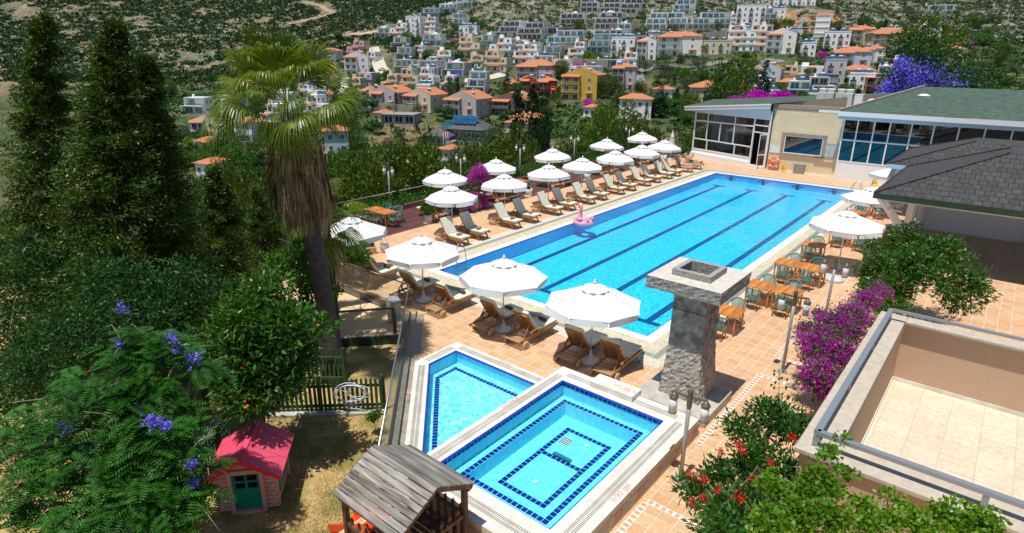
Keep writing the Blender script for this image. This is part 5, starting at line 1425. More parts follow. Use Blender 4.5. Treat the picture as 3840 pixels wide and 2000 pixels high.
# ------------------------------------------------------------------ loungers (foot towards +y, origin under the middle)
TK = woodmat('teak', (0.36, 0.165, 0.05), (0.50, 0.25, 0.085), (0.19, 0.075, 0.022), grain=(14, 2.2, 14), rough=.5)
TK2 = woodmat('weathered_teak', (0.40, 0.25, 0.13), (0.52, 0.34, 0.19), (0.22, 0.12, 0.06), grain=(2.2, 14, 14), rough=.6)
TW = mat('turned_wheel_wood', (0.50, 0.33, 0.17), (0.58, 0.40, 0.22), rough=.6, scale=9)
CU = mat('cream_cushion_fabric', (0.55, 0.555, 0.45), (0.62, 0.62, 0.51), rough=.8, scale=6, bump=.004, bscale=5)
PIP = mat('cushion_piping', (0.55, 0.52, 0.38), rough=.7)
def lounger(label):
 r_ = thing('sun_lounger', label, 'sun lounger', (0, 0, 0), 0, 'teak sun loungers around the pool')
 for sx in (-1, 1):
  q = MB(); x = sx * .33
  q.bar((x, -1.0, .285), (x, .98, .345), .035, .085); q.build('side_rail', TK, r_, bevel=.008)
  q = MB(); q.bar((x, .60, .33), (x, .72, .18), .04, .085); q.bar((x, .72, .19), (x, .80, 0.0), .04, .07); q.build('leg', TK, r_, bevel=.006)
  q = MB(); c = (x + sx * .06, -.68, .148)
  Mw = Matrix(((0, 0, 1, c[0] - .02), (1, 0, 0, c[1]), (0, 1, 0, c[2]), (0, 0, 0, 1)))
  q.lathe([(.03, 0), (.145, 0), (.148, .012), (.148, .03), (.03, .04)], (0, 0, 0), 22, Mw)
  q.mat(1)
  for j in range(5):
   a = 2 * math.pi * j / 5
   q.lathe([(.018, -.003), (.018, .0435)], (.08 * math.cos(a), .08 * math.sin(a), 0), 8, Mw)
  q.lathe([(.012, -.006), (.012, .05)], (0, 0, 0), 8, Mw)
  q.build('wheel', [TW, mat('wheel_hole_shadow', (0.05, .03, .02), rough=1)] if not bpy.data.materials.get('wheel_hole_shadow') else [TW, bpy.data.materials['wheel_hole_shadow']], r_)
  q = MB()
  pts = [(x + sx * .03, -.42, .44), (x + sx * .03, -.34, .50), (x + sx * .03, -.18, .52), (x + sx * .03, .0, .49), (x + sx * .03, .12, .42), (x + sx * .03, .2, .35)]
  for a_, b_ in zip(pts[:-1], pts[1:]): q.bar(a_, b_, .06, .028)
  q.bar((x + sx * .03, -.36, .30), (x + sx * .03, -.36, .49), .035, .05); q.bar((x + sx * .03, -.08, .32), (x + sx * .03, -.08, .50), .03, .04)
  q.build('armrest', TK, r_)
 q = MB()
 for y in (-.90, -.82, -.74, -.66, -.58): q.box(-.31, .31, y - .026, y + .026, .275, .297)
 q.build('tail_shelf', TK2, r_)
 q = MB()
 for i in range(9): y = .0 + i * .107; q.box(-.312, .312, y - .035, y + .035, .345 + y * .03, .367 + y * .03)
 q.box(-.31, .31, .70, .735, .22, .26); q.box(-.31, .31, -.64, -.60, .12, .15)
 q.build('seat_slats', TK, r_)
 th = R(58); d_ = Vector((0, -math.cos(th), math.sin(th))); n_ = Vector((0, math.sin(th), math.cos(th)))
 h0 = Vector((0, -.10, .36)); q = MB(); Lb = .80
 for sx in (-1, 1): q.bar(h0 + Vector((sx * .285, 0, 0)), h0 + Vector((sx * .285, 0, 0)) + d_ * Lb, .045, .03, up=n_)
 q.bar(h0 + Vector((-.285, 0, 0)) + d_ * Lb, h0 + Vector((.285, 0, 0)) + d_ * Lb, .03, .06, up=n_)
 q.bar(h0 + Vector((-.285, 0, 0)), h0 + Vector((.285, 0, 0)), .03, .05, up=n_)
 for i in range(9):
  x = -.225 + i * .05625; q.bar(h0 + Vector((x, 0, 0)), h0 + Vector((x, 0, 0)) + d_ * Lb, .032, .014, up=n_)
 q.build('backrest', TK, r_)
 q = MB()
 for sx in (-1, 1): q.bar(h0 + d_ * .45 + Vector((sx * .25, 0, 0)) - n_ * .02, Vector((sx * .27, -.66, .31)), .022, .035)
 q.bar(Vector((-.27, -.56, .38)), Vector((.27, -.56, .38)), .025, .03); q.build('prop', TK, r_)
 q = MB(); q.box(-.315, .315, -.02, .97, 0.0, .085, Matrix.Translation((0, 0, .375)) @ Matrix.Rotation(R(1.7), 4, 'X'))
 c1 = q.build('seat_cushion', CU, r_, bevel=.022)
 Mb = Matrix(((1, 0, 0, 0), (0, d_.y, n_.y, h0.y), (0, d_.z, n_.z, h0.z + .015), (0, 0, 0, 1)))
 q = MB(); q.box(-.315, .315, 0.03, .90, .022, .125, Mb); c2 = q.build('back_cushion', CU, r_, bevel=.022)
 for o_ in (c1, c2):
  for p_ in o_.data.polygons: p_.use_smooth = False
 return r_
proto = lounger('teak lounger')
used = [False]
def put_lounger(x, y, rz, lab):
 if not used[0]:
  used[0] = True; proto.location = (x, y, 0); proto.rotation_euler = (0, 0, rz); proto['label'] = lab; return proto
 return copy_tree(proto, (x, y, 0), rz, lab)
TWB = mat('brown_terry_towel', (0.075, 0.040, 0.024), (0.11, 0.06, 0.038), rough=1, scale=30, bump=.006, bscale=60)
TWT = mat('tan_terry_towel', (0.30, 0.19, 0.12), (0.38, 0.25, 0.17), rough=1, scale=30, bump=.006, bscale=60)
def towel(m, label, x, y, z, rz):
 q = MB(); q.smooth = True; r = .058; n = 14; vs = []
 for s, x_ in ((1, -.15), (1.02, -.145), (1.03, 0), (1.02, .145), (1, .15)):
  for j in range(n):
   a = 2 * math.pi * j / n; vs.append((x_, r * s * math.cos(a) * 1.08, r * .92 + r * s * .92 * math.sin(a)))
 q.add(vs, [(k * n + j, k * n + (j + 1) % n, (k + 1) * n + (j + 1) % n, (k + 1) * n + j) for k in range(4) for j in range(n)] + [tuple(range(n)), tuple(range(4 * n, 5 * n))])
 sp_ = [(.152, (r * .8 - .004 * k) * math.cos(k * .55), r * .92 + (r * .75 - .004 * k) * math.sin(k * .55)) for k in range(14)]
 q.tube(sp_, .003, 4)
 o_ = q.build('rolled_towel', m); o_.location = (x, y, z); o_.rotation_euler = (0, 0, rz)
 return tag(o_, label, 'towel', 'rolled towels on the loungers')
def lounger_at(x, y, rz, lab, tl=None, tm=None, tlab=None):
 put_lounger(x, y, rz, lab)
 if tl is not None:
  c, s = math.cos(rz), math.sin(rz); lx, ly = tl
  towel(tm, tlab, x + c * lx - s * ly, y + s * lx + c * ly, .478 + .03 * (ly), rz + rnd.uniform(-.06, .06))
nr_ = [(-2.45, 'farthest left, next to the palm trunk'), (-0.85, 'second from the palm, behind the glass balustrade'), (1.5, 'left one behind the glass corner by the litter bin'), (3.35, 'just right of the glass corner, by the palm shadows'),
    (5.6, 'left one of the pair under the middle near parasol'), (7.03, 'right one of the pair under the middle near parasol'), (8.95, 'left one of the pair beside the spa'), (10.18, 'nearest the stone chimney, right of the spa corner')]
for i, (x, lb) in enumerate(nr_):
 lounger_at(x, -2.62 if i < 6 else -2.55, R(rnd.uniform(-3, 3)), 'teak lounger, ' + lb, (0.02, .55) if i < 6 else None, TWB, 'brown towel roll on the lounger ' + lb)
ly = [2.93, 4.29, 6.92, 8.47, 10.69, 12.15, 14.28, 15.75, 17.92, 19.46, 21.61, 23.15, 25.08, 26.46, 28.67, 30.4]
for i, y in enumerate(ly):
 side = 'nearer' if i % 2 == 0 else 'farther'
 pr_ = ordn[i // 2]
 put = 'the %s lounger of the %s poolside pair from the ladder' % (side, pr_)
 if i < 14: lounger_at(-2.45, y + .36, R(-90 + rnd.uniform(-3, 3)), 'teak lounger with cream cushion, %s one of the %s poolside pair from the ladder' % (side, pr_), (0.02, .52), TWT, 'tan rolled towel on %s' % put)
 else: lounger_at(-2.45, y + .36, R(-90), 'teak lounger draped with a towel under the sunbathing %s' % ('woman' if i == 14 else 'man'))
bys = [(6.0, 'right behind the potted bush'), (8.0, 'behind the magenta bougainvillea'), (11.15, 'just right of the bougainvillea'), (12.2, 'under the second back parasol with a person on it'), (16.9, 'left one under the third back parasol'), (18.2, 'right one under the third back parasol'), (23.2, 'left one under the fourth back parasol'), (24.7, 'right one under the fourth back parasol'), (29.3, 'left one under the farthest back parasol'), (30.7, 'right one under the farthest back parasol')]
for i, (y, lb) in enumerate(bys):
 t_ = i in (0, 4, 6)
 lounger_at(-6.75, y, R(90 + rnd.uniform(-4, 4)), 'teak lounger on the timber deck, ' + lb, (0.02, .55) if t_ else None, TWT, 'tan rolled towel on the deck lounger ' + lb)
# ------------------------------------------------------------------ rattan chairs and slatted tables
CN = mat('honey_cane', (0.42, 0.22, 0.05), (0.25, 0.12, 0.03), rough=.45, scale=20)
CT = mat('teal_wicker', (0.03, 0.19, 0.17), (0.055, 0.27, 0.24), rough=.6, scale=45, contrast=(.4, .6))
def meshmat():
 m, nt, p = newmat('teal_open_weave'); p.inputs['Base Color'].default_value = (.04, .22, .20, 1); p.inputs['Roughness'].default_value = .5
 tc = _n(nt, 'ShaderNodeTexCoord'); ck = _n(nt, 'ShaderNodeTexChecker'); ck.inputs['Scale'].default_value = 70
 nt.links.new(tc.outputs['Object'], ck.inputs[0]); tr = _n(nt, 'ShaderNodeBsdfTransparent'); mx = _n(nt, 'ShaderNodeMixShader')
 ml = _n(nt, 'ShaderNodeMath', operation='MULTIPLY'); ml.inputs[1].default_value = .8
 nt.links.new(ck.outputs['Fac'], ml.inputs[0]); nt.links.new(ml.outputs[0], mx.inputs[0]); nt.links.new(p.outputs[0], mx.inputs[1]); nt.links.new(tr.outputs[0], mx.inputs[2])
 nt.links.new(mx.outputs[0], nt.nodes['Material Output'].inputs[0]); return m
CM = meshmat()
def chair(label):   # faces +y (towards the table)
 r_ = thing('rattan_chair', label, 'chair', (0, 0, 0), 0, 'teal and cane bistro chairs')
 q = MB(); q.smooth = True
 pts = [(.23 * math.cos(a), .22 * math.sin(a) * (1.05), .44) for a in [2 * math.pi * k / 18 for k in range(18)]]
 q.add([(p[0], p[1], .455) for p in pts] + [(p[0], p[1], .42) for p in pts], [tuple(range(18))] + [(i, 18 + i, 18 + (i + 1) % 18, (i + 1) % 18) for i in range(18)])
 q.build('seat', CT, r_)
 q = MB(); arc = []
 for k in range(15):
  t = k / 14; a = R(200 + 140 * t) ; a = math.pi + math.pi * t
  z = .66 + .20 * math.sin(math.pi * t) ** .8
  arc.append(Vector((.29 * math.cos(a), .06 + .30 * math.sin(a) - .05 * math.sin(math.pi * t), z)))
 q.tube(arc, .021, 7)
 q.mat(0); hb = q.build('back_hoop', CT, r_)
 q = MB(); low_ = [Vector((p.x * .86, .02 + (p.y - .02) * .82, .47)) for p in arc]
 q.smooth = True
 i0_, i1_ = 3, 11
 for i in range(i0_, i1_): q.add([low_[i], low_[i + 1], arc[i + 1], arc[i]], [(0, 1, 2, 3)])
 q.build('backrest', CM, r_)
 for sx in (-1, 1):
  q = MB(); q.tube([(sx * .20, .18, .44), (sx * .235, .21, 0)], .018, 6).build('leg', CN, r_)
  q = MB(); q.tube([(sx * .28, .05, .67), (sx * .22, -.12, .42), (sx * .235, -.24, 0)], .018, 6).build('leg', CN, r_)
  q = MB(); q.tube([arc[0 if sx > 0 else 14] * 1.0 if False else (sx * .29, .06, .66), (sx * .27, .17, .58), (sx * .22, .19, .44)], .018, 6).build('armrest', CN, r_)
  MB().tube([(sx * .22, -.17, .20), (sx * .22, .19, .20)], .011, 5).build('stretcher', CN, r_)
 q = MB(); q.tube([(-.22, .19, .22), (.22, .19, .22)], .011, 5); q.tube([(-.22, -.2, .22), (.22, -.2, .22)], .011, 5)
 q.tube([(-.2, -.22, .10), (0, -.17, .36), (.2, -.22, .10)], .011, 5); q.tube([(-.2, .2, .10), (0, .18, .36), (.2, .2, .10)], .011, 5)
 q.build('brace', CN, r_)
 return r_
cproto = chair('x'); cused = [False]
def put_chair(x, y, rz, lab):
 if not cused[0]:
  cused[0] = True; cproto.location = (x, y, 0); cproto.rotation_euler = (0, 0, rz); cproto['label'] = lab; return
 copy_tree(cproto, (x, y, 0), rz, lab)
OT = woodmat('orange_oiled_slats', (0.60, 0.21, 0.035), (0.72, 0.29, 0.055), (0.36, 0.11, 0.02), grain=(14, 1.5, 14), rough=.42)
def table(label, sx=.93, sy=.90):
 r_ = thing('slatted_table', label, 'table', (0, 0, 0), 0, 'orange slatted dining tables')
 q = MB(); n = 11
 for i in range(n):
  x = -sx / 2 + .035 + (sx - .07) * (i + .5) / n; w_ = (sx - .07) / n - .008; q.box(x - w_ / 2, x + w_ / 2, -sy / 2 + .001, sy / 2 - .001, .70, .722)
 q.box(-sx / 2, -sx / 2 + .033, -sy / 2, sy / 2, .695, .7225); q.box(sx / 2 - .033, sx / 2, -sy / 2, sy / 2, .695, .7225); q.box(-sx / 2 + .034, sx / 2 - .034, -.3, -.25, .67, .699); q.box(-sx / 2 + .034, sx / 2 - .034, .25, .3, .67, .699)
 q.build('tabletop', OT, r_)
 for a in (-1, 1):
  for b_ in (-1, 1):
   x, y = a * (sx / 2 - .07), b_ * (sy / 2 - .08); MB().box(x - .025, x + .025, y - .025, y + .025, 0, .695).build('leg', OT, r_)
 return r_
tproto = table('x'); tused = [False]
def put_table(x, y, rz, lab):
 if not tused[0]:
  tused[0] = True; tproto.location = (x, y, 0); tproto.rotation_euler = (0, 0, rz); tproto['label'] = lab; return
 copy_tree(tproto, (x, y, 0), rz, lab)
rows = [(11.60, 2.2, 1, 'first'), (11.65, 5.35, 2, 'second'), (11.62, 8.75, 2, 'third'), (11.72, 12.2, 1, 'fourth'),
  (12.1, 15.6, 2, 'fifth'), (11.85, 20.2, 1, 'sixth'), (11.7, 23.1, 2, 'seventh')]
for (x, y, n, lb) in rows:
 for k in range(n):
  tx = x + k * .955; nm = '' if n == 1 else (' left table' if k == 0 else ' right table')
  put_table(tx, y, 0, 'orange slatted table,%s the %s table group from the chimney' % (' alone in' if n == 1 else nm.replace('table', 'half of'), lb))
  pos = '' if n == 1 else (' left' if k == 0 else ' right')
  put_chair(tx + rnd.uniform(-.05, .05), y - .72 + rnd.uniform(-.06, .04), R(rnd.uniform(-8, 8)), 'teal rattan chair, near%s side of the %s table group from the chimney' % (pos, lb))
  put_chair(tx + rnd.uniform(-.05, .05), y + .70 + rnd.uniform(-.04, .06), R(180 + rnd.uniform(-8, 8)), 'teal rattan chair, far%s side of the %s table group from the chimney' % (pos, lb))
for k in range(2):
 nm = 'left' if k == 0 else 'right'
 put_table(-8.35 + .955 * k, 3.25, 0, 'orange slatted table, %s one of the pair on the timber deck by the glass corner' % nm)
 put_chair(-8.35 + .955 * k, 2.55, R(4), 'teal rattan chair at the near %s side of the timber deck table' % nm)
 put_chair(-8.3 + .955 * k, 3.98, R(184), 'teal rattan chair at the far %s side of the timber deck table' % nm)
put_chair(-6.75, 3.2, R(95), 'teal rattan chair at the right-hand head of the timber deck table')
put_table(-7.3, 14.6, 0, 'orange slatted table on the timber deck between the second and third back parasols')
put_chair(-6.6, 14.5, R(90), 'teal rattan chair at the head of the deck table between the back parasols')
put_chair(-7.3, 13.9, R(0), 'teal rattan chair on the near side of the deck table between the back parasols')
# ------------------------------------------------------------------ lamp posts
LP = mat('bronze_lamp_metal', (0.16, 0.14, 0.10), (0.22, 0.19, 0.13), rough=.45, metal=.5, scale=10)
LGY = mat('grey_painted_post', (0.30, 0.31, 0.31), (0.36, 0.36, 0.35), rough=.4, metal=.3, scale=3)
OP = mat('opal_lantern_glass', (0.66, 0.68, 0.68), (0.74, .75, .74), rough=.3, scale=3)
def lamp(label, loc, rz=0, h=2.45):
 r_ = thing('lamp_post', label, 'lamp post', loc, rz, 'twin-lantern lamp posts')
 MB().tube([(0, 0, 0), (0, 0, h - .35)], .045, 12).build('pole', LGY, r_)
 MB().lathe([(.055, 0), (.058, .02), (.055, .34), (.062, .35), (.062, .38), (.02, .44), (.0, .46)], (0, 0, h - .36), 12).build('pole_cap', LP, r_)
 MB().lathe([(.0, 0), (.14, 0), (.14, .02), (.06, .05), (.05, .09)], (0, 0, 0), 18).build('base_plate', LGY, r_)
 for s in (-1, 1):
  MB().bar((s * .05, 0, h - .13), (s * .36, 0, h - .10), .035, .05).build('arm', LP, r_)
  x = s * .33
  a = MB(); a.lathe([(.0, 0), (.092, .0), (.092, .025), (.0, .025)], (x, 0, h - .60), 16); a.lathe([(.098, 0), (.098, .035), (.06, .06), (.055, .10), (.02, .12), (0, .12)], (x, 0, h - .235), 16)
  ln_ = a.build('lantern', LP, r_)
  MB().lathe([(.086, 0), (.088, .34)], (x, 0, h - .575), 16).build('lantern_glass', OP, ln_)
 return r_
lamp('grey twin-lantern lamp post nearest the viewer, beside the raised spa', (13.78, -5.96, 0), R(8), 2.2)
lamp('grey twin-lantern lamp post between the chimney and the bougainvillea', (13.98, .47, 0), R(4), 2.5)
lamp('grey twin-lantern lamp post in front of the dining tables, farther from the chimney', (14.08, 4.6, 0), R(3), 2.5)
for i, (x, y, lb) in enumerate([(-9.75, 5.45, 'behind the timber deck table'), (-9.75, 11.4, 'behind the second back parasol'), (-9.8, 17.6, 'behind the third back parasol'), (-9.8, 24.6, 'behind the fourth back parasol'), (-9.8, 33.5, 'behind the farthest back parasol')]):
 lamp('twin-lantern lamp post beyond the glass balustrade, ' + lb, (x, y, -.3), R(5), 3.0)
# ------------------------------------------------------------------ pool ladders
def ladder(label, loc, rz):
 r_ = thing('pool_ladder', label, 'ladder', loc, rz, 'steel pool ladders')
 for s in (-.3, .3):
  pts = [(s, .48, 0)] + [(s, .48, .4), (s, .45, .6), (s, .36, .74), (s, .22, .78), (s, .08, .72), (s, -.02, .52), (s, -.08, .2), (s, -.12, -.1), (s, -.12, -.6)]
  MB().tube(pts, .021, 8).build('rail', M['steel'], r_)
  MB().lathe([(.05, 0), (.05, .015), (.03, .03)], (s, .48, 0.01), 10).build('flange', M['steel'], r_)
 for z in (-.12, -.36): MB().box(-.3, .3, -.17, -.09, z - .015, z + .015).build('step', M['steel'], r_)
 return r_
ladder('stainless pool ladder at the near left corner of the big pool', (-.0, 1.3, 0), R(90))
ladder('stainless pool ladder at the far right corner of the big pool', (9.85, 29.3, 0), R(-90))
# ------------------------------------------------------------------ inflatable flamingo
FP = mat('pink_vinyl', (0.85, 0.30, 0.42), (0.90, 0.40, 0.50), rough=.25, scale=3, coat=.4)
fl = thing('inflatable_flamingo', 'pink inflatable flamingo ring floating near the left side of the pool', 'pool float', (.55, 10.35, 0.0), R(55))
q = MB(); N = 26; q.tube([(.38 * math.cos(2 * math.pi * k / N), .44 * math.sin(2 * math.pi * k / N), .13) for k in range(N)], .20, 12, closed=True); q.build('ring', FP, fl)
q = MB(); nk = [(0, .42, .2), (0, .56, .40), (0, .54, .60), (0, .42, .74), (0, .42, .88), (0, .50, .98), (0, .60, .98), (0, .66, .90)]
q.tube(nk, [.14, .12, .10, .09, .088, .10, .10, .07], 12); q.build('neck', FP, fl)
MB().tube([(0, .66, .90), (0, .70, .8), (0, .68, .72)], [.06, .045, .02], 8).build('beak', mat('black_vinyl', (0.01, .012, .03), rough=.3), fl)
MB().lathe([(.02, -.015), (.028, 0), (.02, .015)], (0, 0, 0), 8, Matrix.Translation((.1, .56, .98)) @ Matrix.Rotation(R(90), 4, 'Y')).build('eye', mat('blue_eye', (.02, .08, .4), rough=.3), fl)
for s in (-1, 1):
 q = MB(); q.tube([(s * .30, .05, .2), (s * .38, -.12, .33), (s * .36, -.36, .40), (s * .28, -.5, .46)], [.08, .13, .10, .03], 10); q.build('wing', FP, fl)
q = MB(); q.tube([(0, -.4, .2), (0, -.55, .36), (0, -.62, .44)], [.12, .08, .03], 8); q.build('tail', FP, fl)
# ------------------------------------------------------------------ pots and tubs
def pot(label, loc, prof, m, cat='plant pot', name='plant_pot', saucer=None, soil=None):
 r_ = thing(name, label, cat, loc)
 MB().lathe(prof, (0, 0, 0), 22).build('pot', m, r_)
 if saucer: MB().lathe([(0, 0.004), (saucer, .005), (saucer + .02, .04), (saucer - .02, .035), (0, .02)], (0, 0, 0), 20).build('saucer', m, r_)
 if soil: MB().lathe([(0, 0), (soil[0], 0), (soil[0], .01), (0, .012)], (0, 0, soil[1]), 16).build('soil', mat('dark_potting_soil', (.03, .02, .012), rough=1) if not bpy.data.materials.get('dark_potting_soil') else bpy.data.materials['dark_potting_soil'], r_)
 return r_
PT = mat('pale_glazed_pot', (0.52, .45, .40), (0.60, .53, .48), rough=.3, scale=4)
PW_ = mat('white_glazed_pot', (0.62, .60, .56), (0.7, .68, .63), rough=.3, scale=4)
cyl = [(0, .02), (.20, .02), (.24, .3), (.26, .5), (.235, .5), (.22, .42), (0, .42)]
r_ = pot('pale glazed pot with a leafy green bush at the near end of the timber deck', (-5.98, 4.95, 0), cyl, PT, saucer=.26, soil=(.22, .43))
bushy('bush', None, None, (0, 0, 0), [(0, 0, .85, .36, .36, .35)], 1500, .10, .05, LF['mid'], BARK, clumps=22, csize=.12, trunk_r=.02, seed=3, crown='foliage', root=r_)
r_ = pot('white cylinder pot with a small clipped plant, beside the second pair of deck loungers', (-5.95, 13.75, 0), cyl, PW_, saucer=.27, soil=(.22, .43))
bushy('b', None, None, (0, 0, 0), [(0, 0, .52, .17, .17, .07)], 300, .08, .05, LF['mid'], None, clumps=8, csize=.06, seed=4, crown='foliage', root=r_)
MB().tube([(0, 0, .4), (.02, .03, .62), (.06, .06, .72)], .02, 6).build('stem', BARK, r_)
r_ = pot('white cylinder pot with a low yellow-green plant, behind the fourth poolside parasol', (-6.0, 20.75, 0), cyl, PW_, saucer=.27, soil=(.22, .43))
bushy('b', None, None, (0, 0, 0), [(0, 0, .55, .22, .22, .1)], 400, .08, .05, LF['vine'], None, clumps=8, csize=.06, seed=5, crown='foliage', root=r_)
r_ = pot('white pot with a broad leafy plant on the timber deck near its far end', (-6.1, 27.5, 0), cyl, PW_, saucer=.27, soil=(.22, .43))
bushy('b', None, None, (0, 0, 0), [(0, 0, .75, .42, .42, .25)], 1000, .10, .05, LF['mid'], None, clumps=18, csize=.12, seed=6, crown='foliage', root=r_)
r_ = pot('tall white conical planter near the furled parasol', (-5.2, 31.4, 0), [(0, 0), (.15, 0), (.27, .72), (.24, .72), (.22, .64), (0, .64)], PW_, soil=(.22, .65))
bushy('b', None, None, (0, 0, 0), [(0, 0, .76, .2, .2, .06)], 300, .07, .04, LF['vine'], None, clumps=8, csize=.05, seed=7, crown='foliage', root=r_)
pot('empty pale glazed jar at the corner of the short glass screen', (-3.72, .12, 0), [(0, .02), (.13, .02), (.20, .18), (.21, .30), (.16, .42), (.17, .47), (.19, .48), (.17, .47), (.13, .42), (.12, .3), (0, .3)], PT, soil=(.125, .31))
r_ = pot('pale pot with a round yellow-green bush beside the fruiting loquat', (14.75, 8.3, 0), [(0, .02), (.20, .02), (.27, .38), (.29, .44), (.26, .45), (.23, .38), (0, .38)], mat('pinkish_pot', (.55, .42, .36), (.62, .5, .43), rough=.4), saucer=.28, soil=(.22, .38))
bushy('b', None, None, (0, 0, 0), [(0, 0, .72, .46, .46, .30)], 3000, .075, .05, LF['vine'], BARK, clumps=50, csize=.13, seed=8, trunk_r=.03, crown='foliage', root=r_)
WB = mat('tan_wicker_weave', (0.30, .17, .05), (0.20, .11, .035), rough=.6, scale=50)
def tub(label, loc, r=.4, h=.78):
 t_ = thing('wicker_tub_table', label, 'side table', loc, 0, 'round wicker tubs with glass tops')
 MB().lathe([(0, 0), (r * .95, 0), (r, .05), (r, h - .04), (r * .97, h), (0, h)], (0, 0, 0), 26).build('drum', WB, t_)
 MB().lathe([(0, 0), (r * 1.15, 0), (r * 1.15, .012), (0, .012)], (0, 0, h + .002), 26).build('glass_top', mat('grey_glass_top', (.22, .26, .26), rough=.08) if not bpy.data.materials.get('grey_glass_top') else bpy.data.materials['grey_glass_top'], t_)
tub('round wicker tub with a glass top beside the dark parasol shadow, nearer one', (14.15, 12.0, 0))
tub('round wicker tub with a glass top by the white pavilion post, farther one', (14.05, 17.9, 0), .42)
wc = copy_tree(ya, (14.7, 10.9, 0), R(200), 'tan wicker tub chair beside the nearer round wicker tub', 'wicker tub chairs')
copy_tree(ya, (14.75, 16.6, 0), R(200), 'wicker tub chair at the edge of the pavilion beside the farther wicker tub', 'wicker tub chairs')
bn = thing('litter_bin', 'square stainless litter bin standing inside the glass corner behind a lounger', 'litter bin', (2.35, -4.2, -.16), R(-20))
bn.location = (2.3, -4.35, -.16)
MB().box(-.24, .24, -.18, .18, 0, .80).build('body', mat('worn_stainless', (.42, .40, .37), (.5, .48, .44), rough=.4, metal=.5), bn, bevel=.01)
MB().box(-.25, .25, -.19, .19, .80, .84).build('lid', mat('bluish_steel_lid', (.42, .48, .54), rough=.3, metal=.5), bn); MB().lathe([(.0, 0), (.03, 0), (.03, .02)], (-.05, .05, .84), 8).build('knob', M['steel'], bn)
for x, y, lb in ((13.2, 9.85, 'pale grey parasol weight standing empty by the third dining table'), (13.4, 16.6, 'pale grey parasol weight standing behind the fifth dining table')):
 q = thing('parasol_weight', lb, 'parasol weight', (x, y, 0)); MB().lathe([(0, 0), (.38, 0), (.40, .04), (.38, .11), (.14, .17), (.05, .2), (0, .2)], (0, 0, 0), 8).build('base', BS, q)
for k, (x, y) in enumerate(((0.3, -2.55), (2.15, -1.95))):
 pass
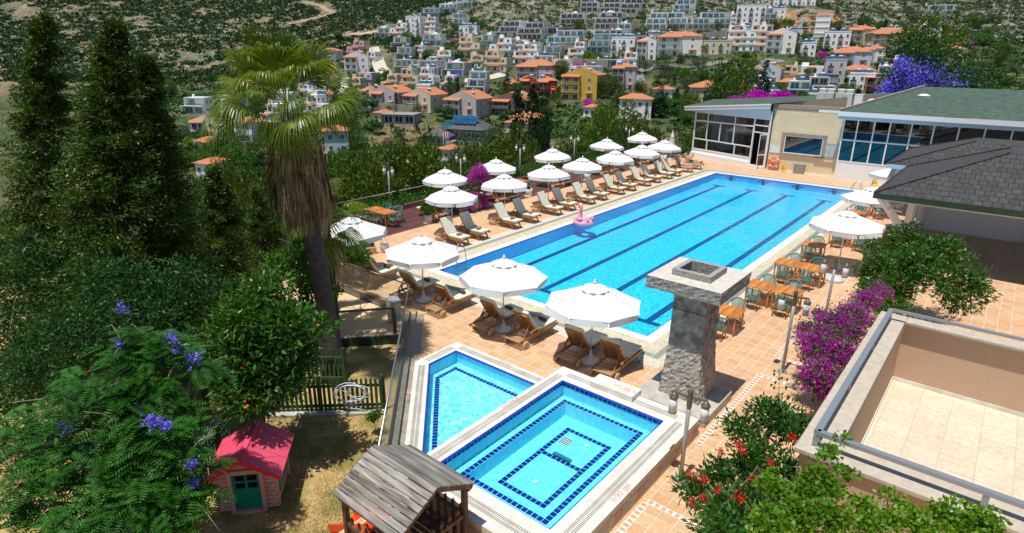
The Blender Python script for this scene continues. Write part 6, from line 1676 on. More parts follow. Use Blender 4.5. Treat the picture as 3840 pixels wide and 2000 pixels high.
# ------------------------------------------------------------------ people
SKIN = mat('sun_flushed_skin', (0.62, 0.33, 0.24), (0.68, 0.38, 0.28), rough=.5, scale=6)
SKIN2 = mat('tanned_skin', (0.56, 0.24, 0.17), (0.64, 0.30, 0.22), rough=.5, scale=6)
def person(label, loc, rz, pose, skin, hair, hairlen, sex, shorts, top=None, hat=None):
 r_ = thing('person', label, 'person', loc, rz)
 J = dict(pelvis=(0, -.02, .56), waist=(0, -.12, .68), chest=(0, -.24, .86), neck=(0, -.32, 1.01), head0=(0, -.335, 1.07), head=(0, -.345, 1.16),
    hipL=(-.10, 0, .555), kneeL=(-.12, .42, .60), ankL=(-.11, .80, .565), toeL=(-.12, .86, .68),
    hipR=(.10, 0, .555), kneeR=(.12, .42, .585), ankR=(.12, .81, .565), toeR=(.14, .87, .675),
    shL=(-.17, -.28, .95), shR=(.17, -.28, .95))
 if pose == 'arms_up':
  J.update(elL=(-.36, -.30, 1.14), haL=(-.10, -.44, 1.17), fiL=(-.04, -.47, 1.19), elR=(.36, -.30, 1.14), haR=(.10, -.44, 1.17), fiR=(.04, -.47, 1.19))
 elif pose == 'reading':
  J.update(elL=(-.27, -.06, .80), haL=(-.12, .08, 1.00), fiL=(-.09, .10, 1.07), elR=(.27, -.06, .80), haR=(.12, .08, 1.00), fiR=(.09, .10, 1.07), kneeL=(-.13, .40, .66))
 else:
  J.update(elL=(-.28, -.14, .76), haL=(-.26, .08, .66), fiL=(-.25, .16, .63), elR=(.28, -.14, .76), haR=(.26, .08, .66), fiR=(.25, .16, .63))
 names = list(J); idx = {n: i for i, n in enumerate(names)}
 E_ = [('pelvis', 'waist'), ('waist', 'chest'), ('chest', 'neck'), ('neck', 'head0'), ('head0', 'head'), ('pelvis', 'hipL'), ('hipL', 'kneeL'), ('kneeL', 'ankL'), ('ankL', 'toeL'), ('pelvis', 'hipR'), ('hipR', 'kneeR'), ('kneeR', 'ankR'), ('ankR', 'toeR'), ('chest', 'shL'), ('shL', 'elL'), ('elL', 'haL'), ('haL', 'fiL'), ('chest', 'shR'), ('shR', 'elR'), ('elR', 'haR'), ('haR', 'fiR')]
 k = 1.0 if sex == 'm' else .88
 Rr = dict(pelvis=.13, waist=.105 * k, chest=.135 * k, neck=.052, head0=.06, head=.085, hipL=.085, hipR=.085, kneeL=.058, kneeR=.058, ankL=.036, ankR=.036, toeL=.028, toeR=.028, shL=.058 * k, shR=.058 * k, elL=.042 * k, elR=.042 * k, haL=.030, haR=.030, fiL=.020, fiR=.020)
 me = bpy.data.meshes.new('body'); me.from_pydata([J[n] for n in names], [(idx[a], idx[b]) for a, b in E_], [])
 ob = bpy.data.objects.new('body', me); C.objects.link(ob); ob.parent = r_
 md = ob.modifiers.new('skin', 'SKIN'); md.use_smooth_shade = True
 for i, n in enumerate(names): me.skin_vertices[0].data[i].radius = (Rr[n], Rr[n] * (.82 if n in ('waist', 'chest') else 1))
 me.skin_vertices[0].data[idx['pelvis']].use_root = True
 ss = ob.modifiers.new('sub', 'SUBSURF'); ss.levels = 2; ss.render_levels = 2
 me.materials.append(skin)
 for h, f in (('haL', 'fiL'), ('haR', 'fiR')):
  a = Vector(J[h]); b = Vector(J[f]); d = (b - a).normalized(); s = d.cross(Vector((0, 1, 0.3))).normalized(); q = MB()
  for i_, L in enumerate((.055, .07, .075, .068, .055)):
   o_ = b + s * (i_ - 2) * .015 - d * (.03 if i_ == 0 else 0); q.tube([o_, o_ + d * L * .6 + (s * -.02 if i_ == 0 else s * 0), o_ + d * L + Vector((0, .012, 0))], [.009, .008, .006], 6)
  q.build('fingers', skin, r_)
 hm = Matrix.Translation(J['head']) @ Matrix.Rotation(R(-25), 4, 'X')
 f_ = MB(); f_.lathe([(.005, -.125), (.05, -.115), (.075, -.07), (.088, 0), (.085, .05), (.06, .09), (.01, .108)], (0, 0, 0), 16, hm)
 f_.tube([hm @ Vector((0, .085, .02)), hm @ Vector((0, .115, -.02)), hm @ Vector((0, .09, -.03))], [.008, .014, .006], 6)
 for s_ in (-1, 1): f_.tube([hm @ Vector((s_ * .088, 0, .02)), hm @ Vector((s_ * .10, -.01, 0)), hm @ Vector((s_ * .088, 0, -.03))], [.012, .018, .010], 6)
 hd = f_.build('head', skin, r_)
 hr = MB(); hr.lathe([(.092, .0), (.097, .05), (.075, .10), (.02, .122), (.0, .123)], (0, -.012, 0.005), 16, hm)
 if hairlen: hr.lathe([(.05, -.16), (.085, -.08), (.095, .0), (.06, .06)], (0, -.035, 0), 14, hm)
 hr.build('hair', hair, r_)
 ft = MB()
 if sex == 'm': ft.box(-.078, .078, .078, .10, .012, .045, hm)
 else:
  for s_ in (-1, 1): ft.box(s_ * .035 - .012, s_ * .035 + .012, .082, .09, .018, .028, hm)
 ft.box(-.022, .022, .082, .094, -.062, -.054, hm); ft.build('sunglasses' if sex == 'm' else 'eyes_and_mouth', mat('dark_eyewear', (.02, .015, .015), rough=.2) if not bpy.data.materials.get('dark_eyewear') else bpy.data.materials['dark_eyewear'], r_)
 sh_ = MB()
 sh_.tube([(0, -.10, .655), (0, -.03, .585), (0, .04, .565)], [.125, .150, .145], 14)
 if sex == 'm':
  for s_ in (-1, 1): sh_.tube([(s_ * .10, .0, .562), (s_ * .12, .24, .585)], [.105, .092], 12)
 sh_.build('shorts' if sex == 'm' else 'bikini_bottom', shorts, r_)
 if top is not None:
  tp_ = MB(); tp_.tube([(0, -.215, .815), (0, -.255, .885)], [.128, .134], 14); tp_.build('bikini_top', top, r_)
 return r_
BLON = mat('blond_hair', (0.42, .28, .10), rough=.6); BRN = mat('dark_brown_hair', (0.03, .015, .01), rough=.5)
NAVY = mat('navy_swim_shorts', (0.01, .035, .07), rough=.8); PNK = mat('white_pink_bikini', (0.75, .60, .72), (0.55, .25, .5), rough=.7, scale=30); 
TSH = mat('tan_beach_towel', (0.36, .235, .15), (0.44, .30, .20), rough=1, scale=4, bump=.01, bscale=18)
def spread(label, x, y, rz):
 q = MB(); q.smooth = True; th = R(58); prof = []
 d_ = (-math.cos(th), math.sin(th)); n_ = (math.sin(th), math.cos(th)); hy, hz = -.10 + n_[0] * .125, .375 + n_[1] * .125
 for t in (.86, .6, .3, .06): prof.append((hy + d_[0] * t, hz + d_[1] * t))
 prof += [(.1, .480), (.5, .492), (.9, .502), (1.0, .49), (1.01, .38)]
 rr = random.Random(int(x * 10 + y)); vs = []; n = len(prof)
 for (py, pz) in prof: vs += [(-.345 + rr.uniform(-.01, .01), py, pz - .14 - rr.uniform(0, .05)), (-.335, py, pz), (.335, py, pz), (.345 + rr.uniform(-.01, .01), py, pz - .14 - rr.uniform(0, .05))]
 q.add(vs, [(k * 4 + j, k * 4 + j + 1, k * 4 + j + 5, k * 4 + j + 4) for k in range(n - 1) for j in range(3)])
 o_ = q.build('beach_towel', TSH); o_.location = (x, y, 0); o_.rotation_euler = (0, 0, rz); tag(o_, label, 'beach towel')
for y, l_ in ((ly[14] + .36, 'tan towel spread under the woman in the bikini'), (ly[15] + .36, 'tan towel spread under the man in dark shorts')): spread(l_, -2.45, y, R(-90))
person('woman in a pale bikini lying back on a lounger with her arms behind her head', (-2.45, ly[14] + .36, -.005), R(-90), 'arms_up', SKIN, BLON, True, 'f', PNK, PNK)
person('man in dark shorts and sunglasses reclining and holding up a red book', (-2.45, ly[15] + .36, -.005), R(-90), 'reading', SKIN2, BRN, False, 'm', NAVY)
bk_ = MB().box(-.11, .11, -.006, .006, 0, .2, Matrix.Translation((-2.45 + .12, ly[15] + .36, 1.0)) @ Matrix.Rotation(R(-90), 4, 'Z')); bk_.mat(1).box(-.105, .105, -.008, -.0062, 0.01, .19, Matrix.Translation((-2.45 + .12, ly[15] + .36, 1.0)) @ Matrix.Rotation(R(-90), 4, 'Z'))
tag(bk_.build('book', [mat('red_book_cover', (.6, .04, .06), rough=.4), mat('paper', (.7, .7, .66), rough=.8)]), 'small red book held up by the reclining man', 'book')
for s in (-.12, .14):
 q = MB(); q.prism([(-.045, -.12), (.045, -.12), (.05, .08), (0, .14), (-.05, .08)], 0, .03, Matrix.Translation((-2.45 + .90, ly[15] + .36 - s, .58)) @ Matrix.Rotation(R(-90), 4, 'Z') @ Matrix.Rotation(R(75), 4, 'X')); q.bar((0, 0, 0), (0, 0, .001), .001, .001)
 tag(q.build('sandal', mat('black_sandal', (.012, .012, .012), rough=.5) if not bpy.data.materials.get('black_sandal') else bpy.data.materials['black_sandal']), 'black sandal on the %s foot of the man in dark shorts' % ('right' if s < 0 else 'left'), 'sandal', 'black sandals of the reclining man')
person('person lying on a deck lounger behind the magenta bougainvillea', (-6.75, 8.0, 0), R(90), 'rest', SKIN2, BRN, False, 'm', NAVY)
person('person resting on a shaded deck lounger under the second back parasol', (-6.75, 12.2, 0), R(90), 'rest', SKIN2, BRN, True, 'f', PNK, PNK)
# ------------------------------------------------------------------ terrain mesh
def vcol_terrain():
 NT, ND = 230, 230
 ts = np.linspace(-1.15, 1.25, NT); ds = np.concatenate([np.linspace(-45, 12, 6), np.geomspace(16, 1500, ND - 6)])
 V = []; col = []
 for d in ds:
  for t in ts:
   e = max(d, 0) + (40 if d < 40 else 0) * (1 - max(d, 0) / 40 if d < 40 else 0)
   p = CAM + HF * float(d) + HR * float(t * max(e, 40 - max(d, 0) * .5 if d < 40 else d))
   x, y = p.x, p.y
   z = terr(x, y) if d > 0 else -4.0
   V.append((x, y, z))
   n1 = mnoise.noise(Vector((x * .02, y * .02, 1))); n2 = mnoise.noise(Vector((x * .09, y * .09, 2))); n3 = mnoise.noise(Vector((x * .25, y * .25, 4)))
   soil = Vector((.27, .18, .10)); rock = Vector((.27, .255, .21)); grn = Vector((.035, .075, .018)); dry = Vector((.14, .13, .045))
   if d > 360 and t < -.16: c = soil.lerp(rock, min(max(.45 + n2 * 1.2, 0), 1)); c = c.lerp(grn, min(max(.5 + n3 + n2, 0), .85))
   elif d > 390: c = rock.lerp(soil, min(max(.35 + n2, 0), 1)); c = c.lerp(grn, min(max(.45 + n3 + n2, 0), .8))
   else: c = grn.lerp(dry, min(max(.30 + n2 * 1.3, 0), 1)); c = c.lerp(soil, min(max(n1 * 1.2 - .05, 0), .7))
   if 400 < d < 462 + n1 * 14 and abs(t - .435 + n2 * .02 + n1 * .02) < .062: c = Vector((.42, .19, .08)).lerp(soil, min(max(.3 + n3 + n2, 0), .9))
   if 410 < d < 640 and abs(t + .22 - (d - 520) * .0009) < .012: c = soil.lerp(rock, .3)
   col.append((c.x, c.y, c.z, 1))
 nf = []
 for i in range(len(ds) - 1):
  for j in range(NT - 1):
   a = i * NT + j; nf.append((a, a + 1, a + NT + 1, a + NT))
 me = bpy.data.meshes.new('terrain'); me.from_pydata(V, [], nf)
 ca = me.color_attributes.new('ground', 'FLOAT_COLOR', 'POINT'); ca.data.foreach_set('color', np.array(col, dtype=np.float32).ravel())
 me.polygons.foreach_set('use_smooth', [True] * len(nf))
 m, nt, p = newmat('hill_ground'); at_ = _n(nt, 'ShaderNodeAttribute'); at_.attribute_name = 'ground'
 tc = _n(nt, 'ShaderNodeTexCoord'); nz = _n(nt, 'ShaderNodeTexNoise'); nz.inputs['Scale'].default_value = .35; nz.inputs['Detail'].default_value = 9; nz.inputs['Roughness'].default_value = .75
 nt.links.new(tc.outputs['Object'], nz.inputs[0]); mr = _n(nt, 'ShaderNodeMapRange'); mr.inputs[1].default_value = .35; mr.inputs[2].default_value = .68; mr.inputs[3].default_value = .45; mr.inputs[4].default_value = 1.5
 nt.links.new(nz.outputs[0], mr.inputs[0]); mx = _n(nt, 'ShaderNodeMix', data_type='RGBA', blend_type='MULTIPLY'); mx.inputs[0].default_value = 1
 nt.links.new(at_.outputs['Color'], mx.inputs[6]); nt.links.new(mr.outputs[0], mx.inputs[7]); nt.links.new(mx.outputs[2], p.inputs['Base Color']); p.inputs['Roughness'].default_value = 1
 bp = _n(nt, 'ShaderNodeBump'); bp.inputs['Distance'].default_value = .8; nt.links.new(nz.outputs[0], bp.inputs['Height']); nt.links.new(bp.outputs[0], p.inputs['Normal'])
 me.materials.append(m); o_ = bpy.data.objects.new('terrain', me); C.objects.link(o_); o_['kind'] = 'structure'
vcol_terrain()
# ------------------------------------------------------------------ houses
def wall(name, c, c2=None): return mat(name, c, c2 or tuple(x * .93 for x in c), rough=.8, scale=.5)
HW = {'w': wall('white_render', (0.84, 0.84, 0.82)), 'c': wall('cream_render', (0.66, 0.58, 0.42)), 'l': wall('lilac_grey_render', (0.52, 0.48, 0.50)), 'g': wall('grey_render', (0.26, 0.26, 0.27)),
   'm': wall('mauve_render', (0.20, 0.12, 0.13)), 'r': wall('red_render', (0.48, 0.045, 0.025)), 'y': wall('mustard_render', (0.62, 0.44, 0.08)), 'b': wall('pale_blue_render', (0.50, 0.60, 0.68)),
   'p': wall('pinkish_render', (0.62, 0.42, 0.42)), 's': wall('stone_terrace_wall', (0.36, 0.31, 0.24), (0.26, .22, .17)), 'k': wall('raw_block_wall', (0.33, 0.33, 0.32), (0.24, .24, .24)), 'o': wall('brick_infill', (0.48, 0.18, 0.09))}
HW['d'] = wall('charcoal_cladding', (0.07, .07, .075))
RT_ = tilemat('orange_clay_tiles', (0.56, 0.19, 0.08), (0.64, 0.26, 0.12), (0.36, 0.13, 0.06), (0.5, 0.35), 0.06, bump=.02, rough=.8, mottle=.3)
RD_ = mat('dark_grey_roof', (0.075, .07, .068), (0.10, .095, .09), rough=.8, scale=.6)
GLZ = mat('dark_window_glass', (0.018, .035, .05), (0.04, .08, .10), rough=.12, scale=.4)
BLZ = mat('blue_green_window_glass', (0.03, .13, .18), (0.05, .18, .24), rough=.12, scale=.4)
RLG = mat('dark_railing', (0.05, .06, .07), rough=.4)
SOL = mat('solar_collector', (0.01, .06, .14), (0.02, .10, .20), rough=.1, scale=.8)
def wmesh(nm, gl, bars=1):
 q = MB(); q.mat(0); t = .07
 q.box(-.5, .5, -.05, .02, 0, t * .8).box(-.5, .5, -.05, .02, 1 - t * .8, 1).box(-.5, -.5 + t, -.05, .02, t * .8, 1 - t * .8).box(.5 - t, .5, -.05, .02, t * .8, 1 - t * .8)
 for i in range(bars): x = -.5 + (i + 1) / (bars + 1); q.box(x - t / 3, x + t / 3, -.04, .02, t * .8, 1 - t * .8)
 q.mat(1).quad((-.5 + t, -.02, t * .8), (.5 - t, -.02, t * .8), (.5 - t, -.02, 1 - t * .8), (-.5 + t, -.02, 1 - t * .8))
 o_ = q.build(nm, [M['white_paint'], gl]); me = o_.data; bpy.data.objects.remove(o_); return me
WM = {'win': wmesh('window', GLZ, 1), 'door': wmesh('glass_door', GLZ, 1), 'band': wmesh('window', BLZ, 4), 'wb': wmesh('window', BLZ, 1)}
def addw(root, kind, x, y, z, w_, h_, face='f', name=None):
 o_ = bpy.data.objects.new(name or ('glass_door' if kind == 'door' else 'window'), WM[kind]); C.objects.link(o_); o_.parent = root
 o_.location = (x, y, z); o_.scale = (w_, 1.4, h_); o_.rotation_euler = (0, 0, {'f': 0, 'r': R(90), 'l': R(-90), 'b': R(180)}[face])
def hip(mb, x0, x1, y0, y1, z, h, axis='x', gable=False):
 if axis == 'x':
  m = (y0 + y1) / 2; e = 0 if gable else (y1 - y0) / 2
  a, b = Vector((x0 + e, m, z + h)), Vector((x1 - e, m, z + h)); P = [Vector((x0, y0, z)), Vector((x1, y0, z)), Vector((x1, y1, z)), Vector((x0, y1, z))]
  mb.add(P + [a, b], [(0, 1, 5, 4), (2, 3, 4, 5), (1, 2, 5), (3, 0, 4), (3, 2, 1, 0)])
 else:
  m = (x0 + x1) / 2; e = 0 if gable else (x1 - x0) / 2
  a, b = Vector((m, y0 + e, z + h)), Vector((m, y1 - e, z + h)); P = [Vector((x0, y0, z)), Vector((x1, y0, z)), Vector((x1, y1, z)), Vector((x0, y1, z))]
  mb.add(P + [a, b], [(1, 2, 5, 4), (3, 0, 4, 5), (0, 1, 4), (2, 3, 5), (3, 2, 1, 0)])
def solar(root, x, y, z, sc=1.0, n=2):
 q = MB(); Mx = Matrix.Translation((x, y, z)) @ Matrix.Rotation(R(28), 4, 'X')
 for i in range(n): q.mat(0).box((i - n / 2) * 1.15, (i - n / 2) * 1.15 + 1.05, 0, 2.0 * sc, 0.3, .36, Mx)
 q.mat(1).tube([(x - .8, y + 1.9, z + 1.3), (x + .8, y + 1.9, z + 1.3)], .28, 8); q.build('solar_panel', [SOL, M['white_paint']], root)
HOUSES = []
def house(sx, sy, wpx, fl, style, wk, short, label, yaw=-22, dep=None, fh=2.9, hs=1.0, seed=None, roofm=None):
 q0, d = hit(sx, sy); mpp = d / F_PX
 rr = random.Random(seed if seed is not None else int(sx * 7 + sy))
 W = wpx * mpp * .93; D = dep or min(max(W * .7, 7), 13); rz = R(39.5 + yaw)
 r_ = thing('house' if style not in 'A' else 'apartment_building', label, 'house' if style != 'A' else 'apartment building', (q0.x, q0.y, q0.z), rz)
 HOUSES.append((r_, short, sx, sy, d, W, D, q0.x, q0.y, wpx))
 wm = HW[wk]; H = fl * fh; dl = D
 MB().box(-W / 2 - .6, W / 2 + .6, -1.6, D, -6, -.02).build('stone_base', HW['s'], r_)
 if style in 'GH':
  mid = W / 2
  q = MB(); q.box(-W / 2, W / 2, 0, D, 0, H)
  ax = 'y' if style == 'G' else 'x'
  rh = (W if ax == 'y' else D) * .20
  if style == 'G':   # gabled front: white gable wall over the facade
   q.prism([(-W / 2, 0), (W / 2, 0), (0, rh)], 0, .3, Matrix(((1, 0, 0, 0), (0, 0, 1, 0.001), (0, 1, 0, H), (0, 0, 0, 1))))
  q.build('wall', wm, r_)
  q = MB(); hip(q, -W / 2 - .5, W / 2 + .5, .02 if style == 'G' else -.5, D + .5, H + .02, rh + .1, ax, gable=(style == 'G')); ro_ = q.build('roof', roofm or RT_, r_)
  q = MB().box(W * .1, W * .1 + .6, D * .5, D * .5 + .6, H, H + rh + .9); q.build('chimney', wm, ro_)
  solar(r_, -W * .22 if style == 'H' else W * .2, D * .25, H + rh * .35, 1, 2)
  bw_ = W * .52; bx = -W / 2 + bw_ / 2
  for f in range(fl):
   z = f * fh
   n = 2 if bw_ > 4 else 1
   for i in range(n): addw(r_, 'door', bx + (i - (n - 1) / 2) * bw_ / n, -.01, z + .1, min(1.9, bw_ / n * .8), 2.15)
   if f:
    b_ = MB().box(bx - bw_ / 2, bx + bw_ / 2, -1.7, -.002, z - .18, z); b_.mat(1)
    for i in range(int(bw_ / .35)): x = bx - bw_ / 2 + .1 + i * .35; b_.box(x, x + .04, -1.66, -1.62, z, z + .9)
    b_.box(bx - bw_ / 2, bx + bw_ / 2, -1.68, -1.6, z + .9, z + .97); b_.build('balcony', [wm, M['white_paint']], r_)
   for i in (0, 1):
    x = bx - bw_ / 2 + .15 if i == 0 else bx + bw_ / 2 - .15
    MB().box(x - .13, x + .13, -1.66, -1.42, z, z + fh - .18).build('column', wm, r_)
   x = W * .28; addw(r_, 'win', x, -.01, z + .9, 1.2, 1.3)
   for yy in (D * .25, D * .7): addw(r_, 'win', W / 2 + .01, yy, z + .9, 1.0, 1.25, 'r')
   for yy in (D * .3,): addw(r_, 'win', -W / 2 - .01, yy, z + .9, 1.0, 1.25, 'l')
  q = MB(); a0 = bx - bw_ / 2 - .2; a1 = bx + bw_ / 2 + .2; zt = H - .1
  q.add([(a0, -2.1, zt - .45), (a1, -2.1, zt - .45), (a1, -.02, zt + .35), (a0, -.02, zt + .35), (a0, -2.1, zt - .6), (a1, -2.1, zt - .6), (a1, -.02, zt + .2), (a0, -.02, zt + .2)], [(0, 1, 2, 3), (7, 6, 5, 4), (0, 4, 5, 1), (1, 5, 6, 2), (3, 7, 4, 0)]); q.build('porch_roof', roofm or RT_, r_)
  q = MB(); q.add([(W * .2, -.9, fh * .9), (W * .38, -.9, fh * .9), (W * .38, -.02, fh + .1), (W * .2, -.02, fh + .1)], [(0, 1, 2, 3)]); q.build('awning', roofm or RT_, r_)
 elif style in 'MD':
  kinds = 'wb' if style == 'M' else 'win'
  q = MB(); sl_b = MB(); offs = []
  for f in range(fl):
   w_ = W * (1 - .14 * f * rr.uniform(.5, 1.2)) if f else W
   sb_ = 1.5 * f * rr.uniform(.6, 1.1); ox = (W - w_) / 2 * rr.choice((-1, 1, 1))
   offs.append((w_, sb_, ox)); z = f * fh
   q.box(ox - w_ / 2, ox + w_ / 2, sb_ + .0, D - .003 * f, z + (.18 if f else 0), z + fh)
   sl_b.box(ox - w_ / 2 - .35, ox + w_ / 2 + .35, sb_ - 1.6, D + .2, z + fh + .003, z + fh + .17)
   sl_b.box(ox - w_ / 2 - .35, ox - w_ / 2 - .1, sb_ - 1.6, sb_, z + .2, z + fh)
   if rr.random() < .6: sl_b.box(ox + w_ / 2 + .1, ox + w_ / 2 + .35, sb_ - 1.6, sb_, z + .2, z + fh)
  q.build('wall', wm, r_); sl_b.build('floor_slab', M['white_paint'] if wk != 'g' else HW['g'], r_)
  for f, (w_, sb_, ox) in enumerate(offs):
   z = f * fh; n = max(2, int(w_ / 3.2))
   for i in range(n):
    if rr.random() < .9: addw(r_, 'band' if style == 'M' and rr.random() < .5 else kinds, ox - w_ / 2 + w_ * (i + .5) / n, sb_ - .01, z + .3, w_ / n * .86, fh * .76)
   for yy in (D * .4, D * .75): addw(r_, kinds, ox + w_ / 2 + .01, yy, z + .9, 1.3, 1.3, 'r')
   addw(r_, kinds, ox - w_ / 2 - .01, D * .5, z + .8, 1.6, 1.5, 'l')
   if f:
    b_ = MB(); b_.box(ox - w_ / 2 - .3, ox + w_ / 2 + .3, sb_ - 1.58, sb_ - 1.54, z + .2, z + 1.05); b_.build('balcony_rail', RLG if style == 'D' else M['glass'], r_)
  if rr.random() < .5: solar(r_, 0, D * .45, H + .2, 1, 3)
  if rr.random() < .4:
   q = MB(); hip(q, -W * .18, W * .18, D * .3, D * .7, H + .2, 1.2, 'y', True); q.build('roof_dormer', M['white_paint'], r_)
  MB().box(-W * .35, -W * .35 + .7, D * .6, D * .6 + .7, H, H + 1.3).build('chimney', wm, r_)
 elif style == 'T':
  q = MB(); w0 = W; offs = []
  for f in range(fl):
   w_ = W * (1 if f < fl - 1 else .62); ox = 0 if f < fl - 1 else rr.choice((-.19, .19)) * W; sb_ = f * .9
   offs.append((w_, ox, sb_)); q.box(ox - w_ / 2, ox + w_ / 2, sb_, D - .003 * f, f * fh, (f + 1) * fh); 
   q.box(ox - w_ / 2 - .02, ox + w_ / 2 + .02, sb_ - 1.3, sb_ - 1.1, f * fh, f * fh + .95) if f else None
   if f: q.box(ox - w_ / 2 - .02, ox + w_ / 2 + .02, sb_ - 1.1, sb_ - .002, f * fh - .12, f * fh + .02)
  q.box(-W * .1, W * .06, D * .35, D * .55, H, H + 1.6)
  q.build('wall', wm, r_)
  for f, (w_, ox, sb_) in enumerate(offs):
   n = max(2, int(w_ / 3.4)); z = f * fh
   for i in range(n): addw(r_, rr.choice(('door', 'win')), ox - w_ / 2 + w_ * (i + .5) / n, sb_ - .01, z + .25, 1.6, 2.1)
   for yy in (D * .35, D * .7): addw(r_, 'win', ox + w_ / 2 + .01, yy, z + .9, 1.1, 1.2, 'r')
   addw(r_, 'win', ox - w_ / 2 - .01, D * .5, z + .9, 1.1, 1.2, 'l')
   k = rr.uniform(.3, .55)
   if f != fl - 1 or fl == 1 or True:
    q = MB(); a0 = ox - w_ / 2 * rr.uniform(.3, 1); a1 = a0 + w_ * k; zt = z + fh - .15
    q.add([(a0, sb_ - 1.3, zt - .35), (a1, sb_ - 1.3, zt - .35), (a1, sb_ - .01, zt + .1), (a0, sb_ - .01, zt + .1), (a0, sb_ - 1.3, zt - .5), (a1, sb_ - 1.3, zt - .5), (a1, sb_ - .01, zt - .05), (a0, sb_ - .01, zt - .05)], [(0, 1, 2, 3), (7, 6, 5, 4), (0, 4, 5, 1), (1, 5, 6, 2), (3, 7, 4, 0)]); q.build('awning', RT_, r_)
  if rr.random() < .6: solar(r_, W * .15, D * .5, H if offs[-1][1] < 0 else H - fh, 1, 2)
 elif style == 'A':
  q = MB().box(-W / 2, W / 2, 0, D, 0, H).box(-W / 2 - .1, W / 2 + .1, -.1, D + .1, H + .002, H + .5); q.build('wall', wm, r_)
  n = max(2, int(W / 3.0))
  for f in range(fl):
   z = f * fh
   for i in range(n): addw(r_, 'win' if (i + f) % 3 else 'door', -W / 2 + W * (i + .5) / n, -.01, z + .5, 1.15, 1.7)
   for i in range(2): addw(r_, 'win', W / 2 + .01, D * (.3 + .4 * i), z + .7, 1.1, 1.4, 'r'); 
   addw(r_, 'win', -W / 2 - .01, D * .5, z + .7, 1.1, 1.4, 'l')
   if f:
    for i in range(0, n, 2): x = -W / 2 + W * (i + .5) / n; b_ = MB().box(x - 1.2, x + 1.2, -1.2, -.002, z - .1, z + .05); b_.mat(1).box(x - 1.2, x + 1.2, -1.2, -1.15, z + .05, z + .95); b_.build('balcony', [wm, RLG], r_)
  for i in range(2): solar(r_, (i - .5) * W * .4, D * .4, H + .5, 1, 3)
 elif style == 'R':
  q = MB().box(-W / 2, W / 2, 0, D, 0, H); q.build('wall', wm, r_)
  q = MB(); hip(q, -W / 2 - .6, W / 2 + .6, -.6, D + .6, H + .02, min(W, D) * .22, 'x' if W > D else 'y'); q.build('roof', roofm or RT_, r_)
  n = max(2, int(W / 3.2))
  for f in range(fl):
   for i in range(n): addw(r_, 'win', -W / 2 + W * (i + .5) / n, -.01, f * fh + .8, 1.2, 1.4)
   addw(r_, 'win', W / 2 + .01, D * .5, f * fh + .8, 1.2, 1.4, 'r'); addw(r_, 'win', -W / 2 - .01, D * .5, f * fh + .8, 1.2, 1.4, 'l')
 elif style == 'U':   # unfinished concrete frame
  q = MB()
  for f in range(fl + 1): q.box(-W / 2, W / 2, 0, D, f * fh - .12, f * fh + .12)
  for x in (-W / 2 + .2, 0, W / 2 - .2):
   for y in (.2, D / 2, D - .2): q.box(x - .18, x + .18, y - .18, y + .18, .13, H - .13)
  q.build('concrete_frame', wm, r_); q = MB()
  for f in range(fl): q.box(0.2, W / 2 - .4, .3, .5, f * fh + .13, (f + 1) * fh - .13); q.box(W / 2 - .35, W / 2 - .15, .4, D - .4, f * fh + .13, (f + 1) * fh - .13); q.box(-W / 2 + .15, -W / 2 + .35, .4, D - .4, f * fh + .13, (f + 1) * fh - .13)
  q.build('infill_wall', HW['k'] if wk == 'o' else wm, r_)
 return r_
Z2 = lambda x, y: (1300 + x * .4917, y * .4917)
Z3 = lambda x, y: (2320 + x * .4917, y * .4917)
Z1 = lambda x, y: (420 + x * .4919, y * .4919)
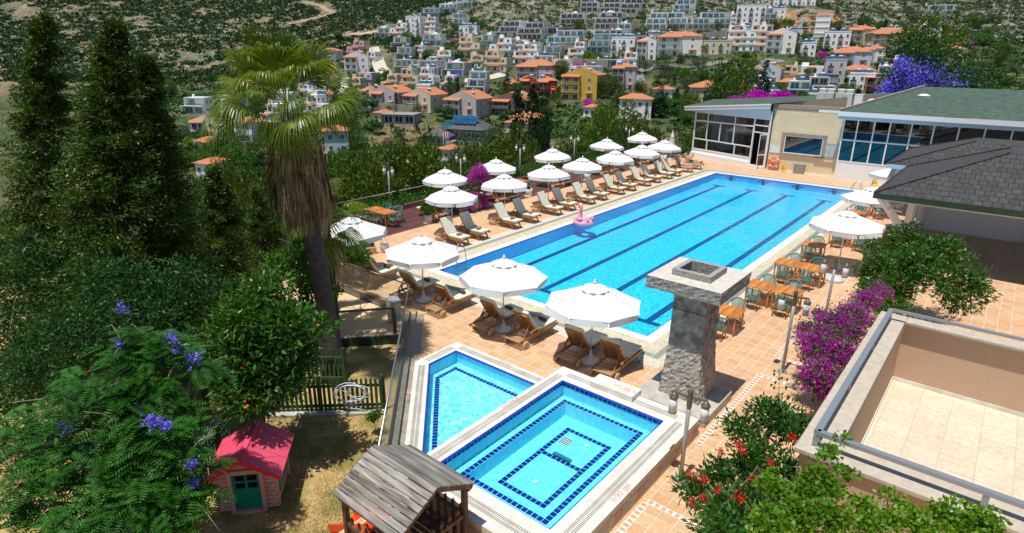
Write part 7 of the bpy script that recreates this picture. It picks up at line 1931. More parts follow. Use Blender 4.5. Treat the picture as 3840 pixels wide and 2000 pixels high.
HT = [
 (1, 1850, 445, 150, 3, 'T', 'p', 'the pink-washed villa', 'pink and white villa with orange awnings at the top left end of town'),
 (1, 1870, 580, 180, 3, 'G', 'w', 'the twin-dormer house', 'white house with twin dormers and orange roof below the pink villa', 6),
 (1, 1650, 478, 140, 2, 'R', 'b', 'the pale blue house', 'pale blue house with a low orange roof at the foot of the hill'),
 (1, 630, 870, 170, 2, 'M', 'w', 'the lone white box house', 'white box house alone at the left edge of town by the dirt track', -12),
 (1, 715, 1068, 190, 2, 'G', 'w', 'the small white gabled house', 'small white gabled house with orange roof below the dirt track', 12),
 (1, 680, 1165, 150, 1, 'R', 'w', 'the low orange-roofed annex', 'low annex with orange roof beside the small gabled house'),
 (1, 900, 935, 150, 3, 'A', 'w', 'the white block behind the palm', 'white block seen through the left fronds of the palm'),
 (1, 1010, 1085, 190, 2, 'R', 'w', 'the villa behind the palm skirt', 'white villa with orange roof seen behind the palm fronds'),
 (1, 1190, 1010, 170, 3, 'T', 'w', 'the villa behind the palm crown', 'white villa seen through the middle of the palm crown'),
 (1, 1010, 745, 170, 2, 'R', 'w', 'the far villa left of the palm heart', 'white orange-roofed villa at the hill foot behind the palm fronds'),
 (1, 1690, 765, 190, 3, 'T', 'c', 'the cream villa right of the palm', 'cream villa with orange awnings just right of the palm crown'),
 (1, 1960, 810, 130, 2, 'G', 'c', 'the half-hidden cream house', 'cream house half hidden by the right-hand palm frond', -30),
 (1, 1720, 1165, 190, 2, 'R', 'b', 'the blue-trimmed house', 'blue-trimmed white house with orange roof right of the palm skirt', 15),
 (1, 700, 1345, 150, 1, 'R', 'w', 'the orange roof in the trees', 'small house with orange roof among trees left of the palm'),
 (1, 1105, 1675, 190, 2, 'R', 'w', 'the near orange-roofed cottage', 'near cottage with orange tiled roof below the dead palm leaves', 18),
 (2, 275, 292, 110, 2, 'M', 'w', 'the leftmost cluster villa', 'leftmost villa of the white hilltop cluster above the road'),
 (2, 390, 292, 150, 3, 'T', 'w', 'the cluster villa with bougainvillea', 'white villa with gable in the left hilltop cluster'),
 (2, 510, 292, 130, 4, 'A', 'w', 'the tall cluster block', 'tall plain white block in the left hilltop cluster', -25),
 (2, 615, 290, 120, 4, 'T', 'w', 'the stepped cluster block', 'stepped white block right of the tall one in the hilltop cluster'),
 (2, 655, 350, 150, 2, 'M', 'w', 'the lowest cluster villa', 'lowest white villa of the hilltop cluster with ground-floor columns'),
 (2, 505, 162, 110, 1, 'R', 'w', 'the little orange-topped hilltop house', 'little house with orange roof above the hilltop cluster'),
 (2, 635, 135, 150, 2, 'M', 'b', 'the teal-glazed hilltop villa', 'teal-glazed villa on the ridge above the hilltop cluster'),
 (2, 770, 100, 150, 2, 'M', 'w', 'the low ridge villa', 'long low white villa on the ridge near the top'),
 (2, 890, 52, 140, 3, 'M', 'w', 'the highest left villa', 'white villa cut by the top of the photo on the ridge'),
 (2, 400, 372, 115, 2, 'M', 'c', 'the upper twin terrace house', 'cream flat terrace house above its twin by the white road'),
 (2, 435, 455, 125, 2, 'M', 'c', 'the lower twin terrace house', 'cream flat terrace house below its twin by the white road'),
 (2, 445, 560, 175, 2, 'M', 'c', 'the left triplet villa', 'leftmost of three matching grey-white villas with blue glazing', -26),
 (2, 625, 567, 180, 2, 'M', 'l', 'the middle triplet villa', 'middle one of three matching grey-white villas with blue glazing', -26),
 (2, 815, 585, 185, 2, 'M', 'l', 'the right triplet villa', 'rightmost of three matching grey-white villas with blue glazing', -26),
 (2, 710, 480, 180, 2, 'T', 'w', 'the low villa behind the triplets', 'low white villa with orange awnings behind the matching villas'),
 (2, 930, 425, 180, 3, 'T', 'c', 'the cream awning villa', 'cream villa with wide orange awnings above the car park'),
 (2, 960, 520, 170, 2, 'T', 'c', 'the beige villa by the cars', 'beige villa behind the two parked white cars'),
 (2, 1165, 435, 180, 3, 'T', 'w', 'the white awning villa', 'white villa with orange awnings in the middle of town'),
 (2, 1130, 545, 185, 3, 'T', 'c', 'the villa with the orange porch', 'cream villa with a long orange porch in the middle of town'),
 (2, 1350, 490, 190, 3, 'T', 'w', 'the villa right of the orange porch', 'pale villa right of the one with the long orange porch'),
 (2, 1480, 530, 180, 2, 'M', 'w', 'the small white box villa', 'small white box villa behind the wide orange-roofed row'),
 (2, 1225, 288, 185, 3, 'D', 'w', 'the black-railed villa', 'white villa with black rails below the rocky slope'),
 (2, 1395, 302, 210, 3, 'D', 'w', 'the black-railed gabled villa', 'white gabled villa with black rails right of its flat neighbour', -30),
 (2, 1660, 372, 270, 3, 'M', 'w', 'the big white box villa', 'big white box villa with teal windows above a blue pool cover', -18),
 (2, 1930, 405, 240, 3, 'M', 'b', 'the blue-glass villa', 'blue-glass villa with stepped terraces right of the big white box'),
 (2, 2100, 440, 180, 3, 'A', 'w', 'the white block with black windows', 'plain white block with small black windows in rows', -18),
 (2, 1725, 182, 190, 2, 'D', 'w', 'the low black-slab villa', 'low white villa with black slabs on the upper slope'),
 (2, 1610, 258, 250, 1, 'D', 'd', 'the long dark terrace house', 'long dark terrace house under the low black-slab villa'),
 (2, 1850, 92, 130, 3, 'D', 'w', 'the first of the three top villas', 'left one of three dark-glazed villas at the very top'),
 (2, 2005, 98, 140, 3, 'D', 'w', 'the second of the three top villas', 'middle one of three dark-glazed villas at the very top'),
 (2, 2165, 105, 150, 3, 'D', 'w', 'the third of the three top villas', 'right one of three dark-glazed villas at the very top'),
 (2, 1990, 222, 200, 3, 'D', 'w', 'the dark-glazed villa below the top three', 'dark-glazed white villa just below the three at the top'),
 (2, 1445, 612, 310, 2, 'H', 'l', 'the wide orange-roofed row', 'wide grey row with orange roofs and blue balconies', -8),
 (2, 1660, 560, 190, 2, 'T', 'w', 'the white villa above the glass house', 'white villa with orange edge slabs above the glass house'),
 (2, 1850, 622, 200, 2, 'M', 'b', 'the glass house', 'pale blue flat-roofed glass house behind the mustard villa'),
 (2, 2105, 700, 180, 3, 'H', 'l', 'the tall grey balcony house', 'tall grey house with orange roof and three rows of balconies', -14),
 (2, 1260, 690, 110, 1, 'H', 'r', 'the left red house', 'left one of three joined red houses with orange roofs', 0, 8),
 (2, 1385, 728, 130, 2, 'G', 'r', 'the middle red house', 'middle one of three joined red houses with orange roofs', 0, 9),
 (2, 1530, 738, 150, 2, 'H', 'r', 'the right red house', 'right one of three joined red houses with orange roofs', 0, 8),
 (2, 1770, 765, 280, 3, 'G', 'y', 'the mustard villa', 'mustard yellow villa with white balconies and orange roof', -20, 14),
 (2, 110, 660, 190, 2, 'T', 'l', 'the grey villa above the gabled trio', 'grey villa with orange slabs beside the round-balcony house'),
 (2, 320, 680, 140, 2, 'T', 'c', 'the round-balcony house', 'cream house with an orange porch above the left gabled villa'),
 (2, 475, 695, 150, 3, 'T', 'c', 'the narrow cream tower house', 'narrow cream tower house between round-balcony house and white one'),
 (2, 605, 690, 120, 3, 'T', 'w', 'the narrow white tower house', 'narrow white tower house left of the grey-green tree'),
 (2, 285, 832, 250, 2, 'G', 'l', 'the left gabled villa', 'left one of three gabled villas with orange roofs and pools', -28, 12),
 (2, 545, 852, 245, 2, 'G', 'c', 'the middle gabled villa', 'middle one of three gabled villas with orange roofs and pools', -28, 12),
 (2, 870, 885, 290, 2, 'G', 'l', 'the right gabled villa', 'right, lilac-grey one of three gabled villas with orange roofs', -28, 13),
 (2, 1240, 892, 290, 2, 'G', 'm', 'the mauve house', 'dark mauve house with orange roof and porches', -24, 13),
 (2, 1350, 965, 250, 1, 'R', 'c', 'the low orange roofs', 'low house with broad orange hipped roof below the mauve house'),
 (2, 1290, 1010, 200, 1, 'R', 'p', 'the lower orange roof', 'house mostly hidden by pines with a faded orange roof'),
 (2, 400, 945, 260, 1, 'D', 'g', 'the long grey flat house', 'long grey flat-roofed house under the left gabled villa', -10),
 (2, 245, 930, 90, 1, 'R', 'c', 'the tiny orange cube', 'tiny cream house with orange roof by the palm tip'),
 (2, 740, 1225, 100, 1, 'R', 'c', 'the orange roof behind the pines', 'orange roof showing in the gap between the dark pines'),
 (2, 2190, 905, 170, 2, 'R', 'w', 'the white house with the long orange eave', 'white house with a long orange eave right of the pines'),
 (2, 1850, 890, 100, 1, 'R', 'w', 'the orange roof by the magenta bush', 'small orange roof below the magenta bush'),
 (3, 480, 112, 180, 4, 'M', 'w', 'the layered white block', 'layered white block with many terraces near the top'),
 (3, 285, 225, 150, 3, 'M', 'w', 'the first gabled terrace block', 'left one of three gabled blocks with blue glazing'),
 (3, 435, 222, 145, 3, 'M', 'w', 'the second gabled terrace block', 'middle one of three gabled blocks with blue glazing'),
 (3, 685, 225, 310, 3, 'M', 'w', 'the long gabled terrace block', 'longest of three gabled blocks with blue glazing', -10),
 (3, 370, 292, 320, 1, 'M', 'w', 'the long low glass hall', 'long low white hall with blue glass under the gabled blocks', -8),
 (3, 995, 218, 210, 4, 'A', 'w', 'the white block with glass balconies', 'tall white block with pale glass balconies near the excavation'),
 (3, 1485, 300, 200, 4, 'U', 'w', 'the unfinished white tower', 'unfinished white tower of open floors below the orange excavation', -15),
 (3, 1470, 330, 180, 1, 'U', 'w', 'the lower frame of the white tower', 'lower open frame at the foot of the unfinished white tower'),
 (3, 205, 465, 145, 3, 'G', 'w', 'the slim white gabled block', 'slim white gabled block left of the long orange-roofed one', -20),
 (3, 460, 425, 330, 3, 'H', 'w', 'the long orange-roofed block', 'long white block with orange roofs and arched balconies', -12, 12),
 (3, 745, 415, 210, 2, 'A', 'c', 'the low terrace hotel', 'low hotel wing with white umbrellas on its terrace'),
 (3, 925, 392, 200, 4, 'T', 'w', 'the left hotel block', 'left one of the white hotel blocks with small orange awnings'),
 (3, 1085, 392, 180, 4, 'T', 'w', 'the middle hotel block', 'middle one of the white hotel blocks with small orange awnings'),
 (3, 1225, 412, 210, 3, 'G', 'w', 'the gabled hotel block', 'gabled white hotel block with columns at its foot'),
 (3, 1650, 400, 180, 3, 'A', 'w', 'the pale block by the magenta bush', 'pale block right of the unfinished tower, beside a magenta bush'),
 (3, 1835, 370, 190, 3, 'H', 'c', 'the beige balcony house', 'beige house with brown balconies at the upper right'),
 (3, 2065, 405, 280, 3, 'H', 'c', 'the beige mansion', 'big beige mansion with orange roof at the upper right', -14, 14),
 (3, 1770, 505, 270, 2, 'H', 'b', 'the blue-white orange-roofed house', 'blue-white house with orange roof above the dark trees at right'),
 (3, 1430, 562, 310, 1, 'T', 'w', 'the flat terrace house', 'flat white terrace house with an orange canopy on its roof'),
 (3, 1100, 645, 235, 2, 'G', 'b', 'the pale gabled house', 'pale gabled house with an orange roof edge above the clubhouse', -30),
 (3, 1820, 592, 240, 1, 'R', 'w', 'the low white house at right', 'low white house with faded orange roof behind the rooftop units'),
 (3, 1560, 690, 190, 2, 'U', 'k', 'the raw concrete house', 'raw grey concrete house under construction behind the rooftop units'),
 (3, 1985, 722, 210, 2, 'U', 'o', 'the unfinished brick house', 'unfinished house with orange brick walls near the violet tree'),
 (3, 2110, 560, 150, 2, 'T', 'w', 'the house with the sloping stair wall', 'white house with orange walls behind the violet tree'),
 (3, 715, 805, 340, 2, 'R', 'c', 'the near cream house with the canopy', 'near cream house with orange roof just above the clubhouse roof', -10),
 (3, 850, 725, 260, 1, 'M', 'w', 'the white tented terrace', 'white tented roof terrace above the near cream house'),
 (3, 120, 905, 250, 2, 'R', 'w', 'the near white villa with solar panels', 'near white villa with orange eaves and solar panels left of the clubhouse', -14),
 (3, 330, 745, 150, 1, 'R', 'w', 'the small roof above the near white villa', 'small orange and white roof above the near white villa'),
 (3, 1320, 45, 320, 2, 'A', 'w', 'the big block on the excavation', 'big pale block above the orange excavation at the top'),
 (3, 2330, 330, 200, 3, 'T', 'w', 'the villa at the far upper right', 'white villa at the far upper right edge'),
 (3, 2500, 480, 220, 2, 'H', 'c', 'the far right hip-roofed villa', 'cream villa with orange roof at the far right edge'),
 (3, 2420, 160, 200, 3, 'M', 'w', 'the far upper right villa', 'white stepped villa high at the far right edge'),
 (1, 820, 985, 150, 2, 'T', 'c', 'the cream villa left of the palm fronds', 'cream villa with a parasol terrace left of the palm fronds'),
 (1, 1290, 905, 170, 3, 'M', 'w', 'the villa right of the palm heart', 'white flat villa seen just right of the palm heart'),
 (1, 1480, 745, 160, 2, 'T', 'w', 'the upper villa behind the palm', 'white villa with awnings high behind the palm crown'),
 (1, 1540, 930, 180, 3, 'T', 'w', 'the lower villa behind the palm', 'white villa with awnings behind the right palm fronds'),
 (1, 1620, 640, 160, 2, 'G', 'w', 'the gabled villa above the palm fronds', 'white gabled villa above the right palm fronds'),
 (1, 1330, 1150, 150, 2, 'R', 'w', 'the orange roof by the palm hub', 'orange-roofed house low behind the palm skirt top'),
 (1, 1830, 700, 150, 2, 'T', 'c', 'the cream villa under the dormer house', 'cream villa with orange slabs under the twin-dormer house'),
 (2, 760, 690, 120, 2, 'T', 'w', 'the white villa behind the grey tree', 'white villa peeping out behind the grey-green tree'),
 (2, 1290, 400, 150, 2, 'T', 'w', 'the villa below the black-railed pair', 'white villa below the two black-railed ones'),
 (2, 1560, 455, 140, 2, 'M', 'c', 'the villa left of the palm row', 'cream villa left of the row of small palms'),
 (2, 1960, 510, 200, 1, 'M', 'w', 'the long glazed terrace', 'long low glazed terrace under the white block'),
 (2, 2060, 320, 160, 2, 'D', 'w', 'the low villa above the white block', 'low dark-glazed villa above the plain white block'),
 (3, 60, 445, 110, 3, 'A', 'w', 'the narrow block left of the slim gabled one', 'narrow white block left of the slim gabled one', -16),
 (3, 1330, 330, 120, 2, 'A', 'w', 'the small block right of the glass balconies', 'small white block between glass balconies and unfinished tower'),
 (3, 1930, 480, 160, 2, 'H', 'w', 'the white house under the mansion', 'white hip-roofed house under the beige mansion'),
 (3, 880, 640, 150, 2, 'T', 'c', 'the cream villa in the dark trees', 'cream villa half hidden in dark trees above the clubhouse'),
 (3, 1290, 690, 170, 1, 'R', 'c', 'the low house above the condensers', 'low house with orange roof just above the rooftop units'),
]
ZF = {1: Z1, 2: Z2, 3: Z3}
for row in HT:
 zn, cx, by, w_, fl, st, wk, short, lab = row[:9]
 x, y = ZF[zn](cx, by)
 house(x, y, w_ * .4917, fl, st, wk, short, lab, yaw=row[9] if len(row) > 9 else -22 + (int(cx) % 9) - 4, dep=row[10] if len(row) > 10 else None, fh=3.3)
SEEN = set()
def auto_houses(n):
 rr = random.Random(31); c = 0; tr = 0
 while c < n and tr < 3000:
  tr += 1; sx = rr.uniform(1330, 3400); sy = rr.uniform(55, 430)
  if 2380 < sx < 2950 and 190 < sy < 340: continue
  if 1800 < sx < 2480 and sy > 290: continue
  if 1560 < sx < 2080 and sy < 105: continue
  if sx > 3050 and sy < 130: continue
  if 2400 < sx < 2750 and sy > 340: continue
  if min(abs(h[2] - sx) / (h[9] * .55 + 30) + abs(h[3] - sy) / 34 for h in HOUSES) < 1.15: continue
  p, d = hit(sx, sy)
  if d > 480: continue
  w_ = rr.uniform(95, 150) * 200 / d * .8; st = rr.choice('MMMTAAD'); wk = rr.choice('wwwwcl')
  near_ = min(HOUSES[:len(HT)], key=lambda h: (h[2] - sx) ** 2 + ((h[3] - sy) * 2) ** 2)
  rel = 'left of' if sx < near_[2] else 'right of'; up_ = 'uphill and ' if sy < near_[3] - 8 else ''
  lb = '%s %s house %s%s %s' % (dict(w='white', c='cream', l='pale grey')[wk], dict(M='stepped', D='dark-glazed', T='awning-shaded', A='plain', G='gabled', H='hip-roofed')[st], up_, rel, near_[1])
  if lb in SEEN: continue
  SEEN.add(lb)
  house(sx, sy, w_, rr.choice((2, 2, 3)), st, wk, 'the ' + lb.replace('house uphill and', 'house') , ' '.join(lb.split()[:16]), yaw=-22 + rr.uniform(-8, 8), fh=3.2); c += 1
auto_houses(34)
def dark_hotel():
 q0, d = hit(*Z2(770, 1120)); rz = R(39.5 - 18); mpp = d / F_PX
 r_ = thing('hotel', 'grey hotel with dark pyramid roofs and a large solar array, below the gabled villas', 'hotel', tuple(q0), rz)
 HOUSES.append((r_, 'the dark-roofed hotel', *Z2(770, 1120), d, 22, 14, q0.x, q0.y, 180))
 s = mpp * .4917
 W1, W2 = 190 * s, 230 * s; H1 = 75 * s; H2 = 120 * s
 q = MB().box(-W1, 0, 0, 9, -8, H1).box(-W1 * .2, W2, 5, 16, -8, H2); q.build('wall', HW['g'], r_)
 q = MB(); hip(q, -W1 - 1, 1, -1, 10, H1 + .02, 2.6, 'x'); q.build('roof', RD_, r_)
 q = MB(); hip(q, -W1 * .2 - 1, W2 + 1, 4, 17, H2 + .02, 3.4, 'x'); q.build('roof', RD_, r_)
 sp = MB(); Mx = Matrix.Translation((W2 * .30, 6, H2 + 1.6)) @ Matrix.Rotation(R(32), 4, 'X')
 for i in range(6):
  for j in range(2): sp.box(-4.6 + i * 1.55, -3.2 + i * 1.55, j * 2.3, j * 2.3 + 2.1, 0, .08, Mx)
 sp.build('solar_panel', SOL, r_)
 sp = MB(); Mx = Matrix.Translation((-W1 * .25, 7, H2 + .2)) @ Matrix.Rotation(R(32), 4, 'X')
 for i in range(4):  sp.box(-3 + i * 1.5, -1.6 + i * 1.5, 0, 2.2, 0, .08, Mx)
 sp.build('solar_panel', SOL, r_)
 for f in range(2):
  for i in range(6): addw(r_, 'win', W2 * .15 + i * W2 * .14, 4.98, H2 - 2.6 - f * 3, 1.8, 1.8)
  for i in range(4): addw(r_, 'win', -W1 * .85 + i * W1 * .24, -.02, H1 - 2.4 - f * 3, 1.6, 1.8)
  for i in range(3): addw(r_, 'win', W2 + .01, 7 + i * 3, H2 - 2.6 - f * 3, 1.6, 1.6, 'r')
 MB().box(W1 * .0, W1 * .3, -1.5, 3, -6, H1 * .6).build('stair_tower', HW['s'], r_)
dark_hotel()
PB = mat('private_pool_water', (0.0, .16, .48), (0.01, .24, .55), rough=.08, scale=1)
for (zn, x, y, w_, l_, lab) in [(2, 1580, 378, 9, 4, 'bright blue pool strip in front of the big white box villa'), (2, 1880, 396, 7, 3, 'narrow blue pool in front of the blue-glass villa'), (2, 400, 856, 6, 4, 'blue pool below the left gabled villa'), (2, 490, 862, 5, 3.5, 'blue pool beside the middle gabled villa'),
        (2, 1120, 780, 6, 4, 'turquoise pool behind the mauve house'), (1, 1960, 838, 7, 3.5, 'pool with loungers near the half-hidden cream house'), (2, 1890, 238, 8, 3, 'blue pool strip below the dark-glazed top villas'), (1, 845, 948, 5, 3, 'little pool by the white block left of the palm')]:
 q0, d = hit(*ZF[zn](x, y)); r_ = thing('swimming_pool', lab, 'swimming pool', (q0.x, q0.y, q0.z + .5), R(39.5 - 18))
 MB().box(-w_ / 2 - .8, w_ / 2 + .8, -l_ / 2 - .8, l_ / 2 + .8, -4, .25).build('pool_terrace', M['white_stone'], r_); MB().sheet(-w_ / 2, w_ / 2, -l_ / 2, l_ / 2, .26).build('water', PB, r_)
ROADP = set()
def road(name, pts, wd, m, lift=.35):
 q = MB(); P = [hit(*p)[0] for p in pts]; fine = []
 for a, b in zip(P[:-1], P[1:]):
  n = max(2, int((b - a).length / 5))
  fine += [a.lerp(b, k / n) for k in range(n)]
 fine.append(P[-1]); L_, R__ = [], []
 for i, p in enumerate(fine):
  d = (fine[min(i + 1, len(fine) - 1)] - fine[max(i - 1, 0)]); d.z = 0; d.normalize(); s = Vector((-d.y, d.x, 0)) * wd / 2
  a, b = p + s, p - s; a.z = terr(a.x, a.y) + lift; b.z = terr(b.x, b.y) + lift; L_.append(a); R__.append(b)
 for p in fine:
  for a in range(-1, 2):
   for b in range(-1, 2): ROADP.add((int(p.x // 5) + a, int(p.y // 5) + b))
 n = len(fine); q.add(L_ + R__, [(i, i + 1, n + i + 1, n + i) for i in range(n - 1)]); struct(name, q, m)
RC = mat('pale_concrete_road', (0.46, 0.42, 0.34), (0.55, .5, .42), rough=.9, scale=.5)
RA = mat('worn_asphalt', (0.16, 0.16, 0.155), (0.22, .215, .20), rough=.9, scale=.5)
DT2 = mat('faded_dirt_track', (0.26, 0.19, 0.12), (0.36, .28, .2), rough=1, scale=.25, contrast=(.3, .7))
DT = mat('dirt_track', (0.40, 0.27, 0.16), (0.50, .37, .24), rough=1, scale=.4)
road('road', [Z2(200, 365), Z2(225, 440), Z2(255, 520), Z2(290, 560)], 7, RC)
road('road', [Z3(60, 640), Z3(150, 620), Z3(130, 560), Z3(300, 500), Z3(520, 520), Z3(760, 480), Z3(1000, 485), Z3(1260, 470)], 6, RA)
road('road', [Z2(900, 620), Z2(1000, 610), Z2(1090, 600), Z2(1200, 570)], 6, RC)
road('dirt_track', [Z1(690, 960), Z1(720, 905), Z1(790, 870)], 5, RC)
road('dirt_track', [Z2(20, 268), Z2(120, 262), Z2(240, 240), Z2(300, 225)], 5, DT)
road('dirt_track', [Z1(1330, 190), Z1(1480, 160), Z1(1600, 130), Z1(1690, 100), Z1(1600, 50), Z1(1450, 20)], 5.5, DT2)
def car(label, px, py, zn, col, rz=0):
 q0, d = hit(*ZF[zn](px, py)); q0.z = terr(q0.x, q0.y) + .4
 r_ = thing('parked_car', label, 'car', tuple(q0), R(39.5) + rz, 'cars parked along the town roads')
 cm_ = mat('car_paint', col, rough=.25, coat=.5)
 q = MB(); pr = [(-2.1, .35), (-2.1, .8), (-1.3, .92), (1.9, .95), (2.1, .75), (2.1, .35)]
 Mx = lambda y: Matrix(((1, 0, 0, 0), (0, 0, 1, y), (0, 1, 0, 0), (0, 0, 0, 1)))
 q.prism(pr, -.85, .85, Matrix(((1, 0, 0, 0), (0, 0, 1, 0), (0, 1, 0, 0), (0, 0, 0, 1)))); q.prism([(-1.0, .9), (-.6, 1.42), (1.1, 1.45), (1.8, .93)], -.72, .72, Matrix(((1, 0, 0, 0), (0, 0, 1, 0), (0, 1, 0, 0), (0, 0, 0, 1))))
 q.build('body', cm_, r_, bevel=.05)
 g_ = MB()
 for s in (-.725, .725): g_.add([(-.85, s, .97), (-.52, s, 1.36), (1.05, s, 1.38), (1.6, s, .97)], [(0, 1, 2, 3)])
 g_.add([(-1.04, -.66, .96), (-1.04, .66, .96), (-.66, .62, 1.40), (-.66, -.62, 1.40)], [(0, 1, 2, 3)]); g_.build('side_window', GLZ, r_)
 for x in (-1.3, 1.3):
  for y in (-.86, .66): MB().lathe([(0, 0), (.32, 0), (.32, .2), (0, .2)], (0, 0, 0), 12, Matrix(((1, 0, 0, x), (0, 0, 1, y), (0, 1, 0, .32), (0, 0, 0, 1)))).build('wheel', M['slot'], r_)
for a in [('left one of two white cars parked in the middle of town', 1012, 602, 2, (.75, .75, .75)), ('right one of two white cars parked in the middle of town', 1060, 606, 2, (.7, .7, .72)), ('teal car parked on top of the excavation', 1300, 55, 3, (.02, .22, .22)), ('dark blue car parked left of the teal one on the excavation', 1235, 52, 3, (.02, .08, .25)),
    ('dark car parked on the grey road at the right of the tall balcony house', 140, 575, 3, (.03, .04, .05)), ('white car by the road below the hotel blocks', 1150, 472, 3, (.75, .75, .73)), ('white van parked at the foot of the white road', 270, 545, 2, (.75, .74, .7))]: car(*a)
SWL = HW['s']
for (zn, x0, y0, x1, y1, hh, lab) in [(2, 1600, 395, 1790, 410, 4, 'beige retaining wall under the big white box villa'), (2, 1650, 500, 1990, 525, 4, 'long beige retaining wall behind the row of small palms'), (2, 560, 385, 700, 400, 3, 'stone retaining wall under the hilltop cluster'), (2, 250, 860, 520, 890, 4, 'pale stone wall below the left and middle gabled villas'),
 (3, 640, 300, 870, 285, 4, 'terraced stone wall beside the long low glass hall'), (3, 1240, 640, 1420, 650, 4, 'rubble retaining wall by the raw concrete house'), (2, 2000, 250, 2230, 225, 5, 'grey stone wall below the dark-glazed top villas'), (3, 420, 470, 640, 500, 2, 'ochre earth bank wall among the olive trees')]:
 a = hit(*ZF[zn](x0, y0))[0]; b = hit(*ZF[zn](x1, y1))[0]; n = 6
 r_ = MB()
 for k in range(n):
  p_ = a.lerp(b, k / n); q_ = a.lerp(b, (k + 1) / n); r_.bar(p_ - a + Vector((0, 0, hh / 2 - 1)), q_ - a + Vector((0, 0, hh / 2 - 1)), .6, hh + 2)
 o_ = r_.build('retaining_wall', SWL); o_.location = a; tag(o_, lab, 'wall')
for i, (x, c, lb) in enumerate(((760, (.7, .02, .02), 'red'), (742, (.1, .12, .35), 'navy'), (776, (.05, .15, .5), 'blue'))):
 q0, d = hit(*Z2(x, 1190)); r_ = thing('flagpole', 'thin flagpole with a hanging %s flag in front of the dark-roofed hotel' % lb, 'flagpole', tuple(q0))
 MB().tube([(0, 0, 0), (0, 0, 7)], .06, 6).build('pole', WP, r_); q = MB(); q.add([(0, 0, 6.8), (.7, .1, 6.2), (.6, .0, 5.0), (0, 0, 5.6)], [(0, 1, 2, 3)]); q.build('flag', mat(lb + '_flag', c, rough=.8), r_)
# ------------------------------------------------------------------ tree prototypes for the middle distance and town (height 1 unit)
def proto_tree(nm, kind, n, leafL, seed, shape):
 rg = random.Random(seed)
 if shape == 'round': bl = [(0, 0, .62, .34, .34, .30), (.14, .05, .50, .26, .26, .22), (-.16, -.05, .48, .25, .25, .22)]
 elif shape == 'olive': bl = [(0, 0, .58, .46, .44, .30), (.24, .1, .45, .3, .3, .24), (-.25, -.05, .43, .3, .3, .24)]
 elif shape == 'cypress': bl = [(0, 0, .20, .085, .085, .18), (0, 0, .45, .10, .10, .25), (0, 0, .70, .075, .075, .22), (0, 0, .88, .04, .04, .12)]
 elif shape == 'conifer': bl = [(0, 0, .22, .26, .26, .16), (0, 0, .42, .20, .20, .16), (0, 0, .62, .14, .14, .15), (0, 0, .82, .08, .08, .14)]
 elif shape == 'pine': bl = [(0, 0, .72, .26, .26, .24), (.20, .05, .56, .22, .22, .20), (-.20, .1, .50, .24, .24, .22), (.02, -.15, .36, .28, .26, .20), (-.05, .1, .22, .3, .3, .15)]
 elif shape == 'bush': bl = [(0, 0, .45, .55, .5, .40), (.3, 0, .35, .35, .3, .3), (-.3, 0, .33, .35, .3, .3)]
 o_, _ = bushy(nm, 'x', 'x', (0, 0, 0), bl, n, leafL, leafL * .55, kind, BARK, clumps={'cypress': 60, 'conifer': 60, 'pine': 60}.get(shape, 34), csize={'cypress': .05, 'conifer': .075, 'pine': .095, 'olive': .12, 'bush': .16}.get(shape, .10), seed=seed, trunk_r=.02, limbs=10, up={'conifer': .0, 'pine': .5}.get(shape, .3))
 return o_
PR = {}
PR['olive'] = [proto_tree('olive_tree', LF['olive'], 1500, .055, 21, 'olive'), proto_tree('olive_tree', LF['olive'], 1500, .055, 22, 'round')]
PR['broad'] = [proto_tree('broadleaf_tree', LF['dark'], 1800, .06, 23, 'round'), proto_tree('broadleaf_tree', LF['mid'], 1800, .06, 24, 'olive')]
PR['pine'] = [proto_tree('pine_tree', LF['pine'], 2600, .045, 25, 'pine'), proto_tree('pine_tree', LF['conifer'], 2600, .045, 26, 'pine')]
PR['cypress'] = [proto_tree('cypress_tree', LF['cypress'], 2000, .035, 27, 'cypress')]
PR['conifer'] = [proto_tree('conifer_tree', LF['cypress'], 2600, .045, 28, 'conifer')]
PR['boug'] = [proto_tree('bougainvillea', FLM, 1500, .07, 29, 'bush')]
PR['jac'] = [proto_tree('jacaranda_tree', FLP, 1200, .045, 30, 'round')]
PR['npine'] = [proto_tree('pine_tree', LF['pine'], 34000, .020, 31, 'pine'), proto_tree('pine_tree', LF['pine'], 30000, .020, 32, 'round'), proto_tree('pine_tree', LF['conifer'], 30000, .018, 33, 'pine')]
PR['nbroad'] = [proto_tree('broadleaf_tree', LF['mid'], 16000, .028, 34, 'round'), proto_tree('broadleaf_tree', LF['dark'], 16000, .028, 35, 'bush')]
PR['ncypress'] = [proto_tree('cypress_tree', LF['cypress'], 14000, .017, 36, 'conifer')]
pm_ = fan_palm('palm_tree', 'x', (0, 0, 0), (0, 0, .72), .03, .022, 16, .10, .26, seed=77, els=(70, -35), nseg=14)
PR['palm'] = [pm_]
KUSED = {}
def place(kind, idx, loc, sc, rz):
 p = PR[kind][idx % len(PR[kind])]
 if id(p) not in KUSED and p.name not in KUSED:
  KUSED[p.name] = 1; p.location = loc; p.rotation_euler = (0, 0, rz); p.scale = sc if isinstance(sc, tuple) else (sc,) * 3; return p
 return copy_tree(p, loc, rz, None, None, sc)
TREES = []   # (obj, noun, sx, sy, d)
KN = {'olive': 'grey-green olive tree', 'broad': 'leafy green tree', 'pine': 'loose pine', 'cypress': 'slim dark cypress', 'conifer': 'dark pointed conifer', 'boug': 'magenta bougainvillea', 'jac': 'violet flowering tree', 'palm': 'fan-leaved palm', 'npine': 'large pine', 'nbroad': 'bushy green tree', 'ncypress': 'dark conifer'}
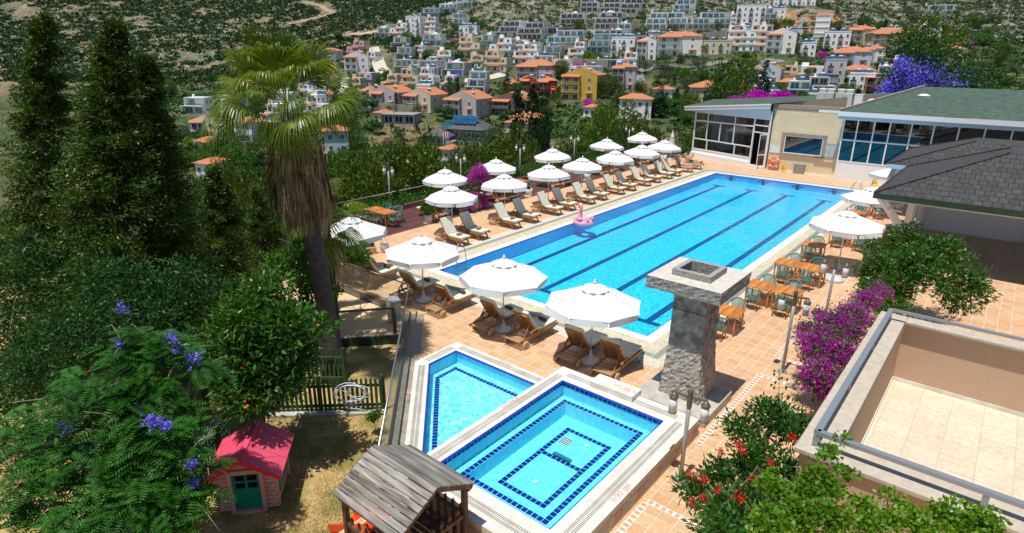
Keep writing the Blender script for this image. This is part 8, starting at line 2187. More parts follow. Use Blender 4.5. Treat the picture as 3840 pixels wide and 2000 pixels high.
CATN = {'olive': 'olive tree', 'broad': 'tree', 'pine': 'pine tree', 'cypress': 'cypress', 'conifer': 'conifer', 'boug': 'flowering shrub', 'jac': 'flowering tree', 'palm': 'palm tree', 'npine': 'pine tree', 'nbroad': 'tree', 'ncypress': 'conifer'}
def plant(kind, p, h, wid=None, idx=0, sx=None, sy=None, d=None):
 s = (h if wid is None else wid, h if wid is None else wid, h)
 o_ = place(kind, idx, tuple(p), s, rnd.uniform(0, 6.28))
 TREES.append((o_, kind, sx, sy, d, p[0], p[1])); return o_
def proj(p):
 d = Vector(p) - CAM; f = d.dot(FW)
 return 1920 + F_PX * d.dot(RT) / f, 1000 - F_PX * d.dot(UP) / f
for (sx, sy, dep, wpx, kind, idx) in [
 (1480, 445, 34, 420, 'npine', 1), (1330, 520, 30, 300, 'npine', 0), (1600, 560, 38, 200, 'npine', 2), (1760, 470, 50, 210, 'npine', 0), (1900, 435, 62, 260, 'npine', 0), (1730, 600, 33, 260, 'nbroad', 0), (1880, 560, 42, 230, 'npine', 1),
 (2010, 500, 55, 200, 'npine', 0), (2110, 505, 48, 230, 'npine', 2), (2250, 400, 85, 260, 'npine', 0), (2330, 355, 95, 260, 'npine', 0), (2430, 380, 75, 70, 'ncypress', 0), (2380, 450, 60, 200, 'npine', 2), (2500, 400, 60, 180, 'npine', 1), (2590, 470, 58, 170, 'nbroad', 1), (2240, 480, 60, 200, 'nbroad', 0),
 (2650, 440, 70, 160, 'npine', 0), (2010, 300, 140, 70, 'cypress', 0), (2045, 330, 125, 110, 'conifer', 0), (1945, 320, 150, 70, 'cypress', 0), (1250, 540, 45, 240, 'nbroad', 0), (1500, 640, 28, 260, 'nbroad', 1), (1660, 660, 30, 220, 'nbroad', 0),
 (1830, 610, 38, 220, 'nbroad', 1), (1960, 590, 45, 220, 'nbroad', 0), (2130, 570, 50, 200, 'npine', 2), (2300, 540, 55, 200, 'nbroad', 1), (2480, 520, 60, 180, 'nbroad', 1),
 (2560, 560, 48, 160, 'nbroad', 1), (1560, 470, 45, 240, 'npine', 2), (2700, 420, 80, 170, 'nbroad', 0), (1180, 600, 36, 260, 'nbroad', 1), (1000, 560, 40, 240, 'npine', 2), (860, 540, 44, 240, 'npine', 0),
 (1080, 640, 30, 260, 'nbroad', 0), (940, 640, 32, 260, 'npine', 2), (780, 560, 48, 200, 'nbroad', 1), (2880, 225, 200, 90, 'conifer', 0), (2800, 215, 210, 110, 'pine', 0), (2710, 230, 190, 120, 'pine', 1), (2760, 200, 240, 120, 'broad', 0)]:
 r_ = ray(sx, sy); k = dep / r_.dot(HF); top = CAM + r_ * k; gz = terr(top.x, top.y)
 wid = wpx * dep / F_PX / .62
 while dep < 100 and -11.5 - wid * .25 < top.x and top.y < 38 + wid * .3 and top.y > -4:
  dep += 1; top = CAM + r_ * (dep / r_.dot(HF)); wid = wpx * dep / F_PX / .62
 gz = terr(top.x, top.y); h = max(top.z - gz, 2.5)
 wid = min(max(wid, h * (.35 if 'pine' in kind or 'broad' in kind else .2)), h * 1.25) if kind != 'cypress' else h * .8
 plant(kind, Vector((top.x, top.y, gz)), h, wid, idx, sx, sy, dep)
def clear(x, y, m=1.0):
 if (int(x // 5), int(y // 5)) in ROADP: return False
 for h in HOUSES:
  r_, W, D = h[0], h[5], h[6]; c, s = math.cos(r_.rotation_euler[2]), math.sin(r_.rotation_euler[2])
  dx, dy = x - h[7], y - h[8]; lx, ly_ = c * dx + s * dy, -s * dx + c * dy
  if abs(lx) < W / 2 + m and -2.4 - m < ly_ < D + m: return False
  if abs(lx) < W / 2 and -9 < ly_ <= -2 and rnd.random() < .6: return False
 return True
cnt = 0; tries = 0
while cnt < 520 and tries < 8000:
 tries += 1
 sx = rnd.uniform(300, 3800); sy = rnd.uniform(60, 470) if sx > 1500 else rnd.uniform(150, 640)
 if sx < 1500 and sy < 300 and sx < 1250: continue
 p, d = hit(sx, sy)
 if d > 470 or d < 60 or not clear(p.x, p.y): continue
 u = rnd.random()
 if sx > 2450 and 200 < sy < 360: kind = 'olive' if u < .6 else ('broad' if u < .85 else 'pine')
 elif sy < 110: kind = 'olive' if u < .8 else 'broad'
 elif 1900 < sx < 2500 and sy > 280: kind = 'pine' if u < .4 else ('conifer' if u < .55 else ('broad' if u < .85 else 'palm'))
 else: kind = 'broad' if u < .42 else ('olive' if u < .66 else ('palm' if u < .76 else ('pine' if u < .88 else ('cypress' if u < .94 else 'boug'))))
 h = {'olive': 4.5, 'broad': 5.5, 'pine': 7.5, 'cypress': 9, 'conifer': 10, 'boug': 3, 'palm': 6}[kind] * rnd.uniform(.75, 1.35)
 wid = h * rnd.uniform(.85, 1.3) * (1.15 if kind in ('broad', 'olive') else 1.0)
 plant(kind, Vector((p.x, p.y, p.z - .2)), h, wid, rnd.randrange(4), sx, sy, d); cnt += 1
for (zn, x, y, kind, h) in [(3, 1545, 440, 'boug', 4), (3, 1600, 470, 'boug', 3), (3, 1575, 350, 'boug', 3), (2, 1840, 815, 'boug', 4), (2, 810, 322, 'boug', 3), (2, 395, 265, 'boug', 3), (2, 840, 640, 'jac', 7), (3, 20, 525, 'jac', 6), (2, 2110, 530, 'jac', 6), (2, 735, 790, 'olive', 11), (2, 690, 800, 'olive', 9), (3, 330, 590, 'olive', 9), (3, 600, 560, 'olive', 9), (3, 200, 560, 'olive', 8), (3, 430, 600, 'olive', 7),
       (2, 2080, 480, 'palm', 7), (2, 545, 330, 'palm', 7), (2, 1040, 400, 'palm', 7), (2, 1830, 500, 'palm', 8), (2, 1890, 510, 'palm', 7), (2, 1735, 460, 'palm', 6), (2, 140, 450, 'palm', 8), (2, 170, 470, 'palm', 7), (3, 640, 440, 'palm', 7)]:
 p, d = hit(*ZF[zn](x, y)); plant(kind, Vector((p.x, p.y, p.z - .2)), h, None, 0, *ZF[zn](x, y), d)
LMK = [(760, 'the dark conifers'), (1000, 'the palm fronds'), (1200, 'the dead palm skirt'), (1400, 'the timber deck table'), (1667, 'the first deck parasol'), (1790, 'the deck bougainvillea'), (1853, 'the second deck parasol'), (1960, 'the third poolside parasol'), (2074, 'the third deck parasol'), (2176, 'the fourth poolside parasol'), (2277, 'the fourth deck parasol'), (2414, 'the fifth deck parasol'), (2548, 'the furled parasol'), (2700, 'the glazed dining room')]
grp = {}
for t in TREES:
 o_, kind, sx, sy, d = t[:5]
 near = d < 100; hgt = o_.scale[2]
 if near:
  L = min(LMK, key=lambda q: abs(q[0] - sx)); rel = 'behind' if abs(L[0] - sx) < 25 else ('left of' if sx < L[0] else 'right of'); hn = L[1]; far = ' high' if sy < 470 else (' low' if sy > 560 else '')
  key = '%s %s%s' % (KN[kind], rel, ' ' + hn); pre = {'': 'mid-height ', ' high': 'high ', ' low': 'low '}[far]
 else:
  best = min(HOUSES[:len(HT)], key=lambda h: (h[2] - sx) ** 2 + ((h[3] - 22 - sy) * 1.3) ** 2); dx = sx - best[2]; dy = sy - best[3]
  rel = ('right of' if dx > 0 else 'left of') if abs(dx) > best[9] * .45 else ('in front of' if dy > 0 else 'behind'); hn = best[1]
  key = '%s %s %s' % (KN[kind], rel, hn); pre = 'small ' if hgt < {'olive': 4.2, 'broad': 5.2, 'palm': 5.8, 'pine': 7.2, 'boug': 3, 'cypress': 9, 'conifer': 10, 'jac': 6.5}.get(kind, 6) else 'big '
 grp.setdefault(pre + key, []).append(t)
for key, L in grp.items():
 L.sort(key=lambda t: t[2]); n = len(L)
 for i, t in enumerate(L):
  o_ = t[0]; pos = '' if n == 1 else (', ' + ('leftmost' if i == 0 else ('rightmost' if i == n - 1 else ('middle' if n == 3 else ordn[i] + ' from the left'))) + (' one' if n > 1 else ''))
  lb = key + pos
  if len(lb.split()) > 16: lb = lb.replace(' one', '').replace('flowering ', '').replace('leafy ', '')
  o_['label'] = ' '.join(lb.split()[:16])
  o_['category'] = CATN[t[1]]; o_['group'] = 'trees below the terrace' if t[4] < 100 else 'trees and shrubs among the houses'
# ------------------------------------------------------------------ shrubs too many to count
def shrub_mass(name, pts, m, q=14, size=(1.1, 2.0), leaf=1.0, seed=1, flat=.7):
 rg = np.random.default_rng(seed); P = np.array(pts); n = len(P)
 s = rg.uniform(size[0], size[1], n)
 g = rg.normal(size=(n, q, 3)); g /= np.linalg.norm(g, axis=2)[:, :, None]; g[:, :, 2] = np.abs(g[:, :, 2])
 pos = P[:, None, :] + g * s[:, None, None] * np.array([1, 1, flat]) * rg.uniform(.45, 1.0, (n, q, 1))
 V = leaves(pos.reshape(-1, 3) - g.reshape(-1, 3) * leaf * .3, leaf * np.repeat(s, q) * .62, leaf * np.repeat(s, q) * .55, rg, g.reshape(-1, 3), .9, .2)
 o_ = fastmesh(name, V, 4, m); o_['kind'] = 'stuff'; return o_
def scatter(n, sxr, syr, cond, seed, drop=.3, dmax=900):
 rr = random.Random(seed); out = []; k = 0
 while len(out) < n and k < n * 5:
  k += 1
  t = rr.uniform(*sxr); d = math.sqrt(rr.uniform(syr[0] ** 2, syr[1] ** 2))
  p = CAM + HF * d + HR * (t * d)
  if not cond(p.x, p.y, t, d): continue
  out.append((p.x, p.y, terr(p.x, p.y) - drop))
 return out
def c_left(x, y, t, d):
 if t > -.16 + (d - 400) * .0006 and d < 560: return False
 v = mnoise.noise(Vector((x * .035, y * .035, 3))) + .5 * mnoise.noise(Vector((x * .12, y * .12, 3)))
 return v > -.36 + .25 * mnoise.noise(Vector((x * .008, y * .008, 3))) and (int(x // 5), int(y // 5)) not in ROADP
def c_mid(x, y, t, d):
 if 400 < d < 520 and abs(t - .435) < .055 and d < 462: return False
 v = mnoise.noise(Vector((x * .05, y * .05, 8))) + .5 * mnoise.noise(Vector((x * .15, y * .15, 8)))
 return v > -.30 and clear(x, y, 0)
def c_town(x, y, t, d):
 v = mnoise.noise(Vector((x * .04, y * .04, 12)))
 return v > -.30 and clear(x, y, .3)
shrub_mass('hillside_shrubs', scatter(24000, (-1.0, .0), (375, 800), c_left, 1), LF['shrub'], 14, (1.5, 2.9), 1.0, 1)
shrub_mass('hillside_olive_scrub', scatter(10500, (-.28, .95), (395, 600), c_mid, 2), LF['olive'], 14, (1.2, 2.6), .9, 2)
shrub_mass('town_undergrowth', scatter(9500, (-.8, .9), (110, 410), c_town, 3), LF['dark'], 16, (1.0, 2.4), .8, 3)
shrub_mass('garden_greenery', scatter(4000, (-.8, .9), (80, 410), c_town, 4), LF['mid'], 16, (.7, 1.6), .7, 4)
rkm = mat('pale_limestone_boulder', (0.50, .47, .41), (0.36, .33, .28), rough=.9, scale=.6)
def rocks(name, pts, seed):
 rg = np.random.default_rng(seed); V = []; ico = [(0, 0, 1), (.9, 0, .2), (.3, .85, .25), (-.72, .5, .2), (-.7, -.55, .22), (.3, -.85, .2)]
 F = [(0, 1, 2), (0, 2, 3), (0, 3, 4), (0, 4, 5), (0, 5, 1)]
 for p in pts:
  s = rg.uniform(.4, 1.3); a = rg.uniform(0, 6.28); c, s_ = math.cos(a), math.sin(a); v = [(p[0] + s * (c * q[0] - s_ * q[1]) * rg.uniform(.7, 1.3), p[1] + s * (s_ * q[0] + c * q[1]) * rg.uniform(.7, 1.3), p[2] + s * q[2] * rg.uniform(.5, .9)) for q in ico]
  for f in F: V += [v[i] for i in f]
 o_ = fastmesh(name, np.array(V), 3, rkm); o_['kind'] = 'stuff'
rocks('hillside_rocks', scatter(5000, (-1.0, .9), (380, 640), lambda x, y, t, d: mnoise.noise(Vector((x * .06, y * .06, 20))) > -.1, 6, .1), 6)
def c_near(x, y, t, d): return not (x > -10.5 and y > -4) and not (x > -6 and y > -13)
vt = scatter(1500, (-.95, .3), (26, 110), c_near, 7, 0)
shrub_mass('slope_thicket', vt, LF['dark'], 90, (1.6, 3.2), .26, 7, .9)
# ------------------------------------------------------------------ near vegetation
def at_depth(sx, sy, dep):
 r_ = ray(sx, sy); return CAM + r_ * (dep / r_.dot(HF))
def conifer(label, sx, top_y, bot_y, dep, tipx, width, n, seed, lean=0):
 rg = np.random.default_rng(seed)
 T = at_depth(tipx, top_y, dep); B = at_depth(sx, bot_y, dep); B = Vector((B.x, B.y, B.z)); mpp = dep / F_PX
 H = T.z - B.z; Rm = width * mpp / 2; root = thing('conifer_tree', label, 'conifer', (B.x, B.y, B.z))
 P = []; D = []; br = MB()
 ax = Vector((T.x - B.x, T.y - B.y, H))
 br.tube([(0, 0, -3), (0, 0, 0), ax * .5, ax], [.2, .18, .1, .02], 7)
 nb = int(n / 130)
 for i in range(nb):
  k = 1 - (1 - rg.random()) ** .75 if False else rg.random() ** .8
  a = rg.uniform(0, 6.283); c = ax * k; rad = Rm * (1 - k) ** .95 * rg.uniform(.35, 1.12) * (1 + .25 * math.sin(3 * a + seed)) + .12
  tip = c + Vector((math.cos(a) * rad, math.sin(a) * rad, rg.uniform(-.25, .15) * rad))
  if rg.random() < .22: br.tube([c, c.lerp(tip, .5) + Vector((0, 0, .06)), tip], [.03, .02, .008], 4)
  m = 130
  f = rg.random(m) ** .6
  base = np.array(c)[None, :] * (1 - f[:, None]) + np.array(tip)[None, :] * f[:, None]
  sp = (.10 + .30 * min(1, rad)) * (1.1 - .5 * f)[:, None]
  P.append(base + rg.normal(size=(m, 3)) * sp * np.array([.5, .5, .32])); dv_ = np.array((tip - c).normalized())
  D.append(np.tile(dv_, (m, 1)))
 P = np.concatenate(P); D = np.concatenate(D)
 V = leaves(P, .11, .035, rg, D, .8, .1); fastmesh('crown', V, 4, LF['conifer'], root); br.build('trunk', BARK, root)
conifer('tall dark conifer with the highest tip of the trees at the left', 450, 85, 1350, 15, 425, 700, 100000, 1)
conifer('dark conifer with yellow-green tips just right of the tallest one', 620, 215, 1350, 16, 545, 560, 80000, 2)
conifer('lower drooping conifer between the dark ones and the palm skirt', 880, 620, 1400, 20, 800, 460, 50000, 3)
conifer('bushy conifer mostly outside the left edge', 150, 60, 1400, 16, 160, 620, 50000, 4)
conifer('short conifer behind the drooping one, beside the orange-roofed cottage', 1010, 700, 1350, 24, 960, 300, 24000, 5)
def frtree(name, label, cat, sx, sy, dep, blobs_px, n, L, W, lm, z0, seed, fruit=None, fl=None, csize=.28, clumps=60, spread=.8, up=.3, limbs=12, trunk_r=.07, hollow=.4):
 """blobs_px: (sx, sy, depth, rpx) crown ellipsoids seen through the camera ray at real depth"""
 base = at_depth(sx, sy, dep); base = Vector((base.x, base.y, z0))
 bl = []
 for (bx, by_, bd, rp) in blobs_px:
  p = at_depth(bx, by_, bd) - base; r = rp * bd / F_PX; bl.append((p.x, p.y, p.z, r, r, r * .9))
 r_, tips = bushy(name, label, cat, tuple(base), bl, n, L, W, lm, BARK, clumps=clumps, csize=csize, seed=seed, trunk_r=trunk_r, limbs=limbs, spread=spread, up=up, hollow=hollow)
 rr = random.Random(seed)
 if fruit:
  q = MB()
  for _ in range(fruit[0]):
   t = Vector(rr.choice(tips)); d = (CAM - base - t).normalized() * csize * .9
   c = t + d * rr.uniform(.5, 1.2) + Vector((rr.uniform(-.12, .12), rr.uniform(-.12, .12), rr.uniform(-.1, .1)))
   for k in range(rr.choice((1, 2, 3))):
    e = c + Vector((rr.uniform(-.05, .05), rr.uniform(-.05, .05), rr.uniform(-.04, .04))); s = fruit[1]
    q.lathe([(0.002, -s), (s * .8, -s * .6), (s, 0), (s * .8, s * .6), (.002, s)], tuple(e), 8)
  q.build('fruit', fruit[2], r_)
 if fl:
  rg = np.random.default_rng(seed + 5); P = []
  for (bx, by_, bd, rp, m_) in fl[0]:
   p = np.array(at_depth(bx, by_, bd) - base); P.append(p + rg.normal(size=(m_, 3)) * rp * bd / F_PX * .5)
  P = np.concatenate(P); V = leaves(P, fl[2], fl[3], rg); fastmesh('blossom', V, 4, fl[1], r_)
 return r_, base, tips
frtree('loquat_tree', 'glossy loquat tree with orange fruit in front of the left picket fences', 'fruit tree', 960, 1480, 12.5,
    [(960, 1190, 12.5, 150), (1060, 1240, 12, 115), (880, 1330, 12, 160), (1020, 1390, 12, 140), (1200, 1225, 11.8, 38), (1000, 1080, 13, 60), (940, 1480, 11.5, 100), (1120, 1330, 12, 60)], 13000, .20, .062, LF['loquat'], -.5, 11, fruit=(34, .028, FRU), csize=.30, clumps=150, spread=.7, up=.1)
def jacaranda(label, base_px, dep, frs, seed, fls):
 rg = np.random.default_rng(seed); b0 = at_depth(*base_px, dep); b0 = Vector((b0.x, b0.y, -.5)); r_ = thing('jacaranda_tree', label, 'flowering tree', tuple(b0))
 Q = []; br = MB(); cent = []
 for (sx, sy, d, rp, n) in frs:
  c = np.array(at_depth(sx, sy, d) - b0); r = rp * d / F_PX; cent.append(Vector(c))
  for i in range(n):
   g = rg.normal(size=3); g /= np.linalg.norm(g); o_ = c + g * r * rg.uniform(.3, 1.0)
   a = rg.uniform(0, 6.283); dr = np.array([math.cos(a), math.sin(a), rg.uniform(-.35, .35)]); sd = np.array([-math.sin(a), math.cos(a), rg.uniform(-.3, .3)]); L = rg.uniform(.28, .48); m = 10
   for k in range(m):
    f = (k + 1) / m; p = o_ + dr * L * f + np.array([0, 0, -.22 * L * f * f]); w_ = L * .42 * math.sin(math.pi * (.12 + .82 * f)) ** .8
    for s in (-1, 1):
     t = p + sd * s * w_ + dr * w_ * .35; mid = (p + t) / 2; wd = dr * L / m * .42
     Q += [p, mid + wd, t, mid - wd]
 fastmesh('crown', np.array(Q), 4, LF['jaca'], r_)
 hub = Vector((0, 0, 1.2))
 br.tube([(0, 0, -.3), hub * .6, hub], [.10, .08, .07], 7)
 for c in cent:
  m2 = hub.lerp(c, .5) + Vector((rg.uniform(-.1, .1), rg.uniform(-.1, .1), .12)); br.tube([hub, m2, c], [.045, .03, .012], 5)
  for _ in range(3):
   e = c + Vector(tuple(rg.normal(size=3) * .35)); br.tube([c.lerp(m2, .2), (c + e) / 2 + Vector((0, 0, .05)), e], [.012, .009, .004], 4)
 br.build('trunk', mat('pale_jacaranda_bark', (.22, .18, .13), (.32, .27, .2), rough=.9, scale=12), r_)
 P = []
 for (sx, sy, d, rp, n) in fls: P.append(np.array(at_depth(sx, sy, d) - b0) + rg.normal(size=(n, 3)) * rp * d / F_PX * .42)
 V = leaves(np.concatenate(P), .055, .030, rg); fastmesh('blossom', V, 4, FLP, r_)
jacaranda('jacaranda with feathery leaves and violet blossom clusters in the lower left corner', (560, 1700), 8.8,
    [(470, 1300, 9.5, 90, 60), (600, 1330, 9.5, 110, 80), (760, 1390, 9.6, 70, 34), (480, 1440, 9, 100, 80), (590, 1480, 9, 90, 60), (700, 1570, 9, 60, 26), (470, 1580, 8.6, 110, 90), (590, 1640, 8.4, 120, 90), (480, 1740, 8.2, 110, 90), (700, 1700, 8.4, 60, 30), (560, 1820, 8, 120, 90), (700, 1840, 8.1, 70, 30), (480, 1920, 7.8, 110, 90), (640, 1930, 7.8, 100, 70), (780, 1750, 8.5, 34, 8), (800, 1850, 8.4, 36, 8),
     (300, 1500, 8.8, 140, 90), (280, 1750, 8.4, 150, 90), (150, 1650, 8.8, 160, 80), (120, 1880, 8, 160, 90), (320, 1930, 7.8, 140, 90)], 3,
    [(645, 1270, 9.3, 34, 60), (460, 1160, 9.6, 26, 50), (445, 1290, 9.4, 26, 50), (725, 1345, 9.4, 44, 120), (570, 1580, 8.2, 36, 130), (620, 1595, 8.2, 34, 120), (720, 1738, 8.1, 28, 110), (728, 1812, 8.1, 26, 70), (660, 1315, 9.3, 16, 30), (515, 1530, 8.7, 22, 40), (250, 1600, 8.4, 36, 90)])
frtree('broadleaf_tree', 'dark shaded tree behind the jacaranda, under the conifers at the left', 'tree', 560, 1300, 12, [(560, 1180, 12.5, 170), (440, 1060, 13, 150), (700, 1080, 13.5, 150), (330, 1250, 12, 160), (200, 1350, 12, 200), (650, 1260, 12.5, 110)], 15000, .10, .045, LF['dark'], -1.5, 13, csize=.3, clumps=140)
frtree('broadleaf_tree', 'climbing green bush around the posts just left of the tall palm trunk', 'shrub', 1180, 1180, 17.5, [(1150, 1060, 17.5, 80), (1180, 1160, 17, 70), (1250, 1100, 18.0, 30), (1120, 960, 18, 70), (1060, 1000, 18.5, 80)], 6000, .10, .07, LF['mid'], -1.5, 14, csize=.22, clumps=60)
frtree('broadleaf_tree', 'dark leafy tree at the far lower left, below the leftmost conifer', 'tree', 100, 1700, 13, [(120, 1400, 13, 230), (330, 1180, 14, 180), (60, 1700, 12, 260), (60, 1150, 15, 220), (230, 1000, 15, 160), (100, 1950, 11, 220)], 14000, .12, .055, LF['dark'], -1.0, 17, csize=.38, clumps=150)
frtree('shrub', 'leafy shrubs growing behind the glass screen next to the empty pale jar', 'shrub', 1290, 960, 23, [(1290, 945, 22.5, 55), (1350, 950, 22.2, 45), (1240, 940, 23, 45)], 3500, .13, .06, LF['mid'], -2, 15, csize=.25, clumps=30)
def boug(label, base, bl, n, seed, L=.055, grn=LF['mid'], gn=None, size=.22, cl=70):
 r_, t_ = bushy('bougainvillea', label, 'flowering shrub', base, bl, n, L, L * .8, FLM, BARK, clumps=cl, csize=size, seed=seed, trunk_r=.03, limbs=10, crown='blossom', hollow=.35)
 rg = np.random.default_rng(seed); tt = np.array(t_); P = tt[rg.integers(0, len(tt), gn or n // 4)] + rg.normal(size=(gn or n // 4, 3)) * size * .6
 fastmesh('foliage', leaves(P, .08, .05, rg), 4, grn, r_); return r_
boug('tall magenta bougainvillea between the parasols on the timber deck edge', (-5.85, 8.9, 0), [(.05, .1, 2.25, .50, .62, .50), (0, -.35, 2.0, .4, .42, .4), (.05, .45, 1.5, .32, .4, .5), (.05, .35, .75, .25, .28, .45), (.1, -.55, .9, .25, .22, .35), (.1, -.75, .45, .2, .18, .25), (.1, .45, .3, .2, .25, .25)], 9000, 41, size=.17)
p = gpt(3080, 1350, 1.2); bz = (p.x, p.y, 0)
bl = []
for (sx, sy, z, r) in [(3080, 1290, 1.9, .52), (3140, 1220, 2.0, .52), (3040, 1240, 1.7, .34), (3200, 1180, 2.1, .46), (3080, 1400, 1.6, .50), (3150, 1330, 1.9, .50), (3250, 1120, 2.2, .40), (3050, 1440, 1.3, .32), (3300, 1090, 2.2, .3), (3100, 1475, 1.2, .26), (3005, 1270, 1.7, .14), (3120, 1280, 1.9, .5), (3200, 1250, 2.0, .4), (3020, 1340, 1.4, .16), (3070, 1180, 2.1, .16)]:
 q = gpt(sx, sy, z); bl.append((q.x - p.x, q.y - p.y, z, r * .8, r * .8, r * .7))
boug('large magenta bougainvillea spilling along the left side of the grey-railed balcony', bz, bl, 30000, 42, .042, size=.18, cl=190, gn=9000)
def px_blobs(L, base):
 out = []
 for (sx, sy, z, r) in L: q = gpt(sx, sy, z); out.append((q.x - base.x, q.y - base.y, z, r, r, r * .85))
 return out
cbp = Vector((15.3, -6.6, 0))
cb = px_blobs([(2900, 1560, 2.2, .40), (2780, 1620, 2.0, .32), (2980, 1620, 2.2, .34), (2830, 1740, 1.9, .42), (2700, 1780, 1.7, .30), (2940, 1760, 2.1, .36), (2640, 1860, 1.6, .30), (2760, 1900, 1.8, .38), (2560, 1830, 1.6, .16), (2900, 1900, 2.0, .36), (2700, 1980, 1.8, .34), (2850, 1990, 2.0, .3)], cbp)
cr, ctips = bushy('coral_tree', 'glossy dark-leaved shrub with red flower clusters in front of the spa corner', 'flowering shrub', tuple(cbp), cb, 7500, .12, .045, LF['coral'], BARK, clumps=150, csize=.20, seed=51, trunk_r=.05, limbs=26, hollow=.3, spread=.8)
rg = np.random.default_rng(4); P = []
for (sx, sy, z, n, r) in [(2590, 1790, 1.75, 90, .07), (2640, 1800, 1.8, 72, .05), (2770, 1670, 2.3, 66, .05), (2700, 1690, 2.2, 36, .03), (2790, 1690, 2.3, 36, .035), (2970, 1640, 2.5, 36, .03), (2890, 1735, 2.4, 36, .03), (2820, 1800, 2.2, 36, .03), (2640, 1870, 2.0, 48, .04), (2770, 1870, 2.2, 54, .05), (2830, 1920, 2.3, 30, .03), (2690, 1840, 2.1, 42, .035), (2600, 1885, 1.9, 36, .03)]:
 q = gpt(sx, sy, z); P.append(np.array((q.x - cbp.x, q.y - cbp.y, z)) + rg.normal(size=(n, 3)) * r)
fastmesh('blossom', leaves(np.concatenate(P), .06, .022, rg), 4, FLR, cr)
sp = MB(); q = gpt(2925, 1600, 2.4); t_ = gpt(2925, 1400, 3.0); a = Vector((q.x, q.y, 2.2)) - cbp; b = Vector((t_.x, t_.y, 3.0)) - cbp
tp2 = at_depth(2922, 1395, (Vector((q.x, q.y, 2.4)) - CAM).dot(HF)) - cbp
sp.tube([a, tp2], [.012, .004], 5)
for i in range(34):
 k = i / 34; c = a.lerp(tp2, k); an = i * 2.4; L = .22 * (1 - k * .8) + .05; e = c + Vector((math.cos(an) * L, math.sin(an) * L, .08)); sp.tube([c, e], [.004, .002], 4)
 sp.add([e, e + Vector((.03, .01, .0)), e + Vector((.01, 0, -.07)), e + Vector((-.02, .01, -.03))], [(0, 1, 2, 3)])
sp.build('flower_spike', LF['coral'], cr)
vbp = Vector((16.9, -8.2, 0))
vb = px_blobs([(2900, 1830, 3.0, .22), (3010, 1850, 3.0, .24), (3120, 1830, 3.1, .18), (3000, 1940, 3.0, .30), (3130, 1940, 3.1, .26), (2880, 1960, 3.0, .26), (3240, 1890, 3.0, .14), (3260, 1970, 3.0, .2), (3350, 1960, 3.0, .16), (3180, 1770, 3.2, .10), (3100, 1700, 3.3, .12), (3160, 1650, 3.3, .07), (3330, 1860, 3.1, .08), (3390, 1900, 3.0, .10), (3060, 1780, 3.2, .16), (3450, 1980, 3, .25), (3560, 1950, 3, .25), (3680, 1970, 3, .3)], vbp)
vr, vt_ = bushy('climbing_vine', 'lime green climbing vine sprawling below the corner of the grey-railed balcony', 'vine', tuple(vbp), vb, 9000, .065, .050, LF['vine'], BARK, clumps=170, csize=.11, seed=61, trunk_r=.03, limbs=30, hollow=.2, spread=1.2)
lbp = Vector((15.3, 9.4, 0))
lb_ = px_blobs([(3330, 1000, 1.8, .65), (3400, 900, 2.6, .6), (3280, 1090, 1.3, .5), (3380, 1080, 1.7, .6), (3300, 940, 2.0, .45), (3440, 1000, 2.3, .7), (3250, 1010, 1.5, .3), (3350, 1150, 1.2, .45), (3530, 950, 2.5, .8), (3600, 1080, 2.0, .8)], lbp)
lr_, lt_ = bushy('loquat_tree', 'glossy loquat tree with brownish orange fruit in front of the white pavilion post', 'fruit tree', tuple(lbp), lb_, 11000, .17, .06, LF['loquat'], BARK, clumps=150, csize=.26, seed=71, trunk_r=.06, limbs=22, hollow=.3, spread=.7, up=.15)
q = MB(); rr = random.Random(4)
for _ in range(60):
 t = Vector(rr.choice(lt_)); c = t + (CAM - lbp - t).normalized() * .25 + Vector((rr.uniform(-.1, .1),) * 3)
 for k in range(3):
  e = c + Vector((rr.uniform(-.05, .05), rr.uniform(-.05, .05), rr.uniform(-.04, .04))); s = .024; q.lathe([(.002, -s), (s, 0), (.002, s)], tuple(e), 7)
q.build('fruit', mat('rusty_orange_fruit', (.50, .14, .03), (.6, .22, .04), rough=.5), lr_)
frtree('jacaranda_tree', 'tree with violet blossom rising behind the right-hand clubhouse roof', 'flowering tree', 3400, 420, 62, [(3370, 300, 62, 70), (3440, 250, 63, 90), (3400, 190, 64, 60), (3500, 330, 62, 90), (3600, 280, 64, 110)], 7000, .35, .14, LF['dark'], 0, 81, csize=1.0, clumps=60,
    fl=([(3350, 330, 61, 40, 700), (3400, 290, 61, 50, 1100), (3320, 340, 61, 26, 350), (3420, 350, 61, 46, 900), (3380, 240, 61, 26, 250), (3480, 300, 61, 60, 900), (3560, 340, 61, 60, 600)], FLP, .20, .14))
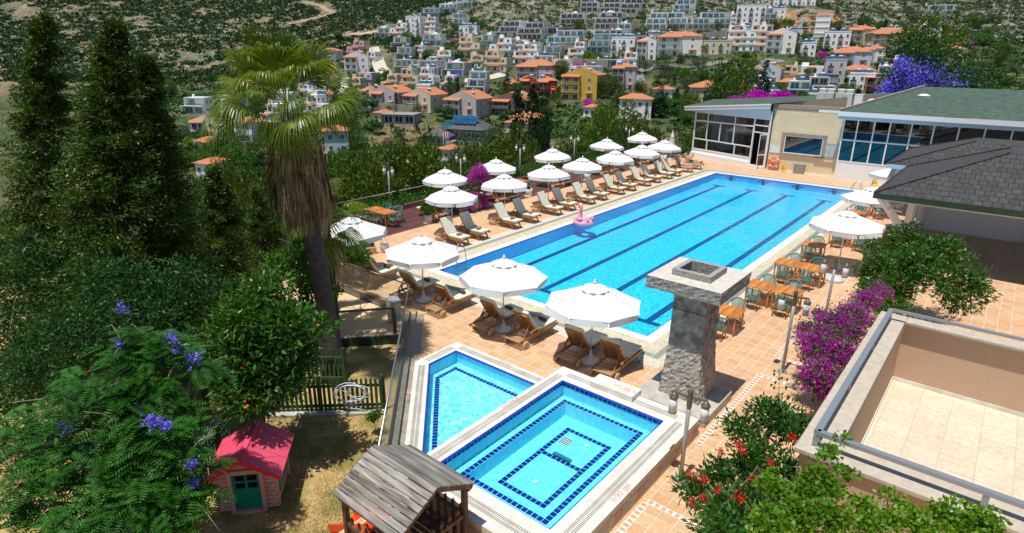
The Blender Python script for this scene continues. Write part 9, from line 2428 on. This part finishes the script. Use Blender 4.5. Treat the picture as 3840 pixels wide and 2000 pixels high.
frtree('pine_tree', 'dark green tree top above the violet tree at the right edge', 'tree', 3420, 300, 70, [(3410, 150, 70, 60), (3460, 200, 70, 80), (3520, 120, 72, 90)], 5000, .35, .14, LF['pine'], 0, 82, csize=1.0, clumps=40)
frtree('hedge', 'bright green hedge along the top edge of the right-hand shingle roof', 'hedge', 3380, 390, 60, [(3340, 385, 58, 22), (3400, 390, 58, 24), (3460, 395, 58, 26), (3540, 400, 58, 30)], 3000, .22, .14, LF['vine'], 3, 83, csize=.5, clumps=40)
boug('magenta bougainvillea blooming above the left shingle roof of the clubhouse', tuple(Vector(at_depth(2840, 380, 62))), [(0, 0, 0, 2.0, 1.3, .9), (1.8, 1, .2, 1.4, 1.2, .8), (-1.7, -1, -.4, 1.2, 1, .7)], 5000, 43, .16, size=.5, cl=50)
hb_ = [(0, y * 1.0, rnd.uniform(-.6, .25), .9, 1.2, rnd.uniform(.5, .9)) for y in range(0, 36, 2)]
hr_, _t = bushy('hedge', 'green shrubbery growing just beyond the glass rail of the timber deck', 'hedge', (-10.7, 0, 0), hb_, 30000, .13, .075, LF['mid'], None, clumps=260, csize=.32, seed=91, hollow=.3)
rg = np.random.default_rng(12); P = []
while len(P) < 26000:
 s = rg.uniform(600, 1500, 4000), rg.uniform(1540, 2010, 4000)
 for a_, b_ in zip(*s):
  q = gpt(a_, b_, -.5)
  if q.x + q.y < -1.6 and mnoise.noise(Vector((q.x * 1.2, q.y * 1.2, 0))) > -.25 + rg.uniform(-.2, .2): P.append((q.x, q.y, -.5))
  if len(P) >= 26000: break
V = leaves(np.array(P), .045, .009, rg, np.tile(np.array([0, 0, .6]), (len(P), 1)), .7, .5)
g_ = fastmesh('dry_grass', V, 4, leafmat('straw_and_green_grass', (.24, .16, .05), (.16, .17, .04), .2, c3=(.07, .13, .03), scale=1.5)); g_['kind'] = 'stuff'
frtree('weed', 'small green weed by the kerb where picket fence and balustrade meet', 'plant', 1400, 1570, 13.2, [(1400, 1565, 13.2, 22), (1420, 1548, 13.2, 14)], 500, .06, .04, LF['mid'], -.5, 95, csize=.08, clumps=12, trunk_r=.01, limbs=3)
